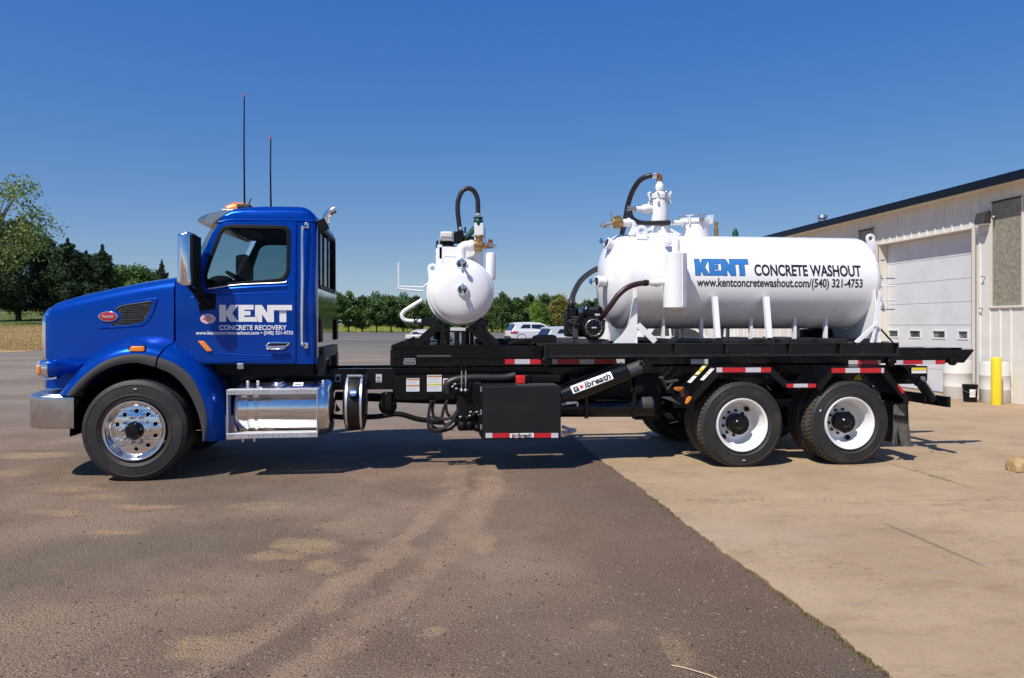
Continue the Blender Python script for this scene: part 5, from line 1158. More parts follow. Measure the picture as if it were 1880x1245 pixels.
# ---- mirrors with arms
def mirror(f, shell='chrome'):
    pts = rounded([(at(x, y, 8.40).x, at(x, y, 8.40).z) for x, y in ((330, 434), (333, 430.5), (354, 427), (360, 436), (361.5, 520), (356, 526), (345, 527), (331, 521))], 0.02)
    cx_ = sum(p[0] for p in pts) / len(pts); cz_ = sum(p[1] for p in pts) / len(pts); rings = []
    for s_, y in ((0.55, 8.238), (0.80, 8.246), (0.92, 8.262), (1.0, 8.30), (1.0, 8.50), (0.97, 8.53), (0.9, 8.54)): rings.append([f(Vector((cx_ + (x - cx_) * (s_ if s_ < 1 else 1) , y + (z - cz_ + 0.3) * 0.06 * (y < 8.4), cz_ + (z - cz_) * (1 - (1 - s_) * 0.12)))) for x, z in pts])
    Mi = MB().loft(rings, closed=True, caps=True).build('door_mirror', shell, TR, angle=60)
    b = MB(); x0_, x1_ = at(355, 480, 8.4).x, at(362.5, 480, 8.4).x; b.box((x0_ + 0.004, 8.25, cz_ - 0.265), (x1_ + 0.004, 8.535, cz_ + 0.265)); b.v = [tuple(f(Vector(v))) for v in b.v]; b.build('mirror_back', 'matt', Mi, bevel=0.012)
    b = MB(); b.bar(at(362, 500, 8.40), at(364, 540, 8.46), 0.05, 0.05); b.tube([at(362, 520, 8.42), at(368, 535, 8.5), at(380, 552, 8.60)], 0.03, 8); b.tube([at(345, 524, 8.40), at(360, 540, 8.5), at(376, 566, 8.61)], 0.022, 8)
    b.ball(at(374, 548, 8.56), 0.045); b.prism([at(367, 560, 8.632), at(367, 572, 8.632), at(396, 568, 8.632), at(398, 540, 8.632), at(386, 537, 8.632)], (0, -0.035, 0)); b.tube([at(372, 545, 8.57), at(383, 556, 8.60), at(386, 560, 8.62)], 0.05, 8)
    b.v = [tuple(f(Vector(v))) for v in b.v]; b.build('mirror_arm', 'matt', Mi, bevel=0.006)
mirror(lambda v: v); mirror(mir, 'matt')
# ---- grab rail, handle, side lamps, hinge
b = MB(); xg = at(555, 500, 8.6).x
pp = [at(562, 413, 8.6), at(556.5, 417, 8.6), at(554.5, 426, 8.6), at(554.5, 500, 8.6), at(554.5, 622, 8.6), at(556.5, 632, 8.6), at(561, 635.5, 8.6)]
b.tube([Vector((p.x, (8.652 if i in (0, 6) else 8.585) + cab_y(p.z) * 0.6, p.z)) for i, p in enumerate(pp)], 0.016, 12, 8); GR_ = b.build('grab_rail', 'alu', TR)
for y_ in (413, 634): p = at(561, y_, 8.62); MB().box((p.x - 0.02, 8.615 + cab_y(p.z), p.z - 0.035), (p.x + 0.03, 8.645 + cab_y(p.z), p.z + 0.035)).build('rail_foot', 'alu', GR_, bevel=0.01)
hd = rounded(pq([(488, 634), (492, 629.5), (510, 627.5), (533, 628.5), (533, 632), (527, 637), (522, 641.5), (491, 642)], SY), 0.015)
HA = plate([hd], sidefn(0.027), 'door_handle', 'chrome', DOOR, 0.016, 0.006)
lamp_plate([(496, 630), (531, 630), (524, 635), (490, 635.5)], SY, 'matt', 'handle_recess', DOOR, 0.004, 0.001, sidefn(0.0365))
b = MB(); b.tube([at(490, 638, 8.57), at(505, 638.2, 8.565), at(524, 637.6, 8.57)], 0.018, 10); b.build('handle_grip', 'chrome', DOOR)
lamp_plate([(364.5, 626), (376, 626), (391, 643), (390, 645), (381, 645.5)], SY, 'amber', 'side_signal_lamp', DOOR, 0.022, 0.007, sidefn(0.028), 0.012)
p = at(441, 672, 8.62); MB().box((p.x - 0.035, 8.62, p.z - 0.035), (p.x + 0.035, 8.66, p.z + 0.03)).build('step_lamp', 'steel', TR, bevel=0.006)
seam = [(547.0, 404), (547.0, 668)]
b = MB(); p, q = at(351, 404, SY), at(578, 404, SY); 
b = MB(); pr = [at(x, y, SY) for x, y in ((399, 407.5), (424, 403), (480, 403.5), (545, 404), (578, 405))]; b.tube([Vector((p.x, SY + cab_y(p.z) - 0.004, p.z)) for p in pr], 0.010, 8, 5); b.build('drip_rail', 'blue', TR, angle=80)

# ---- lettering on the door
def door_rect(x0, y0, x1, y1): a = at(x0, y1, SY); c_ = at(x1, y0, SY); return a.x, a.z, c_.x, c_.z
K_ = [(550, 340), (655, 340), (655, 448), (722, 340), (848, 340), (752, 472), (842, 605), (722, 605), (655, 503), (655, 605), (550, 605)]
E_ = [(850, 340), (1085, 340), (1085, 415), (942, 415), (942, 437), (1036, 437), (1036, 505), (942, 505), (942, 532), (1118, 532), (1150, 605), (850, 605)]
N_ = [(1108, 342), (1215, 342), (1298, 468), (1298, 342), (1686, 342), (1686, 424), (1596, 424), (1596, 612), (1490, 612), (1490, 424), (1402, 424), (1402, 612), (1302, 612), (1217, 488), (1217, 612), (1160, 612), (1124, 532), (1108, 520)]
def kent(x0, y0, x1, y1, conv, fn, m, parent, th=0.002, cuts=(), off=0.0):
    for k, L_ in enumerate((K_, E_, N_)):
        pts = [conv(x0 + (x - 550) / 1136 * (x1 - x0), y0 + (y - 340) / 272 * (y1 - y0)) for x, y in L_]
        plate([pts], fn, 'logo_letter', m, parent, th, off, cuts, 180)
kent(404, 560, 537, 591.5, lambda x, y: (at(x, y, SY).x, at(x, y, SY).z), sidefn(0.0215), 'decal', DOOR, 0.0, zc)
put_text('CONCRETE RECOVERY', *door_rect(403.5, 597, 527, 606), sidefn(0.022), 'decal', DOOR, 0.022)
put_text('www.kentconcretewashout.com \u2022 (540) 321-4753', *door_rect(360.5, 607.5, 538.5, 616.5), sidefn(0.022), 'decal', DOOR, 0.020)
sx, sz = at(383, 585.5, SY).x, at(383, 585.5, SY).z
plate([ell(sx, sz, 0.082, 0.055, 36)], sidefn(0.0215), 'oval_sticker', 'pink', DOOR, 0.001, 0)
b = MB()
for k, (dz, w_) in enumerate(((0.030, 0.02), (0.020, 0.03), (0.004, 0.05), (-0.006, 0.055), (-0.022, 0.03))): b.box((sx - w_, SY + cab_y(sz) - 0.0245, sz + dz), (sx + w_, SY + cab_y(sz) - 0.0235, sz + dz + 0.005))
b.build('sticker_print', 'emblem', DOOR)
# ---- fuel tank with step frame
tx0, tx1 = at(428, 750, 8.5).x, at(609, 750, 8.8).x
cz_ = 0.748; R = 0.318; ty = 8.84
FT = MB().lathe([(0.001, -0.045), (0.15, -0.04), (0.25, -0.018), (0.295, 0.005), (0.312, 0.03), (R, 0.05), (R, 0.15), (R - 0.004, 0.155), (R, 0.16), (R, tx1 - tx0 - 0.05), (R - 0.006, tx1 - tx0 - 0.03), (0.295, tx1 - tx0 - 0.005), (0.25, tx1 - tx0 + 0.018), (0.001, tx1 - tx0 + 0.04)], (tx0, ty, cz_), (1, 0, 0), 72).build('fuel_tank', 'alu', TR, angle=50)
def onx(px): return at(px, 750, 8.5).x
for x in (onx(449), onx(468), onx(590)):
    b = MB(); b.loft([[Vector((x + dx, ty - (R + rr) * math.cos(a), cz_ + (R + rr) * math.sin(a))) for a in np.linspace(-1.35, 2.1, 30)] for dx, rr in ((-0.016, 0.0), (-0.016, 0.006), (0.016, 0.006), (0.016, 0.0))]); b.build('tank_strap', 'alu', FT, fix=False)
    MB().bar((x, 8.66, 1.02), (x, 8.66, 1.07), 0.03, 0.035).build('strap_clamp', 'alubr', FT, bevel=0.005)
q = at(512, 705, 8.72); b = MB(); b.lathe([(0.085, -0.02), (0.085, 0.02), (0.065, 0.03), (0.063, 0.042), (0.001, 0.046)], (q.x, 8.72, cz_ + R - 0.035), (0, -0.4, 1), 24); b.build('fuel_cap', 'alu', FT, bevel=0.003)
p = at(546, 706, 8.62); b = MB(); aa = 1.05; nrm = Vector((0, -math.cos(aa), math.sin(aa))); c_ = Vector((p.x, ty, cz_)) + nrm * (R + 0.002); u_ = Vector((0, math.sin(aa), math.cos(aa))); b.prism([c_ + Vector((s_ * 0.055, 0, 0)) + u_ * t_ for s_, t_ in ((-1, -0.035), (1, -0.035), (1, 0.035), (-1, 0.035))], nrm * 0.001); ST = b.build('tank_sticker', 'decal', FT)
b = MB(); b.prism([c_ + Vector((s_ * 0.04, 0, 0)) + u_ * t_ for s_, t_ in ((-1, -0.012), (1, -0.012), (1, 0.004), (-1, 0.004))], nrm * 0.003); b.build('sticker_print', 'decalb', FT)
# steps: two perforated treads and end plates
g = NT('tread_plate'); d_ = g.voro(46, 'Distance', g.mapping((1.0, 1.6, 1.6), 0.0)); g.b.inputs['Metallic'].default_value = 0.35; g.b.inputs['Roughness'].default_value = 0.42
tp = g.done(g.mix(g.mr(d_, 0.22, 0.30), (0.30, 0.30, 0.32), (0.62, 0.62, 0.65))); g.bump(d_, 0.6, 0.006)
fx0, fx1 = at(415.5, 760, 8.43).x, at(583, 760, 8.43).x
for zc_, y1_, nm in ((at(500, 719.5, 8.43).z, 8.62, 'step_tread'), (at(500, 799.5, 8.43).z, 8.66, 'step_tread')):
    ST_ = MB().box((fx0, 8.43, zc_ - 0.028), (fx1, 8.436, zc_ + 0.028)).build('step_face', 'alubr', FT, bevel=0.002)
    b = MB(); b.box((fx0 + 0.001, 8.437, zc_ + 0.020), (fx1 - 0.001, 8.60, zc_ + 0.027))
    b.build('step_tread', tp, FT, bevel=0.002)
    b = MB()
    for k in range(15):
        px_ = (421, 425, 429, 456, 465, 474, 484, 493, 502, 512, 521, 545, 566, 572, 578)[k]; x = at(px_, 760, 8.43).x
        b.cyl((x, 8.431, zc_ - 0.0), (x, 8.426, zc_ - 0.0), 0.0045, n=8)
    b.build('step_rivets', 'matt', FT)
za, zb_ = at(500, 715, 8.43).z, at(500, 803.5, 8.43).z
for x in (fx0 + 0.002, fx1 - 0.012): 
    b = MB(); b.box((x, 8.432, zb_), (x + 0.012, 8.47, za)); b.box((x + 0.003, 8.47, zb_ + 0.03), (x + 0.006, 8.60, za - 0.01)); b.build('step_end_plate', 'alubr', FT, bevel=0.003)
for px_ in (446, 467):
    x = at(px_, 730, 8.45).x
    b = MB(); b.bar((x - 0.01, 8.46, za - 0.075), (x + 0.05, 8.46, za - 0.075), 0.05, 0.03); b.cyl((x, 8.45, zb_), (x, 8.45, zb_ - 0.045), 0.015, n=10); b.build('step_bolt', 'alu', FT, bevel=0.004)
# ---- second round tank (black, bright rims, blue cap)
dx0, dx1 = at(630, 740, 8.6).x, at(668, 740, 8.6).x; R2 = 0.318; ty2 = 8.86; cz2 = at(650, 744, 8.6).z
L_ = dx1 - dx0
DT = MB().lathe([(0.001, -0.02), (0.22, -0.012), (0.30, 0.01), (R2 - 0.004, 0.03), (R2, 0.04), (R2, L_ - 0.04), (R2 - 0.004, L_ - 0.03), (0.30, L_ - 0.01), (0.22, L_ + 0.012), (0.001, L_ + 0.02)], (dx0, ty2, cz2), (1, 0, 0), 64).build('fluid_tank', 'box', TR, angle=50)
for t in (0.035, L_ - 0.035):
    MB().lathe([(R2 + 0.001, t - 0.013), (R2 + 0.006, t - 0.012), (R2 + 0.006, t + 0.012), (R2 + 0.001, t + 0.013)], (dx0, ty2, cz2), (1, 0, 0), 64).build('tank_band', 'alubr', DT, angle=50)
q = at(649, 720, 8.57); aa = 0.42; nrm = Vector((0, -math.cos(aa), math.sin(aa))); c_ = Vector((q.x, ty2, cz2)) + nrm * R2
b = MB(); b.cyl(c_ - nrm * 0.02, c_ + nrm * 0.03, 0.06, 0.055, n=24); CP = b.build('filler_neck', 'matt', DT, bevel=0.005)
MB().cyl(c_ + nrm * 0.03, c_ + nrm * 0.055, 0.045, 0.042, n=24).build('filler_cap', 'knobblue', DT, bevel=0.005)
b = MB(); b.prism([c_ + nrm * 0.056 + Vector((s_ * 0.03, 0, 0)) + Vector((0, math.sin(aa), math.cos(aa))) * t_ for s_, t_ in ((-1, -0.008), (1, -0.008), (1, 0.012), (-1, 0.012))], nrm * 0.001); b.build('cap_print', 'decal', DT)
b = MB(); b.tube([c_ + Vector((0, -0.01, -0.06)), c_ + Vector((0.03, -0.02, -0.14)), c_ + Vector((0.05, -0.01, -0.18))], 0.004, 6); b.build('cap_lanyard', 'matt', DT)
b = MB(); b.bar((dx0 + 0.03, 8.74, cz2 + R2 + 0.005), (dx1 - 0.03, 8.74, cz2 + R2 + 0.005), 0.03, 0.03); b.build('tank_bracket', 'steel', DT, bevel=0.006)

# ================================================================== HOIST ON THE CHASSIS (part of the truck)
def zz(py, Y, px=1000): return at(px, py, Y).z
YH = 9.12                                                           # near face of the hoist rails
xa, xb = at(717, 640, YH).x, at(1790, 647, YH).x
zt, zb = zz(645, YH), zz(671.5, YH)
for s in (1, -1):
    f = (lambda v: Vector(v)) if s > 0 else mir
    b = MB(); xn = at(1771, 672, YH).x
    b.prism([f((xa + 0.2, YH, zb)), f((xn, YH, zb)), f((xb - 0.02, YH, zt - 0.03)), f((xb, YH, zt)), f((xa + 0.2, YH, zt))], (0, 0.10 * s, 0)); b.build('hoist_rail', 'black', TR, bevel=0.012)
# front body of the hoist: the tall black block behind the cab
b = MB(); zf = zz(640, 9.0, 760)
b.prism([(xa, 9.02, zz(674, 9.02, 760)), (at(1010, 670, 9.02).x, 9.02, zz(674, 9.02, 760)), (at(1010, 640, 9.02).x, 9.02, zz(634, 9.02)), (at(760, 634, 9.02).x, 9.02, zz(634, 9.02)), (xa, 9.02, zz(640, 9.02))], (0, 1.3, 0)); b.build('hoist_body', 'black', TR, bevel=0.012)
b = MB(); b.prism([at(717, 640, 8.98), at(718, 634, 8.98), at(764, 620, 8.98), at(790, 621, 8.98), at(790, 640, 8.98)], (0, 0.03, 0)); b.cyl(at(747, 632, 8.98), at(747, 632, 8.98) + Vector((0, -0.04, 0)), 0.045, n=18); b.bar(at(720, 634, 8.96), at(762, 619, 8.96), 0.03, 0.02); b.build('front_stop', 'black', TR, bevel=0.005)
b = MB(); b.box((at(720, 654, 9).x, 9.005, zz(656, 9)), (at(1000, 654, 9).x, 9.018, zz(652, 9))); b.build('rail_lip', 'black', TR, bevel=0.003)
b = MB(); b.box((at(765, 653, 9).x, 8.985, zz(655.5, 9)), (at(829, 653, 9).x, 9.004, zz(651, 9))); b.build('cover_strip', 'plastic', TR, bevel=0.008)
for k, px_ in enumerate((795, 866, 908, 845)): q = at(px_, 657 + (k % 2) * 4, 9.0); MB().cyl((q.x, 9.018, q.z), (q.x, 9.0, q.z), 0.014, n=6).build('rail_bolt', 'matt', TR)
MB().prism([(at(x, y, 8.96).x, 8.96, at(x, y, 8.96).z) for x, y in ((975, 645), (975, 626), (979, 617), (988, 614.5), (1015, 614.5), (1022, 617), (1022, 645))], (0, 0.06, 0)).build('hinge_plate', 'black', TR, bevel=0.01)
q = at(981, 633, 8.95); MB().cyl((q.x, 8.962, q.z), (q.x, 8.93, q.z), 0.035, n=18).build('hinge_pin', 'black', TR, bevel=0.006)
q = at(1003, 665, 8.98); MB().cyl((q.x, 9.06, q.z), (q.x, 8.98, q.z), 0.06, n=20).build('roller', 'black', TR, bevel=0.01)
for px_ in (888, 910, 930): 
    q = at(px_, 629, 9.2); MB().bar((q.x, 9.2, q.z), (q.x + 0.25, 9.25, q.z + 0.03), 0.05, 0.05).build('linkage', 'matt', TR, bevel=0.008)
b = MB(); b.box((at(880, 625, 9.2).x, 9.15, zz(634, 9.15)), (at(980, 625, 9.2).x, 10.1, zz(624, 9.15))); b.prism([at(930, 633, 9.12), at(948, 624, 9.12), at(980, 620, 9.12), at(980, 633, 9.12)], (0, 0.05, 0)); b.build('hoist_crosshead', 'matt', TR, bevel=0.01)
MB().box((at(1010, 640, 9.2).x, YH + 0.02, zz(645, 9.2) - 0.02), (at(1760, 640, 9.2).x, YH + 0.08, zz(641, 9.2))).build('rail_cap', 'black', TR, bevel=0.005)
b = MB()
for k in range(7): b.box((1.2 + k * 0.9, YH + 0.1, zb + 0.03), (1.28 + k * 0.9, 2 * CY - YH - 0.1, zt - 0.03))
b.build('hoist_crossmember', 'matt', TR)
MB().box((xa + 0.3, YH + 0.12, zb + 0.01), (5.6, 2 * CY - YH - 0.12, zb + 0.02)).build('hoist_shadow_plate', 'matt', TR)  # hidden plate added to stop light between the rails, for one solid ground shadow
b = MB(); b.box((at(1740, 645, 9.2).x, YH + 0.02, zt), (at(1757, 645, 9.2).x, YH + 0.10, zt + 0.02)); b.box((at(1700, 645, 9.2).x, YH + 0.02, zt), (at(1732, 645, 9.2).x, YH + 0.10, zt + 0.014)); b.build('rail_stop', 'black', TR, bevel=0.004)
q = at(1746, 664, YH); MB().cyl((q.x, YH + 0.01, q.z), (q.x, YH - 0.06, q.z), 0.05, n=24).build('rail_roller', 'black', TR, bevel=0.012)
q = at(1632, 665, YH); MB().cyl((q.x, YH + 0.01, q.z), (q.x, YH - 0.06, q.z), 0.055, n=24).build('rail_roller', 'black', TR, bevel=0.012)
# reflective tapes
def tape(Y, y0, y1, segs, parent=TR):
    for px0, px1, m in segs:
        a, c_ = at(px0, y1, Y), at(px1, y0, Y); MB().box((a.x, Y - 0.0015, a.z), (c_.x - 0.001, Y + 0.003, c_.z)).build('reflective_tape', m, parent)
tape(9.0165, 659.5, 668.5, ((927, 945, 'red'), (945, 973, 'tapew'), (973, 993, 'red')))
tape(YH - 0.003, 659.5, 668.5, ((1014, 1023, 'tapew'), (1023, 1064, 'red'), (1064, 1091, 'tapew'), (1091, 1131, 'red'), (1131, 1147, 'tapew'), (1268, 1300, 'tapew')))
tape(YH - 0.003, 661.5, 669, ((1558, 1575, 'tapew'), (1575, 1612, 'red'), (1612, 1617, 'tapew'), (1646, 1658, 'tapew'), (1658, 1694, 'red'), (1694, 1717.5, 'tapew'), (1717.5, 1735, 'red')))
# pump and battery boxes between drum and toolbox
tbox((at(720, 690, 9.0).x, 9.08, zz(733, 9.0)), (at(850, 690, 9.0).x, 9.21, zz(686, 9.0)), 'side_plate', 'black', 0.01)
MB().cyl(at(712, 720, 8.95), at(712, 752, 8.95), 0.075, n=20).build('air_filter', 'black', TR, bevel=0.015)
MB().ball(at(712, 745, 9.0), 0.11).build('air_drier', 'matt', TR)
b = MB(); b.tube([at(606, 763, 8.95), at(630, 766, 8.95), at(690, 765, 8.95), at(730, 760, 8.95), at(765, 769, 8.95), at(785, 772, 8.95)], 0.032, 10); b.build('exhaust_pipe', 'matt', TR)
MB().cyl(at(784, 771, 8.95), at(812, 773, 8.95), 0.05, n=14).build('pipe_sleeve', 'hose', TR)
MB().bar(at(612, 740, 9.1), at(622, 755, 9.1), 0.02, 0.05).build('rusty_bracket', 'rust', TR)
for k, pts in enumerate(([(792, 735), (788, 752), (786, 775), (790, 787), (808, 789), (828, 776), (842, 752), (850, 722), (850, 700)], [(797, 735), (794, 752), (798, 766), (812, 770), (832, 764), (846, 740), (853, 715)], [(822, 735), (814, 752), (812, 772), (820, 780), (838, 766), (846, 748)], [(790, 772), (796, 784), (812, 787), (832, 772), (848, 740)], [(786, 778), (790, 790), (812, 792), (836, 780), (852, 745)], [(818, 738), (822, 760), (840, 776), (862, 778)])):
    MB().tube([at(x, y, 8.78 + 0.03 * k) for x, y in pts], 0.018, 10, 6).build('hydraulic_hose', 'hose', TR)
tbox((at(840, 740, 8.8).x, 8.75, zz(788, 8.8)), (at(886, 740, 8.8).x, 9.15, zz(700, 8.8)), 'valve_block', 'matt', 0.03)
b = MB()
for x, y, r in ((848, 782, 0.06), (862, 780, 0.05), (870, 762, 0.04), (858, 768, 0.035), (876, 786, 0.045), (846, 716, 0.04), (838, 708, 0.04)): MB().ball(at(x, y, 8.74), r, n=10).build('pump_body', 'matt', TR)
b = MB()
for x, y in ((862, 757), (868, 761), (873, 757), (860, 764), (846, 716), (855, 717), (833, 706), (836, 714), (843, 766), (878, 762)): MB().cyl(at(x, y, 8.72), at(x + 4, y - 1, 8.72), 0.012, n=8).build('hose_fitting', 'steel', TR)
b = MB(); b.tube([at(822, 722, 8.95), at(822, 706, 8.95), at(838, 697, 8.95), at(870, 694, 8.95), at(922, 694, 8.95), at(946, 690, 8.95)], 0.05, 12); b.build('hose_bundle', 'hose', TR)
for x in (847.5, 855):
    LV = MB().tube([at(x, 717, 8.68), at(x, 680, 8.68)], 0.009, 8, smooth=False).build('control_lever', 'alu', TR)
    b = MB(); b.cyl(at(x, 681, 8.68), at(x, 673, 8.68), 0.014, 0.012, n=10); b.build('lever_grip', 'matt', LV, bevel=0.004)
    MB().ball(at(x, 717, 8.68), 0.022, n=10).build('lever_joint', 'steel', LV)
q0, q1 = at(947, 704, 8.78), at(963, 689, 8.78); RB = MB().box((q0.x, 8.70, q0.z), (q1.x, 8.82, q1.z)).build('red_cap', 'redplast', TR, bevel=0.012)
b = MB(); q = at(975, 694, 8.85); b.cyl((q.x - 0.05, 8.85, q.z - 0.05), (q.x - 0.05, 8.85, q.z + 0.04), 0.07, n=18); b.box((q.x, 8.8, q.z - 0.05), (q.x + 0.35, 9.1, q.z + 0.03)); b.build('oil_filler', 'matt', TR, bevel=0.01)
# toolbox
bx0, bx1 = at(886, 756, 8.45).x, at(1030, 756, 8.45).x; bz0, bz1 = zz(805.5, 8.45), zz(708.5, 8.45)
TB = MB().box((bx0, 8.45, bz0), (bx1, 9.02, bz1)).build('toolbox', 'box', TR, bevel=0.012)
MB().prism([(bx0 - 0.025, 8.47, bz1 - 0.01), (bx0 - 0.001, 8.47, bz1 - 0.01), (bx0 - 0.001, 8.47, bz0 + 0.0), (bx0 - 0.01, 8.47, bz0 + 0.01), (bx0 - 0.025, 8.47, bz0 + 0.06)], (0, 0.5, 0)).build('toolbox_edge', 'matt', TB, bevel=0.004)
for py_ in (715, 757, 784): q = at(884, py_, 8.47); MB().box((q.x - 0.015, 8.455, q.z - 0.03), (q.x + 0.005, 8.475, q.z + 0.03)).build('toolbox_hinge', 'steel', TB, bevel=0.003)
b = MB(); b.box((bx0 + 0.42, 8.50, bz1 + 0.001), (bx1 - 0.03, 8.85, bz1 + 0.005)); b.build('toolbox_lid', 'plastic', TB)
tape(8.4475, 795, 804, ((891.5, 904, 'tapew'), (904, 936, 'red'), (936, 980, 'decal'), (980, 1012, 'red'), (1012, 1025, 'tapew')), TB)
def star(cx_, cy_, r): return [(cx_ + (r if k % 2 == 0 else r * 0.42) * math.sin(PI * k / 5), cy_ + (r if k % 2 == 0 else r * 0.42) * math.cos(PI * k / 5)) for k in range(10)]
def logo(cx_, cz_, w, h, fn, parent, cuts=()):
    """block G, red star, lower case letters"""
    x = cx_ - w / 2; gz = cz_ - h / 2; gw = w * 0.135
    G_ = [(0, 0.0), (0, 1), (1, 1), (1, 0.72), (0.34, 0.72), (0.34, 0.28), (0.66, 0.28), (0.66, 0.40), (0.5, 0.40), (0.5, 0.62), (1, 0.62), (1, 0)]
    plate([[(x + a * gw, gz + b_ * h * 0.8) for a, b_ in G_]], fn, 'logo_letter', 'decalb', parent, 0.0, 0, cuts, 180)
    plate([star(x + w * 0.215, cz_ - h * 0.06, h * 0.46)], fn, 'logo_star', 'redplast', parent, 0.0, 0, cuts, 180)
    remap(text_mesh('lbreath', x + w * 0.295, gz, x + w, gz + h, 0.03, 0.15), lambda a, b_, c_: fn(a, b_, c_ + 0.0005), 'logo_lettering', 'decalb', parent, cuts, 180)
pc = at(958, 799.5, 8.4455); logo(pc.x, pc.z, at(976, 800, 8.445).x - at(940, 800, 8.445).x, 0.048, lambda x, y, z: (x, 8.4450 - z, y), TB)
b = MB(); b.tube([at(1031, 742, 8.7), at(1040, 741, 8.7), at(1052, 740, 8.7), at(1060, 740, 8.7), at(1060, 746, 8.7)], lambda t: 0.022 - 0.012 * t, 8); b.build('tie_strap', 'steel', TR); b = MB(); b.tube([at(1032, 783, 8.7), at(1044, 788, 8.7), at(1056, 790, 8.7), at(1044, 794, 8.7), at(1033, 793, 8.7)], 0.02, 8); b.build('tie_strap', 'steel', TR)
# lift cylinder with lettering
ca, cb = at(1022, 732, 8.80), at(1152, 683, 8.80); dv = (cb - ca).normalized(); rc = 0.118
LC = MB().cyl(ca, cb, rc, n=40).build('lift_cylinder', 'black', TR, bevel=0.01)
MB().cyl(cb, cb + dv * 0.20, rc * 0.72, n=24).build('cylinder_rod', 'plastic', LC, bevel=0.01)
b = MB(); e = cb + dv * 0.22; b.cyl((e.x, 8.72, e.z), (e.x, 8.90, e.z), 0.085, n=24); b.cyl((e.x, 8.70, e.z), (e.x, 8.73, e.z), 0.05, n=16); b.build('cylinder_eye', 'black', LC, bevel=0.008)
up_ = Vector((-dv.z, 0, dv.x))
b = MB(); b.tube([ca + up_ * (rc + 0.015) + Vector((0, -0.02, 0)) + dv * 0.05, cb + up_ * (rc + 0.015) + Vector((0, -0.02, 0)) - dv * 0.03], 0.009, 8, smooth=False); b.build('cylinder_pipe', 'black', LC)
dc = (at(1046, 713, 8.69) + at(1127, 691, 8.69)) / 2; s0 = (Vector((dc.x, 8.80, dc.z)) - ca).dot(dv); c0_ = ca + dv * s0; vo = (Vector((dc.x, 8.80, dc.z)) - ca).dot(up_)
def cylfn(off):
    def f(x, y, z):
        a = (y + vo) / rc; a = max(-1.3, min(1.3, a)); r_ = rc + off + z
        p = c0_ + dv * x + up_ * (r_ * math.sin(a)); p.y = 8.80 - r_ * math.cos(a); return p
    return f
plate([rounded([(-0.262, -0.052), (0.262, -0.052), (0.262, 0.052), (-0.262, 0.052)], 0.012)], cylfn(0.002), 'cylinder_decal', 'decal', LC, 0.0, 0, [k * 0.01 - 0.05 for k in range(11)], 180)
logo(0, 0, 0.48, 0.076, cylfn(0.0045), LC, [k * 0.008 - 0.05 for k in range(13)])
# horizontal tank behind, with hangers
HT = MB().cyl(at(1018, 748, 8.95), at(1200, 748, 8.95), 0.118, n=32).build('air_tank', 'black', TR, bevel=0.02)
for px_ in (1076, 1163): x = at(px_, 748, 8.85).x; MB().box((x - 0.022, 8.82, zz(769, 8.85)), (x + 0.022, 8.86, zz(722, 8.85))).build('tank_hanger', 'black', HT, bevel=0.004)
tbox((at(1046, 735, 9.0).x, 9.0, zz(735, 9.0)), (at(1160, 735, 9.0).x, 9.2, zz(690, 9.0)), 'frame_plate', 'matt', 0.01)
tbox((at(1165, 720, 9.05).x, 9.05, zz(775, 9.0)), (at(1215, 720, 9.05).x, 9.2, zz(690, 9.0)), 'pivot_bracket', 'matt', 0.02)
b = MB(); b.cyl(at(1176, 742, 8.92), at(1197, 742, 8.92), 0.10, n=18); b.build('tank_end', 'plastic', HT, bevel=0.02)
b = MB(); b.bar(at(1213, 692, 8.9), at(1228, 720, 8.95), 0.06, 0.04); b.bar(at(1222, 702, 8.9), at(1245, 698, 8.9), 0.05, 0.03); b.bar(at(1225, 716, 8.9), at(1236, 700, 8.9), 0.04, 0.03); b.build('fender_bracket', 'plastic', TR, bevel=0.006)
# ---- rear fenders
def fsheet(pts, name, wdt=0.56, skirt=0.075, Y=8.352):
    P_ = [at(x, y, Y) for x, y in pts]; b = MB(); b.loft([[p for p in P_], [p + Vector((0, wdt, 0)) for p in P_]])
    b.loft([[p + Vector((0, 0, -0.005)) for p in P_], [p + Vector((0, wdt, -0.005)) for p in P_]]); o = b.build(name, 'black', TR, fix=False, angle=20)
    nr = []
    for i, p in enumerate(P_):
        a = P_[max(0, i - 1)]; c_ = P_[min(len(P_) - 1, i + 1)]
        d1 = (p - a).normalized() if i else (c_ - p).normalized(); d2 = (c_ - p).normalized() if i < len(P_) - 1 else d1
        n_ = Vector((d1.z + d2.z, 0, -d1.x - d2.x)).normalized(); nr.append(n_ / max(0.6, n_.dot(Vector((d1.z, 0, -d1.x)))))
    b = MB(); b.loft([[p + Vector((0, -0.004, 0)) for p in P_], [p + Vector((0, -0.004, 0)) + n_ * skirt for p, n_ in zip(P_, nr)]]); b.loft([[p + Vector((0, 0.004, 0)) for p in P_], [p + Vector((0, 0.004, 0)) + n_ * skirt for p, n_ in zip(P_, nr)]]); b.build('fender_skirt', 'black', o, fix=False, angle=20)
    return o, P_
F1, P1_ = fsheet([(1255, 741), (1318, 674), (1416, 674), (1447, 703)], 'wheel_fender')
F3, P3_ = fsheet([(1446, 704), (1500, 704)], 'fender_bridge', 0.5, 0.06)
F2, P2_ = fsheet([(1497, 712), (1526, 675), (1624, 675), (1659, 719), (1668, 728), (1668, 742)], 'wheel_fender')
tape(8.345, 674.8, 683.6, ((1315.5, 1326, 'tapew'), (1326, 1369, 'red'), (1369, 1397, 'tapew'), (1397, 1415.5, 'red')), F1)
tape(8.345, 704.5, 711.5, ((1444, 1457, 'red'), (1457, 1483, 'tapew'), (1483, 1498, 'red')), F3)
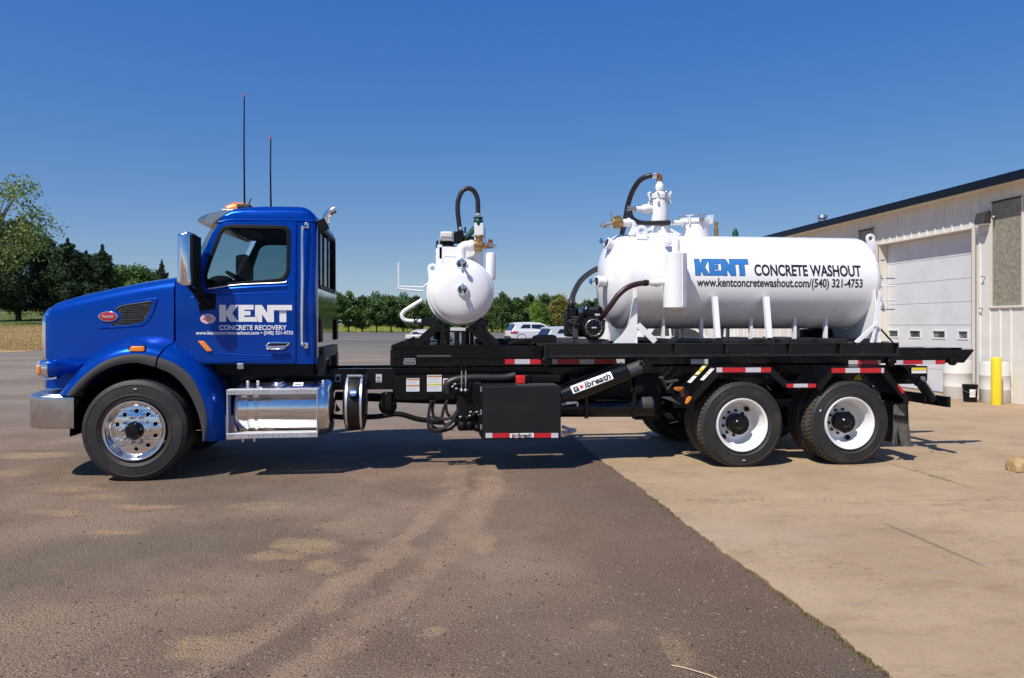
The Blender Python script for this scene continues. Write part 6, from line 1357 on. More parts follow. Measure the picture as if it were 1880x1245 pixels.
tape(8.345, 675.8, 684.6, ((1527, 1552, 'red'), (1552, 1579, 'tapew'), (1579, 1618, 'red'), (1618, 1623, 'tapew')), F2)
b = MB(); b.prism([at(x, y, 8.346) for x, y in ((1647, 708), (1651, 706.5), (1661, 719), (1660, 722), (1656, 722.5))], (0, 0.004, 0)); b.build('reflective_tape', 'red', F2)
lamp_plate([(1255.5, 740), (1259, 729), (1265, 725.5), (1271.5, 727), (1271, 733), (1264, 742), (1258, 744)], 8.335, 'matt', 'lamp_base', F1, 0.02, 0.004)
lamp_plate([(1257.5, 739.5), (1260.5, 730.5), (1265.5, 727.5), (1269.8, 728.5), (1269, 732.5), (1263, 740.5), (1259, 742)], 8.325, 'amber', 'signal_lamp', F1, 0.016, 0.005)
lp_ = rounded(pq([(1233, 715), (1237, 709), (1262, 709), (1267, 713.5), (1263, 719), (1240, 720)], 8.80), 0.03)
plate([lp_], flatY(8.80), 'lamp_base', 'matt', F1, 0.03, 0.006); plate([[(sum(p[0] for p in lp_) / len(lp_) + (p[0] - sum(q[0] for q in lp_) / len(lp_)) * 0.86, sum(p[1] for p in lp_) / len(lp_) + (p[1] - sum(q[1] for q in lp_) / len(lp_)) * 0.78) for p in lp_]], flatY(8.78), 'signal_lamp', 'amberd', F1, 0.02, 0.008)
# stickers on the front slope of the fender
a_, c_ = P1_[0], P1_[1]; sv = (c_ - a_); nn = Vector((-sv.z, 0, sv.x)).normalized()
def slope_sticker(s0_, s1_, y0_, y1_, m, lines=()):
    b = MB(); b.prism([a_ + sv * s + Vector((0, y, 0)) + nn * 0.003 for s, y in ((s0_, y0_), (s1_, y0_), (s1_, y1_), (s0_, y1_))], nn * 0.0012); o = b.build('warning_sticker', m, F1)
    for t0, t1, mm in lines:
        b = MB(); e = 0.006; b.prism([a_ + sv * s + Vector((0, y, 0)) + nn * 0.0048 for s, y in ((s0_ + (s1_ - s0_) * t0, y0_ + e), (s0_ + (s1_ - s0_) * t1, y0_ + e), (s0_ + (s1_ - s0_) * t1, y1_ - e), (s0_ + (s1_ - s0_) * t0, y1_ - e))], nn * 0.0008); b.build('sticker_print', mm, o)
slope_sticker(0.62, 0.95, 0.04, 0.15, 'decal', ((0.44, 0.5, 'orange'), (0.93, 0.98, 'orange'), (0.15, 0.17, 'decalb'), (0.7, 0.72, 'decalb')))
slope_sticker(0.72, 0.98, 0.32, 0.44, 'yellow', ((0.1, 0.32, 'decal'), (0.40, 0.45, 'decalb'), (0.7, 0.85, 'decal')))
slope_sticker(0.50, 0.69, 0.32, 0.44, 'decal', ((0.5, 0.53, 'decalb'), (0.2, 0.22, 'decalb')))
b = MB(); b.bar(at(1222, 729, 8.9), at(1257, 741, 8.5), 0.12, 0.012); b.build('fender_foot', 'plastic', F1)
q = at(1563, 692, 8.7); b = MB(); b.prism([at(1566, 698, 8.75), at(1571, 690, 8.75), at(1578, 687, 8.75), at(1584, 698, 8.75)], (0, 0.03, 0)); b.build('chain_tag', 'yellow', TR)
# mud flap: upper and lower leaf with black clamp
MF_ = []
b = MB(); fx = at(1655, 742, 8.44).x; zu, zl = zz(742, 8.44, 1655), zz(821, 8.44, 1660)
rows = []
for k in range(9):
    t = k / 8; z = zu + (zl - zu) * t; row = []
    for j in range(7):
        s_ = j / 6; row.append(Vector((fx + 0.10 * (1 - s_) ** 0 - 0.02 - 0.05 * t * 0 + 0.014 * math.sin(s_ * 9 + t * 2) + (0.06 if t > 0.45 else 0) * (t - 0.45), 8.43 + s_ * 0.60 - 0.0, z)))
    rows.append(row)
FLP = MB().loft(rows).build('mud_flap', 'flap', TR, fix=False, angle=180)
b = MB(); b.prism([at(1640, 822 - 2, 8.46), at(1641, 745, 8.46), at(1646, 742, 8.46), at(1664, 742, 8.46), at(1666, 760, 8.46), at(1665, 778, 8.46), at(1668, 780, 8.46), at(1667, 821, 8.46), at(1655, 817, 8.46), at(1648, 786, 8.46)], (0, 0.008, 0)); b.build('flap_face', 'flap', FLP)
b = MB(); b.bar(at(1641, 765, 8.45) + Vector((0, -0.003, 0)), at(1667, 769, 8.45) + Vector((0, -0.003, 0)), 0.02, 0.055, (0, 0, 1)); b.build('flap_clamp', 'black', FLP, bevel=0.004)
# rear underride bar and hangers
pa, pb = at(1665, 722, 10.75), at(1756, 738, 8.62)
UB = MB().bar((at(1756, 738, 8.62).x - 0.10, 8.62, zz(738, 8.62, 1756)), (at(1756, 738, 8.62).x - 0.10, 10.72, zz(738, 8.62, 1756)), 0.05, 0.135).build('underride_bar', 'black', TR, bevel=0.008)
for y in (9.02, 10.26):
    p0 = at(1690, 706, 9.02); e_ = Vector((UB.bound_box[0][0] + ORG[TR.name].x + 0.02, y, zz(738, 8.62, 1756)))
    MB().bar((p0.x, y, p0.z), tuple(e_ + Vector((0, 0, 0.06))), 0.06, 0.09).build('bar_strut', 'black', UB, bevel=0.006)
    hp = [at(x_, y_, 9.0) for x_, y_ in ((1658, 672), (1702, 672), (1702, 697), (1699, 705), (1692, 710), (1684, 709))]
    HB = MB().prism([(p.x, y - 0.03, p.z) for p in hp], (0, 0.06, 0)).build('rear_hanger', 'black', TR, bevel=0.006)
    if y < 9.5:
        a, c_ = at(1674, 685.5, 8.965), at(1701, 675, 8.965); SK = MB().box((a.x, 8.966, a.z), (c_.x, 8.969, c_.z)).build('warning_sticker', 'decal', HB)
        MB().box((a.x, 8.963, a.z + (c_.z - a.z) * 0.55), (c_.x, 8.965, c_.z)).build('sticker_print', 'yellow', SK)
        MB().cyl((at(1693, 695, 8.96).x, 8.965, at(1693, 695, 8.96).z), (at(1693, 695, 8.96).x, 8.93, at(1693, 695, 8.96).z), 0.03, n=16).build('hanger_pin', 'steel', HB)
MB().bar(at(1693, 702, 8.9), at(1716, 736, 8.8), 0.10, 0.085).build('bar_strut', 'black', TR, bevel=0.008)
b = MB(); b.tube([at(1697, 742, 8.72), at(1699, 735, 8.72), at(1697, 729, 8.72)], 0.012, 8); b.build('bar_shackle', 'matt', TR)
# stickers on the frame side
def sticker(px0, py0, px1, py1, Y, m, bars=(), parent=TR, nm='warning_sticker'):
    a, c_ = at(px0, py1, Y), at(px1, py0, Y); o = MB().box((a.x, Y, a.z), (c_.x, Y + 0.003, c_.z)).build(nm, m, parent)
    for x0, y0, x1, y1, mm in bars:
        u = lambda t: a.x + (c_.x - a.x) * t; v = lambda t: c_.z + (a.z - c_.z) * t
        MB().box((u(x0), Y - 0.0018, v(y1)), (u(x1), Y - 0.0002, v(y0))).build('sticker_print', mm, o)
    return o
def lines(y0, y1, n): return [(0.08, y0 + (y1 - y0) * k / n, 0.92 - 0.3 * ((k * 7) % 3) / 3, y0 + (y1 - y0) * k / n + 0.018, 'tapew') for k in range(n)]
sticker(746, 694.5, 770, 719, 9.07, 'decal', [(0.02, 0.04, 0.98, 0.13, 'orange'), (0.02, 0.50, 0.98, 0.60, 'orange')] + lines(0.18, 0.48, 4) + lines(0.66, 0.96, 4))
sticker(784, 688.5, 811, 719, 9.07, 'decal', [(0.02, 0.03, 0.98, 0.12, 'orange'), (0.02, 0.52, 0.98, 0.61, 'yellow')] + lines(0.17, 0.5, 4) + lines(0.66, 0.96, 4))
sticker(813.5, 694.5, 848, 711, 9.07, 'decal', [(0.05, 0.15, 0.25, 0.5, 'emblem'), (0.3, 0.15, 0.5, 0.3, 'pink'), (0.15, 0.4, 0.3, 0.8, 'pink')])
sticker(740, 657, 764, 669.5, 9.012, 'decalb', [(0.08, 0.1, 0.92, 0.2, 'tapew'), (0.05, 0.40, 0.95, 0.46, 'tapew'), (0.05, 0.90, 0.95, 0.96, 'tapew'), (0.05, 0.40, 0.08, 0.96, 'tapew'), (0.92, 0.40, 0.95, 0.96, 'tapew'), (0.15, 0.6, 0.85, 0.66, 'tapew')], TR, 'maker_plate')
sticker(615.5, 687, 625.5, 701, 9.21, 'tapew', [(0.15, 0.3, 0.85, 0.85, 'decalb'), (0.3, 0.5, 0.7, 0.7, 'knobblue')], TR, 'frame_label')
sticker(690, 687, 701, 702, 9.21, 'tapew', [(0.2, 0.3, 0.7, 0.6, 'steel'), (0.1, 0.8, 0.9, 0.9, 'decalb')], TR, 'frame_label')

# ================================================================== SMALL TANK ON ITS STAND
ST0 = thing('small_tank', 'small white round tank on a black stand behind the cab with looped hose', 'tank', (0.465, 9.4, zz(633, 9.0, 845)))
sx_, sz_, sr = 0.468, 2.108, 0.398; sy0, sy1 = 8.92, 10.3
prof = [(0.001, 0)]; dep = 0.13
for k in range(1, 13): a = PI / 2 * k / 12; prof.append(((sr - 0.035) * math.sin(a) ** 0.9, dep * (1 - math.cos(a))))
prof = [(r, t) for r, t in prof]
TK = MB().lathe([(r if r < sr - 0.036 else r, t) for r, t in prof[:-1]] + [(sr - 0.03, dep - 0.012), (sr - 0.012, dep), (sr, dep + 0.03), (sr, sy1 - sy0 + dep), (sr - 0.1, sy1 - sy0 + dep + 0.1), (0.001, sy1 - sy0 + dep + 0.13)], (sx_, sy0 - dep, sz_), (0, 1, 0), 72).build('tank_body', 'tankw', ST0, angle=40)
for dy in (0.20, 0.25, 0.42): MB().lathe([(sr, dy - 0.02), (sr + 0.016, dy - 0.016), (sr + 0.016, dy + 0.012), (sr, dy + 0.015)], (sx_, sy0, sz_), (0, 1, 0), 72).build('tank_ring', 'white', TK, angle=40)
def cap_y(x, z):
    r = math.hypot(x - sx_, z - sz_); a = min(1, r / (sr - 0.035)); return sy0 - dep + dep * (1 - math.sqrt(max(0, 1 - a * a)))
for px_, py_ in ((848, 485), (849, 532)):
    q = at(px_, py_, 8.8); y = cap_y(q.x, q.z)
    G_ = MB().lathe([(0.068, 0.02), (0.068, -0.02), (0.062, -0.03), (0.052, -0.03), (0.050, -0.018), (0.001, -0.018)], (q.x, y, q.z), (0, 1, 0), 36).build('sight_gauge', 'chrome', TK, angle=30)
    MB().cyl((q.x, y - 0.019, q.z), (q.x, y - 0.020, q.z), 0.05, n=28).build('gauge_face', 'gauge', G_)
    b = MB(); b.bar((q.x, y - 0.05, q.z - 0.075), (q.x, y - 0.05, q.z + 0.075), 0.022, 0.022); b.cyl((q.x, y - 0.02, q.z), (q.x, y - 0.16, q.z + 0.02), 0.014, n=10); b.ball((q.x, y - 0.15, q.z + 0.02), 0.028, n=12); b.build('gauge_valve', 'chrome', G_, bevel=0.003)
    if py_ > 500: MB().cyl((q.x + 0.01, y - 0.052, q.z), (q.x + 0.01, y - 0.075, q.z), 0.02, n=12).build('gauge_knob', 'knobblue', G_)
def ringplate(px_, py_, Y, R_, r_, m, parent, nm, base=None, th=0.03):
    q = at(px_, py_, Y); o_ = ell(q.x, q.z, R_, R_, 32)
    if base: o_ = [(q.x + R_ * math.cos(a), q.z + R_ * math.sin(a)) for a in np.linspace(-0.35, PI + 0.35, 24)] + [(at(x, y, Y).x, at(x, y, Y).z) for x, y in base]
    return plate([o_, ell(q.x, q.z, r_, r_, 24)[::-1]], flatY(Y), nm, m, parent, th, 0.006)
ringplate(794, 493, 9.25, 0.062, 0.028, 'white', TK, 'lift_lug', ((787, 520), (806, 505)))
ringplate(807, 461, 9.3, 0.05, 0.024, 'white', TK, 'lift_lug', ((800, 492), (816, 478)))
# pipework on top
b = MB(); b.tube([at(846, 470, 9.15) + Vector((0, 0, -0.12)), at(846, 466, 9.15), at(848, 456, 9.15), at(856, 451.5, 9.15), at(870, 451, 9.15)], 0.062, 16, 6); b.cyl(at(862, 451.5, 9.15), at(868, 451.5, 9.15), 0.075, n=20); b.build('elbow_pipe', 'white', TK, angle=50)
V_ = MB().cyl(at(870, 451, 9.15), at(886, 451, 9.15), 0.068, n=18).build('brass_valve', 'brass', TK, bevel=0.01)
b = MB(); b.cyl(at(880, 450, 9.13), at(880, 434, 9.13), 0.045, n=14); b.cyl(at(880, 436, 9.13), at(880, 432, 9.13), 0.058, n=14); b.cyl(at(886, 451, 9.15), at(895, 452, 9.15), 0.035, n=12); b.build('valve_bonnet', 'brass', V_, bevel=0.004)
b = MB(); b.box((at(871, 440, 9.25).x, 9.25, zz(490, 9.25, 878)), (at(887, 440, 9.25).x, 9.30, zz(409, 9.25, 878))); b.build('flat_post', 'white', TK, bevel=0.004)
FTG = MB().lathe([(0.045, -0.06), (0.055, 0.0), (0.062, 0.04), (0.055, 0.06), (0.045, 0.07), (0.06, 0.075), (0.06, 0.09), (0.03, 0.095)], at(878, 412, 9.3), (0, 0, 1), 20).build('green_coupling', 'green', TK, angle=40)
b = MB(); b.tube([at(872, 418, 9.32), at(862, 430, 9.32), at(852, 440, 9.32)], 0.034, 10); b.cyl(at(867, 428, 9.32), at(868, 424, 9.32), 0.04, n=12); b.build('green_pipe', 'green', TK)
hp = [at(x, y, 9.3) for x, y in ((845.5, 428), (843, 412), (840.5, 390), (841, 370), (848, 352), (858.5, 346), (869, 350), (876, 363), (877.5, 378), (877.5, 393))]
b = MB(); b.tube(hp, 0.0305, 14, 8); HS = b.build('loop_hose', 'hose', TK, angle=80)
b = MB(); b.cyl(at(877.5, 396, 9.3), at(877.5, 392, 9.3), 0.034, n=14); b.cyl(at(845.5, 422, 9.3), at(845, 417, 9.3), 0.034, n=14); b.build('hose_clamp', 'alubr', HS)
b = MB(); b.cyl(at(846, 447, 9.3), at(845.5, 424, 9.3), 0.04, n=12); b.box((at(834, 430, 9.3).x, 9.25, zz(447, 9.3)), (at(850, 430, 9.3).x, 9.5, zz(428, 9.3))); b.cyl(at(854, 428, 9.3), at(854, 417, 9.3), 0.012, n=8); b.box((at(852, 440, 9.3).x, 9.3, zz(452, 9.3)), (at(872, 440, 9.3).x, 9.55, zz(436, 9.3))); b.cyl(at(840, 428, 9.3), at(840, 425, 9.3), 0.02, n=8); b.build('vacuum_pump', 'matt', TK, bevel=0.01)
E1_ = MB().box((at(808, 437, 9.3).x, 9.25, zz(445, 9.3)), (at(832, 437, 9.3).x, 9.55, zz(428, 9.3))).build('pump_engine', 'engwhite', TK, bevel=0.03, seg=3)
b = MB(); b.box((at(809, 436, 9.24).x, 9.243, zz(438, 9.24)), (at(831, 436, 9.24).x, 9.252, zz(436.8, 9.24))); b.build('engine_slot', 'steel', E1_)
b = MB()
for px_ in (821, 825, 829): b.cyl(at(px_, 428, 9.35), at(px_, 425.5, 9.35), 0.012, n=8)
b.box((at(808, 450, 9.3).x, 9.3, zz(450, 9.3)), (at(834, 450, 9.3).x, 9.6, zz(446, 9.3))); b.cyl(at(803, 442, 9.35), at(801.5, 470, 9.35), 0.014, n=8); b.bar(at(803, 470, 9.35), at(801, 480, 9.35), 0.02, 0.02); b.bar(at(812, 451, 9.3), at(832, 448, 9.3), 0.02, 0.02); b.bar(at(815, 448, 9.3), at(836, 453, 9.3), 0.015, 0.015); b.build('engine_linkage', 'matt', E1_)
b = MB(); b.lathe([(0.20, 0), (0.20, 0.10), (0.21, 0.10), (0.21, 0.13), (0.18, 0.14)], (at(832, 470, 9.35).x, 9.45, sz_ + sr - 0.05), (0, 0, 1), 32); b.box((at(806, 470, 9.3).x, 9.28, zz(478, 9.3)), (at(872, 460, 9.3).x, 9.6, zz(456, 9.3))); b.box((at(803, 480, 9.3).x, 9.28, zz(500, 9.3)), (at(812, 470, 9.3).x, 9.5, zz(452, 9.3))); b.build('pump_base', 'white', TK, bevel=0.012)
b = MB(); b.lathe([(0.001, 0), (0.06, 0), (0.062, 0.01), (0.062, 0.30), (0.055, 0.325), (0.03, 0.335), (0.001, 0.335)], (at(901, 485, 9.15).x, 9.15, zz(513, 9.15, 900)), (0, 0, 1), 28); CN = b.build('filter_cylinder', 'white', TK, angle=50)
b = MB(); b.cyl(at(902, 456, 9.15), at(901, 446, 9.15), 0.028, n=10); b.bar(at(894, 446, 9.1), at(912, 452, 9.1), 0.012, 0.014); b.bar(at(896, 453, 9.1), at(913, 449, 9.1), 0.01, 0.014); b.bar(at(905, 447, 9.1), at(911, 458, 9.1), 0.01, 0.01); b.build('filter_clamp', 'steel', CN)
MB().cyl(at(900, 446, 9.15), at(900, 440, 9.15), 0.03, n=10).build('rusty_plug', 'rust', CN)
b = MB(); b.cyl(at(893, 452, 9.15), at(899, 452, 9.15), 0.03, n=10); b.build('filter_pipe', 'rust', CN); MB().bar(at(889, 505, 9.2), at(900, 512, 9.15), 0.02, 0.02).build('filter_bracket', 'white', CN)
MB().cyl(at(890.5, 418, 9.4), at(890.5, 460, 9.4), 0.006, n=6).build('thin_rod', 'steel', TK)
b = MB(); b.tube([at(731.5, 482, 9.4), at(731.5, 528, 9.4), at(733, 530.5, 9.4), at(777, 534.5, 9.4)], 0.011, 8, smooth=False); b.tube([at(732, 526, 9.4), at(776, 527.5, 9.4)], 0.010, 8, smooth=False); b.tube([at(776, 527.5, 9.4), at(786, 520, 9.4)], 0.010, 8, smooth=False); b.build('level_rod', 'white', TK)
b = MB(); b.tube([at(775, 551, 9.25), at(752, 565, 9.25), at(742, 572, 9.25), at(738, 579, 9.25), at(742, 587, 9.25), at(752, 589.5, 9.25), at(774, 590, 9.25)], 0.027, 12, 8); b.build('bent_pipe', 'white', TK)
b = MB(); b.tube([at(762, 566, 9.2), at(761, 588, 9.2), at(764, 593, 9.2)], 0.010, 8); b.build('pipe_hook', 'matt', TK)
# black stand
zs0 = zz(633.5, 9.0, 845); zs1 = zz(603, 8.95, 845)
def stb(p, q, w=0.07, h=0.07, nm='stand_leg'): MB().bar(p, q, w, h).build(nm, 'black', ST0, bevel=0.005)
def sp_(x, y, Y): return at(x, y, Y)
stb(sp_(804, 598, 8.98), sp_(764, 634, 8.98), 0.06, 0.10, 'stand_brace'); stb(sp_(876, 600, 8.98), sp_(912, 634, 8.98), 0.06, 0.10, 'stand_brace'); stb(sp_(862, 603, 8.98), sp_(896, 634, 8.98), 0.05, 0.055, 'stand_brace')
for px_ in (813, 838, 851): stb(sp_(px_, 600, 8.98), sp_(px_, 634, 8.98), 0.05, 0.06)
for px_, Y in ((806, 10.1), (822, 9.6), (840, 10.1), (858, 10.1), (866, 9.6)): stb((at(px_, 600, Y).x, Y, zs1), (at(px_, 600, Y).x, Y, zs0), 0.05, 0.07)
MB().box((at(796, 600, 8.95).x, 8.958, zs1 - 0.045), (at(896, 600, 8.95).x, 10.3, zs1 + 0.0)).build('stand_plate', 'black', ST0, bevel=0.006)
MB().box((at(827, 600, 8.9).x, 8.92, zs1 - 0.03), (at(855, 600, 8.9).x, 8.948, zs1 + 0.01)).build('stand_pad', 'tapew', ST0, bevel=0.003)
b = MB(); b.prism([(p.x, 8.97, p.z) for p in (at(773, 597, 8.97), at(773, 584.5, 8.97), at(795, 582, 8.97), at(803, 590, 8.97), at(812, 597, 8.97), at(826, 603, 8.97), at(800, 603, 8.97))], (0, 0.5, 0)); b.prism([(p.x, 8.97, p.z) for p in (at(893, 597, 8.97), at(886, 582, 8.97), at(876, 592, 8.97), at(862, 599, 8.97), at(862, 603, 8.97), at(893, 603, 8.97))], (0, 0.5, 0)); b.build('stand_saddle', 'black', ST0, bevel=0.008)
MB().box((at(756, 633, 9.0).x, 8.96, zs0 - 0.03), (at(920, 633, 9.0).x, 10.3, zs0 + 0.004)).build('stand_base', 'black', ST0, bevel=0.005)
b = MB(); b.box((at(796, 612, 9.9).x, 9.9, zs0 + 0.05), (at(826, 612, 9.9).x, 10.1, zs1 - 0.05)); b.build('stand_gearbox', 'matt', ST0, bevel=0.02)

# ================================================================== BIG TANK ON THE ROLL-OFF SKID
BT = thing('washout_tank', 'large white horizontal tank with blue logo on a black skid', 'tank', (3.8, CY, zz(656, 8.9)))
R = 0.628; zcT = 2.279; x0T, x1T = 2.61, 5.92
n = 12; prof = []
for k in range(n + 1): a = PI / 2 * k / n; prof.append((R * math.sin(a), -0.02 + 0.27 * (1 - math.cos(a))))
Ls = x1T - x0T; b0 = 0.245
prof = [(r, t - b0) for r, t in prof] + [(R, 0.02), (R, 0.40), (R, 0.41), (R + 0.0007, 0.415), (R + 0.0007, 0.425), (R, 0.43), (R, 0.44), (R, 1.7), (R, 1.71), (R + 0.0007, 1.715), (R + 0.0007, 1.725), (R, 1.73), (R, 1.74), (R, Ls - 0.02), (R, Ls)] + [(R * math.cos(PI / 2 * k / n), Ls + 0.22 * math.sin(PI / 2 * k / n)) for k in range(1, n + 1)]
prof = [(max(r, 0.001), t) for r, t in prof]
TKB = MB().lathe(prof, (x0T, CY, zcT), (1, 0, 0), 128).build('tank_shell', 'tankw', BT, angle=80)
def tank_fn(off):
    def f(x, y, z):
        d = max(-0.999, min(0.999, (y - zcT) / (R + off))); return (x, CY - (R + off + z) * math.sqrt(1 - d * d), y)
    return f
zr = lambda py, px=1430: at(px, py, 9.05).z
cuts = [1.9 + k * 0.02 for k in range(50)]
conv = lambda x, y: (at(x, y, 9.06).x, at(x, y, 9.06).z)
def kent2(off, m, grow):
    for L_ in (K_, E_, N_):
        pts = [conv(1276.5 + (x - 550) / 1136 * 98, 475.5 + (y - 340) / 272 * 31) for x, y in L_]
        pts = [(x + (0.03 * ((y - 2.2) / 0.25)) * 0, y) for x, y in pts]
        me = curve_mesh([pts], 0.0, 0)
        remap(me, tank_fn(off), 'logo_letter', m, TKB, cuts, 180)
for L_ in (K_, E_, N_):      # dark outline under the blue letters
    cu = bpy.data.curves.new('tmp', 'CURVE'); cu.dimensions = '2D'; cu.fill_mode = 'BOTH'; cu.offset = 0.006
    sp = cu.splines.new('POLY'); sp.points.add(len(L_) - 1); sp.use_cyclic_u = True
    for p, (x, y) in zip(sp.points, L_): cx_, cz_ = conv(1276.5 + (x - 550) / 1136 * 98, 475.5 + (y - 340) / 272 * 31); p.co = (cx_, cz_, 0, 1)
    remap(eval_mesh(cu), tank_fn(0.0010), 'logo_outline', 'navy', TKB, cuts, 180)
kent2(0.0018, 'tankblue', 0)
def tank_rect(x0, y0, x1, y1): a = at(x0, y1, 9.06); c_ = at(x1, y0, 9.06); return a.x, a.z, c_.x, c_.z
remap(text_mesh('CONCRETE WASHOUT', *tank_rect(1384.5, 487, 1580.5, 507), 0.034), tank_fn(0.0014), 'lettering', 'decalb', TKB, cuts, 180)
remap(text_mesh('www.kentconcretewashout.com/(540) 321-4753', *tank_rect(1278.5, 512.5, 1582.5, 531.5), 0.027), tank_fn(0.0014), 'lettering', 'decalb', TKB, cuts, 180)
# tower on top
YT = CY
def T(px_, py_, Y=YT): return at(px_, py_, Y)
cx_ = T(1211, 400).x
def zT(py): return T(1211, py).z
b = MB(); b.lathe([(0.112, zT(447)), (0.112, zT(365)), (0.128, zT(365)), (0.128, zT(361)), (0.132, zT(361)), (0.132, zT(358)), (0.10, zT(356.5)), (0.06, zT(353)), (0.05, zT(352)), (0.001, zT(352))], (cx_, YT, 0), (0, 0, 1), 40); TW = b.build('scrubber_tower', 'white', TKB, angle=35)
b = MB(); b.lathe([(0.042, zT(353)), (0.042, zT(351)), (0.055, zT(348)), (0.06, zT(344)), (0.05, zT(339)), (0.036, zT(336.5)), (0.036, zT(334.5)), (0.03, zT(334)), (0.03, zT(330)), (0.001, zT(330))], (cx_, YT, 0), (0, 0, 1), 24); b.build('tower_reducer', 'white', TW, angle=40)
MB().lathe([(0.048, zT(354)), (0.048, zT(351)), (0.001, zT(351))], (cx_, YT, 0), (0, 0, 1), 20).build('brass_collar', 'brass', TW)
b = MB(); b.tube([T(1211, 331), T(1211, 325.5), T(1209, 322.5), T(1203, 322)], 0.032, 12); b.cyl(T(1211, 332), T(1211, 329), 0.042, n=12); b.build('rusty_elbow', 'rust', TW)
b = MB(); hp = [T(x, y, YT + dy) for x, y, dy in ((1205, 322, 0), (1190, 323.5, 0.02), (1174, 332, 0.1), (1161, 352, 0.2), (1153, 376, 0.3), (1148, 402, 0.4), (1142, 430, 0.5), (1140, 450, 0.55))]
b.tube(hp, 0.036, 14, 8); HS = b.build('tower_hose', 'hose', TW, angle=80)
b = MB(); b.cyl(T(1204, 322), T(1200, 322.5), 0.040, n=14); b.cyl(T(1199, 322.5), T(1196.5, 322.7), 0.040, n=14); b.build('hose_clamp', 'alubr', HS)
for k in range(8):
    a = k * PI / 4 + 0.3; p = Vector((cx_ + 0.13 * math.cos(a), YT + 0.13 * math.sin(a), zT(360)))
    b = MB(); b.cyl(p + Vector((0, 0, -0.05)), p + Vector((0.02 * math.cos(a), 0.02 * math.sin(a), 0.06)), 0.009, n=8); b.ball(p + Vector((0.02 * math.cos(a), 0.02 * math.sin(a), 0.03)), 0.017, n=8); b.bar(p + Vector((0, 0, -0.06)), p + Vector((0.02 * math.cos(a), 0.02 * math.sin(a), -0.10)), 0.03, 0.02); b.build('swing_bolt', 'white' if k % 2 else 'steel', TW)
b = MB(); b.lathe([(0.045, -0.02), (0.045, 0.0), (0.06, 0.03), (0.065, 0.09), (0.05, 0.14), (0.035, 0.15), (0.035, 0.2), (0.028, 0.22)], T(1197, 383.5), (-1, 0, -0.03), 24); NZ = b.build('side_nozzle', 'white', TW, angle=40)
b = MB(); e = T(1158, 383.5); b.cyl(T(1166, 383.5), T(1153, 382.5), 0.034, n=14); b.bar(e + Vector((-0.06, -0.04, 0.02)), e + Vector((0.05, -0.05, 0.0)), 0.015, 0.02); b.bar(e + Vector((-0.05, 0.04, -0.02)), e + Vector((0.05, 0.05, 0.01)), 0.015, 0.02); b.build('cam_coupling', 'steel', NZ)
YL = YT - 0.12
b = MB(); hp = [T(x, y, YL) for x, y in ((1156.5, 387), (1158, 396), (1164, 404), (1176, 409), (1192, 410), (1210, 409.5), (1229, 409))]; b.tube(hp, 0.034, 14, 8); HS2 = b.build('cross_hose', 'hose', TW, angle=80)
b = MB()
for x_ in (1230, 1234): b.cyl(T(x_, 409, YL), T(x_ + 2.5, 409, YL), 0.039, n=14)
b.build('hose_ferrule', 'alubr', HS2)
b = MB(); b.tube([T(1237, 409, YL), T(1248, 409, YL), T(1257, 406, YL + 0.05), T(1264, 404, YL + 0.12)], 0.034, 14); b.cyl(T(1250, 408.5, YL), T(1254, 407.5, YL), 0.045, n=14); b.build('cross_pipe', 'white', TW, angle=50)
for px_, a in ((1196, 1), (1230, 1)):
    pass
b = MB()
zt_ = zcT + R
for s in (-1, 1):
    b.prism([(cx_ + s * 0.11, YT - 0.01, zT(416)), (cx_ + s * 0.11, YT - 0.01, zT(422)), (cx_ + s * 0.30, YT - 0.01, zt_ - 0.005), (cx_ + s * 0.36, YT - 0.01, zt_ - 0.005)], (0, 0.03, 0))
b.prism([(cx_ - 0.02, YT - 0.11, zT(416)), (cx_ - 0.02, YT - 0.11, zT(424)), (cx_ - 0.02, YT - 0.36, zt_ - 0.1), (cx_ - 0.02, YT - 0.40, zt_ - 0.12)], (0.03, 0, 0)); b.build('tower_brace', 'white', TW)
MB().box((T(1185, 440).x, YT - 0.22, zt_ - 0.05), (T(1238, 440).x, YT + 0.22, zt_ + 0.012)).build('tower_pad', 'white', TW, bevel=0.008)
# brass valve on the left end
YV = YT - 0.25
b = MB(); b.tube([T(1163, 440, YV) + Vector((0, 0, -0.1)), T(1163, 425, YV), T(1161, 412, YV), T(1152, 409, YV), T(1143, 409.5, YV)], 0.05, 14); b.cyl(T(1152, 409, YV), T(1156, 409, YV), 0.062, n=18); b.cyl(T(1163, 432, YV), T(1163, 426, YV), 0.065, n=18); EP = b.build('elbow_pipe', 'white', TKB, angle=50)
b = MB(); b.cyl(T(1143, 408, YV), T(1124, 409, YV), 0.055, n=16); b.box(tuple(T(1128, 420, YV) + Vector((0, -0.04, 0))), tuple(T(1139, 396, YV) + Vector((0, 0.04, 0)))); VB = b.build('brass_valve', 'brass', EP, bevel=0.012)
b = MB(); b.cyl(T(1124, 411, YV), T(1112, 413, YV), 0.036, n=14); b.cyl(T(1112, 413, YV), T(1103, 414, YV), 0.024, n=10); b.bar(T(1116, 409, YV), T(1105, 412, YV), 0.02, 0.02); b.bar(T(1118, 417, YV), T(1108, 418, YV), 0.02, 0.015); b.build('cam_coupling', 'steel', VB)
b = MB(); b.bar(T(1122.5, 405, YV), T(1122.5, 385, YV), 0.012, 0.03); b.build('valve_handle', 'steel', VB, bevel=0.003)
ringplate(1178, 425, YT - 0.30, 0.082, 0.036, 'white', TKB, 'lift_lug', ((1169, 441), (1187, 441)))
MB().box((T(1168, 437, YT - 0.34).x, YT - 0.36, T(1168, 440, YT - 0.34).z), (T(1191, 437, YT - 0.34).x, YT - 0.22, T(1168, 436, YT - 0.34).z)).build('lug_pad', 'white', TKB, bevel=0.004)
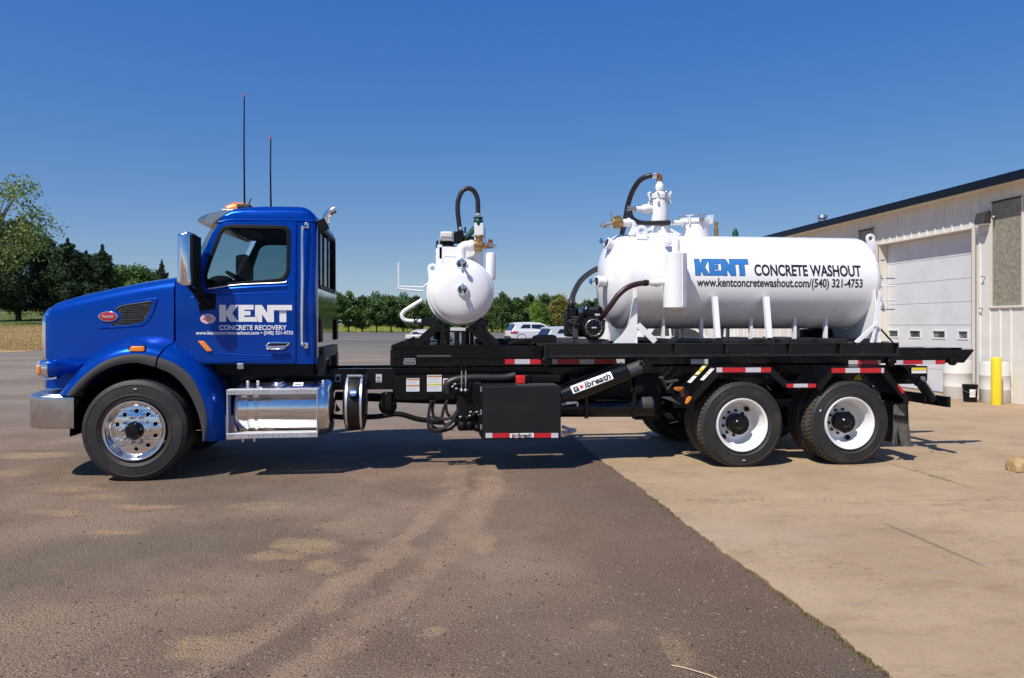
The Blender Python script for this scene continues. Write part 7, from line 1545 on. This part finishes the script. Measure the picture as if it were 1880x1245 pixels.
ringplate(1598, 438, YT - 0.05, 0.066, 0.030, 'white', TKB, 'lift_lug', ((1594, 462), (1608, 462)))
# manhole
mx = T(1278, 420, YT - 0.05).x; b = MB(); b.lathe([(0.17, zT(445)), (0.17, zT(410)), (0.19, zT(410)), (0.19, zT(405)), (0.16, zT(402.5)), (0.001, zT(402))], (mx, YT - 0.05, 0), (0, 0, 1), 40); MH = b.build('manhole', 'white', TKB, angle=35)
for k in range(8):
    a = k * PI / 4 - PI / 2; c_ = Vector((mx + 0.20 * math.cos(a), YT - 0.05 + 0.20 * math.sin(a), zT(406))); b = MB(); b.cyl(c_ + Vector((0, 0, -0.06)), c_ + Vector((0, 0, 0.06)), 0.008, n=6); b.bar(c_ + Vector((-0.05, 0, 0.05)), c_ + Vector((0.05, 0.01, 0.062)), 0.014, 0.014); b.bar(c_ + Vector((-0.035, 0, -0.02)), c_ + Vector((0.035, 0, 0.02)), 0.01, 0.02); b.bar(c_ + Vector((0.03, 0, -0.03)), c_ + Vector((-0.03, 0, 0.03)), 0.01, 0.014); b.build('wing_clamp', 'white' if k % 3 else 'steel', MH)
b = MB(); b.cyl(T(1315, 438), T(1315, 418), 0.028, n=12); b.cyl(T(1315, 418), T(1315, 408), 0.02, 0.024, n=10); RV = b.build('relief_valve', 'brass', TKB, bevel=0.004); MB().bar(T(1312.5, 420), T(1314.5, 406), 0.012, 0.02).build('valve_lever', 'redplast', RV)
b = MB(); b.cyl(T(1350, 437), T(1350, 426), 0.045, 0.04, n=14); b.cyl(T(1350, 426), T(1350, 420), 0.03, 0.02, n=10); b.build('breather_plug', 'green', TKB, bevel=0.004)
# float cylinder on the near side
fy = CY - R - 0.215; fx = at(1244.5, 515, fy - 0.1).x; fr = 0.145
ztop, zbot = at(1244, 464, fy - 0.1).z, at(1244, 566, fy - 0.1).z
FC = MB().lathe([(0.001, zbot - 0.035), (0.08, zbot - 0.025), (fr - 0.02, zbot - 0.004), (fr, zbot + 0.012), (fr, ztop - 0.006), (fr - 0.012, ztop + 0.004), (0.001, ztop + 0.022)], (fx, fy, 0), (0, 0, 1), 48).build('float_cylinder', 'white', TKB, angle=40)
MB().box((fx + 0.045, fy - fr - 0.002, zbot + 0.03), (fx + 0.05, fy - fr + 0.02, ztop - 0.02)).build('weld_seam', 'white', FC)
p = at(1246, 450, fy); MB().tube([(fx + 0.01, fy, ztop), (fx + 0.01, fy, ztop + 0.12), (fx + 0.01, fy + 0.05, ztop + 0.17), (fx + 0.01, fy + 0.35, ztop + 0.18)], 0.048, 18).build('float_pipe', 'white', FC, angle=60)
for z in (zbot + 0.15, ztop - 0.15): MB().bar((fx, fy + 0.1, z), (fx, fy + 0.3, z), 0.06, 0.06).build('float_bracket', 'white', FC)
b = MB(); q = at(1221, 519, fy); b.lathe([(0.035, 0), (0.035, 0.03), (0.048, 0.05), (0.055, 0.10), (0.045, 0.13), (0.045, 0.16), (0.034, 0.165), (0.034, 0.2)], (fx - fr + 0.01, fy, at(1221, 519, fy).z), (-1, 0, 0), 20); NZ2 = b.build('float_nozzle', 'white', FC, angle=40)
hp = [at(x, y, yy) for x, y, yy in ((1190, 519.5, fy), (1172, 521, fy), (1152, 528, fy - 0.02), (1136, 541, fy - 0.02), (1124, 557, fy), (1113, 572, fy + 0.05), (1104, 584, fy + 0.15))]
b = MB(); b.tube(hp, 0.034, 14, 8); HS3 = b.build('suction_hose', 'maroon', TKB, angle=80)
b = MB()
for x_ in (1182, 1186): b.cyl(at(x_, 519.5, fy), at(x_ + 2.2, 519.5, fy), 0.040, n=14)
b.build('hose_ferrule', 'matt', HS3)
hp = [at(x, y, yy) for x, y, yy in ((1112, 488, 10.0), (1100, 492, 9.9), (1083, 501, 9.75), (1066, 516, 9.55), (1055, 535, 9.4), (1050, 550, 9.3), (1049, 560, 9.25))]
b = MB(); b.tube(hp, 0.036, 14, 8); b.build('delivery_hose', 'hose', TKB, angle=80)
# two sight gauges on the dished head
for px_, py_, Y in ((1116, 447, CY - 0.25), (1098, 517, CY - 0.30)):
    q = at(px_, py_, Y); ax = Vector((-1, -0.25, 0.35 if py_ < 480 else 0.0)).normalized()
    G_ = MB().lathe([(0.065, 0.10), (0.075, 0.0), (0.075, -0.02), (0.058, -0.025), (0.055, -0.015), (0.001, -0.015)], q + ax * 0.0, -ax, 28).build('sight_gauge', 'white', TKB, angle=35)
    MB().cyl(q + ax * 0.016, q + ax * 0.018, 0.056, n=24).build('gauge_face', 'gauge', G_)
    b = MB(); b.cyl(q + ax * 0.02, q + ax * 0.10, 0.008, n=8); b.build('gauge_stem', 'steel', G_)
    b = MB(); b.cyl(q + ax * 0.10, q + ax * 0.115, 0.03, n=10); b.bar(q + ax * 0.1 + Vector((0, 0, -0.035)), q + ax * 0.1 + Vector((0, 0, 0.035)), 0.02, 0.02); b.build('gauge_knob', 'knobblue', G_)
# rear door clamps
for py_ in (511, 525, 551, 568):
    q = at(1603, py_, CY - 0.1); b = MB(); b.cyl(q, q + Vector((0.32, 0, 0.0)), 0.009, n=8); b.bar(q + Vector((0.06, 0, -0.03)), q + Vector((0.12, 0, 0.04)), 0.02, 0.02); b.ball(q + Vector((0.10, 0, 0)), 0.026, n=8); b.build('door_clamp', 'steel' if py_ in (511, 568) else 'white', TKB)
b = MB(); b.bar(at(1623, 508, CY - 0.1), at(1623, 572, CY - 0.1), 0.03, 0.03); b.build('clamp_bar', 'white', TKB)
b = MB(); q = at(1617, 478, CY); b.cyl(q, q + Vector((0.06, 0, 0)), 0.01, n=8); b.build('rear_pin', 'steel', TKB)
# skid
YS = 8.86
sx0, sx1 = at(1000, 640, YS).x, at(1651, 640, YS).x; sz1, sz0 = at(1000, 631, YS).z, at(1000, 656.5, YS).z
SK = bpy.data.objects.new('skid', None); C.objects.link(SK); SK.parent = BT; ORG[SK.name] = ORG[BT.name]
M['skidm'] = mat('worn_black_skid_paint', (0.014, 0.014, 0.0145), 0.42, 0, 0.15, dirt=(0.06, 0.054, 0.048), dscale=4, damt=0.45, bump=0.03, bscale=50)
for s in (1, -1):
    f = (lambda v: Vector(v)) if s > 0 else mir
    b = MB(); b.box((sx0, YS + 0.066, sz0 + 0.004), (sx1, YS + 0.078, sz1 - 0.004)); b.box((sx0, YS, sz1 - 0.012), (sx1, YS + 0.065, sz1)); b.box((sx0, YS, sz0), (sx1, YS + 0.065, sz0 + 0.012))
    for px_ in (1241, 1335, 1452, 1545): x = at(px_, 640, YS).x; b.box((x - 0.006, YS + 0.006, sz0 + 0.013), (x + 0.006, YS + 0.064, sz1 - 0.013))
    b.box((sx0, YS + 0.004, sz0 + 0.013), (sx0 + 0.012, YS + 0.065, sz1 - 0.013)); b.box((sx1 - 0.012, YS + 0.004, sz0 + 0.013), (sx1, YS + 0.065, sz1 - 0.013))
    b.v = [tuple(f(v)) for v in b.v]; b.build('skid_beam', 'skidm', SK, bevel=0.002, seg=1)
    y = YS + 0.30
    b = MB(); b.box((sx0 + 0.02, y, sz0), (sx1 - 0.02, y + 0.012, sz1 - 0.002)); b.v = [tuple(f(v)) for v in b.v]; b.build('skid_stringer', 'skidm', SK)
for px0, px1 in ((1228, 1244), (1310, 1335), (1405, 1425), (1437, 1452), (1505, 1545), (1585, 1600)):
    x0_, x1_ = at(px0, 630, YS).x, at(px1, 630, YS).x; MB().box((x0_, YS + 0.03, sz1 + 0.001), (x1_, 2 * CY - YS - 0.03, sz1 + 0.055)).build('skid_crossbeam', 'skidm', SK, bevel=0.004)
MB().box((at(1232, 626, 9.0).x, 9.02, sz1 + 0.002), (at(1560, 626, 9.0).x, 9.08, sz1 + 0.048)).build('skid_plank', 'skidm', SK, bevel=0.004)
MB().box((at(1572, 628, 9.0).x, 8.95, sz1 + 0.001), (at(1655, 628, 9.0).x - 0.2, 9.2, sz1 + 0.012)).build('skid_pad', 'skidm', SK)
MB().box((at(985, 632, 8.9).x - 0.05, 8.93, sz1 - 0.03), (at(1115, 632, 8.9).x, 9.7, sz1 + 0.004)).build('engine_deck', 'skidm', SK, bevel=0.003)
# tank supports
def gus(pts, Y, th=0.014, nm='tank_saddle'): 
    for s in (1, -1):
        f = (lambda v: Vector(v)) if s > 0 else mir
        MB().prism([f((at(x, y, Y).x, Y, at(x, y, Y).z)) for x, y in pts], (0, th * s, 0)).build(nm, 'white', TKB, bevel=0.002)
zsk = sz1 + 0.001
def saddle(xc_, xw):
    """curved end plate standing across the tank, from skid to mid height"""
    aa = np.linspace(PI * 1.0, PI * 2.0, 40)
    arc = [(CY + (R + 0.002) * math.cos(a), zcT + (R + 0.002) * math.sin(a)) for a in aa]
    arc = [(y, z) for y, z in arc if z < zcT - 0.1]
    b = MB(); poly = [Vector((xc_, y, z)) for y, z in arc] + [Vector((xc_, 2 * CY - 8.92, zsk)), Vector((xc_, 8.92, zsk))]; b.prism(poly, (xw, 0, 0)); return b.build('tank_saddle', 'white', TKB)
xs_ = at(1168, 620, 8.95).x; saddle(xs_ - 0.012, 0.02)
xs2 = at(1614, 620, 8.95).x; saddle(xs2 - 0.012, 0.02)
for y_ in (8.93, 2 * CY - 8.95):
    for xx, s in ((xs_, -1), (xs2, 1)):
        b = MB(); b.prism([(xx + s * 0.012, y_, zcT - 0.12), (xx - s * 0.01, y_, zcT - 0.12), (xx - s * 0.01, y_, zsk), (xx + s * 0.30, y_, zsk), (xx + s * 0.19, y_, zsk + 0.10), (xx + s * 0.09, y_, zsk + 0.24)] if s < 0 else [(xx + 0.012, y_, zcT - 0.12), (xx - 0.01, y_, zcT - 0.12), (xx - 0.10, y_, zsk + 0.16), (xx - 0.22, y_, zsk), (xx + 0.012, y_, zsk)], (0, 0.016, 0)); b.build('saddle_gusset', 'white', TKB, bevel=0.002)
b = MB(); b.bar(at(1171, 596, 8.93), at(1203, 627.5, 8.93) , 0.012, 0.07, (0, 0, 1)); b.build('saddle_brace', 'white', TKB)
b = MB(); b.bar(at(1612, 593, 8.90), at(1571, 630, 8.90), 0.02, 0.055); b.build('saddle_brace', 'white', TKB, bevel=0.003)
b = MB(); b.bar(at(1607, 600, 8.90), at(1601, 630, 8.90), 0.02, 0.04); b.build('saddle_brace', 'white', TKB, bevel=0.003)
b = MB(); b.bar(at(1614, 601, 8.96), at(1640, 630, 8.96), 0.01, 0.02); b.build('saddle_stay', 'matt', TKB)
for px_ in (1315, 1409.5):
    for s in (1, -1):
        f = (lambda v: Vector(v)) if s > 0 else mir
        p0, p1 = at(px_ + 2.5, 624, 8.90), at(px_ - 3.0, 545.5, 9.02); p0.z = zsk + 0.056
        b = MB(); b.bar(f(p0), f(p1), 0.065, 0.065, (0, 1, 0)); b.build('tank_leg', 'white', TKB, bevel=0.004)
for px_, Y in ((1217, 9.30), (1287, 9.30), (1378, 9.30), (1458, 9.30), (1515, 9.30)):
    for yy in (Y, 2 * CY - Y):
        x = at(px_, 612, 9.3).x; dz = R - math.sqrt(R * R - (yy - CY) ** 2)
        MB().box((x - 0.018, yy - 0.03, zsk + 0.0), (x + 0.018, yy + 0.03, zcT - R + dz + 0.02)).build('tank_post', 'white', TKB)
b = MB(); b.cyl(at(1468, 617, 10.1), at(1522, 614, 10.1), 0.10, n=18); b.ball(at(1500, 614, 10.0), 0.12); b.build('drain_motor', 'matt', TKB)
# ---- pump engine on the skid's front deck
EN = bpy.data.objects.new('engine_pump', None); C.objects.link(EN); EN.parent = BT; ORG[EN.name] = ORG[BT.name]
YE_ = 9.0
def E(px_, py_, dy=0): return at(px_, py_, YE_ + dy)
def eb(x0, y0, x1, y1, d0, d1, nm, m='matt', bev=0.015):
    a, c_ = E(x0, y1), E(x1, y0); return MB().box((a.x, YE_ + d0, a.z), (c_.x, YE_ + d1, c_.z)).build(nm, m, EN, bevel=bev)
eb(1033, 621, 1062, 629.5, -0.02, 0.5, 'engine_base', 'plastic', 0.004); eb(1062, 623, 1116, 630, -0.05, 0.45, 'engine_base', 'plastic', 0.004)
eb(1046, 575, 1100, 619, 0.05, 0.42, 'engine_block', 'matt', 0.03)
eb(1071, 561.5, 1108, 584, -0.04, 0.36, 'fuel_tank', 'black', 0.05)
b = MB(); b.cyl(E(1087, 563, 0.12), E(1087, 558, 0.12), 0.03, n=14); b.cyl(E(1087, 559, 0.12), E(1087, 554.5, 0.12), 0.048, n=16); b.build('fuel_cap', 'matt', EN, bevel=0.006)
c_ = E(1089, 601.5, -0.06)
b = MB(); b.lathe([(0.10, 0.10), (0.15, 0.08), (0.152, 0.0), (0.13, -0.03), (0.10, -0.04), (0.001, -0.045)], c_, (0, 1, 0), 36); RS = b.build('recoil_starter', 'black', EN, angle=30)
b = MB()
for k in range(10): a = k * 2 * PI / 10; MB().bar(c_ + Vector((0.07 * math.cos(a), -0.043, 0.07 * math.sin(a))), c_ + Vector((0.125 * math.cos(a), -0.036, 0.125 * math.sin(a))), 0.012, 0.012, (0, 1, 0)).build('starter_slot', 'plastic', RS)
b = MB(); b.torus(c_ + Vector((0, -0.036, 0)), (0, 1, 0), 0.10, 0.006, 32, 6); b.build('starter_ring', 'steel', RS)
MB().box(tuple(c_ + Vector((-0.03, -0.049, -0.008))), tuple(c_ + Vector((0.03, -0.046, 0.008)))).build('engine_badge', 'tapew', RS)
b = MB(); b.cyl(E(1052, 600, 0.02), E(1052, 600, 0.2), 0.10, n=24); b.cyl(E(1051, 586, 0.1), E(1051, 566, 0.1), 0.075, n=20); b.cyl(E(1049, 566, 0.2), E(1049, 558, 0.2), 0.045, n=16); b.build('pump_housing', 'black', EN, bevel=0.01)
b = MB(); b.cyl(E(1051, 583, 0.0), E(1062, 583, 0.0), 0.012, n=8); b.bar(E(1048, 587, -0.02), E(1060, 587, -0.02), 0.02, 0.02)
for x, y in ((1056, 592), (1062, 595), (1054, 598), (1107, 588), (1104, 594), (1074, 595), (1046, 606), (1048, 612), (1066, 619), (1052, 620), (1106, 604)): b.ball(E(x, y, -0.04), 0.011, n=8)
b.build('engine_fittings', 'plastic', EN)
b = MB(); b.tube([E(1108, 590, 0), E(1110, 600, -0.02), E(1106, 612, 0), E(1098, 616, 0)], 0.008, 8); b.tube([E(1072, 598, -0.05), E(1078, 592, -0.06), E(1084, 588, -0.06)], 0.014, 8); b.tube([E(1046, 592, 0), E(1058, 596, -0.05), E(1070, 606, -0.02)], 0.018, 8); b.cyl(E(1107, 587, -0.02), E(1107, 595, -0.02), 0.03, n=10); b.build('engine_pipes', 'matt', EN)
b = MB(); b.box(tuple(E(1082, 569, -0.045)), tuple(E(1098, 563.5, -0.043))); b.build('tank_label', 'plastic', EN); MB().box(tuple(E(1092, 579.5, -0.047)), tuple(E(1101, 576, -0.044))).build('tank_label', 'tapew', EN); MB().bar(E(1074, 568, -0.045), E(1077, 563, -0.045), 0.006, 0.006).build('tank_mark', 'decal', EN)
eb(1051, 600, 1061, 621, -0.03, 0.02, 'pump_foot', 'plastic', 0.008)
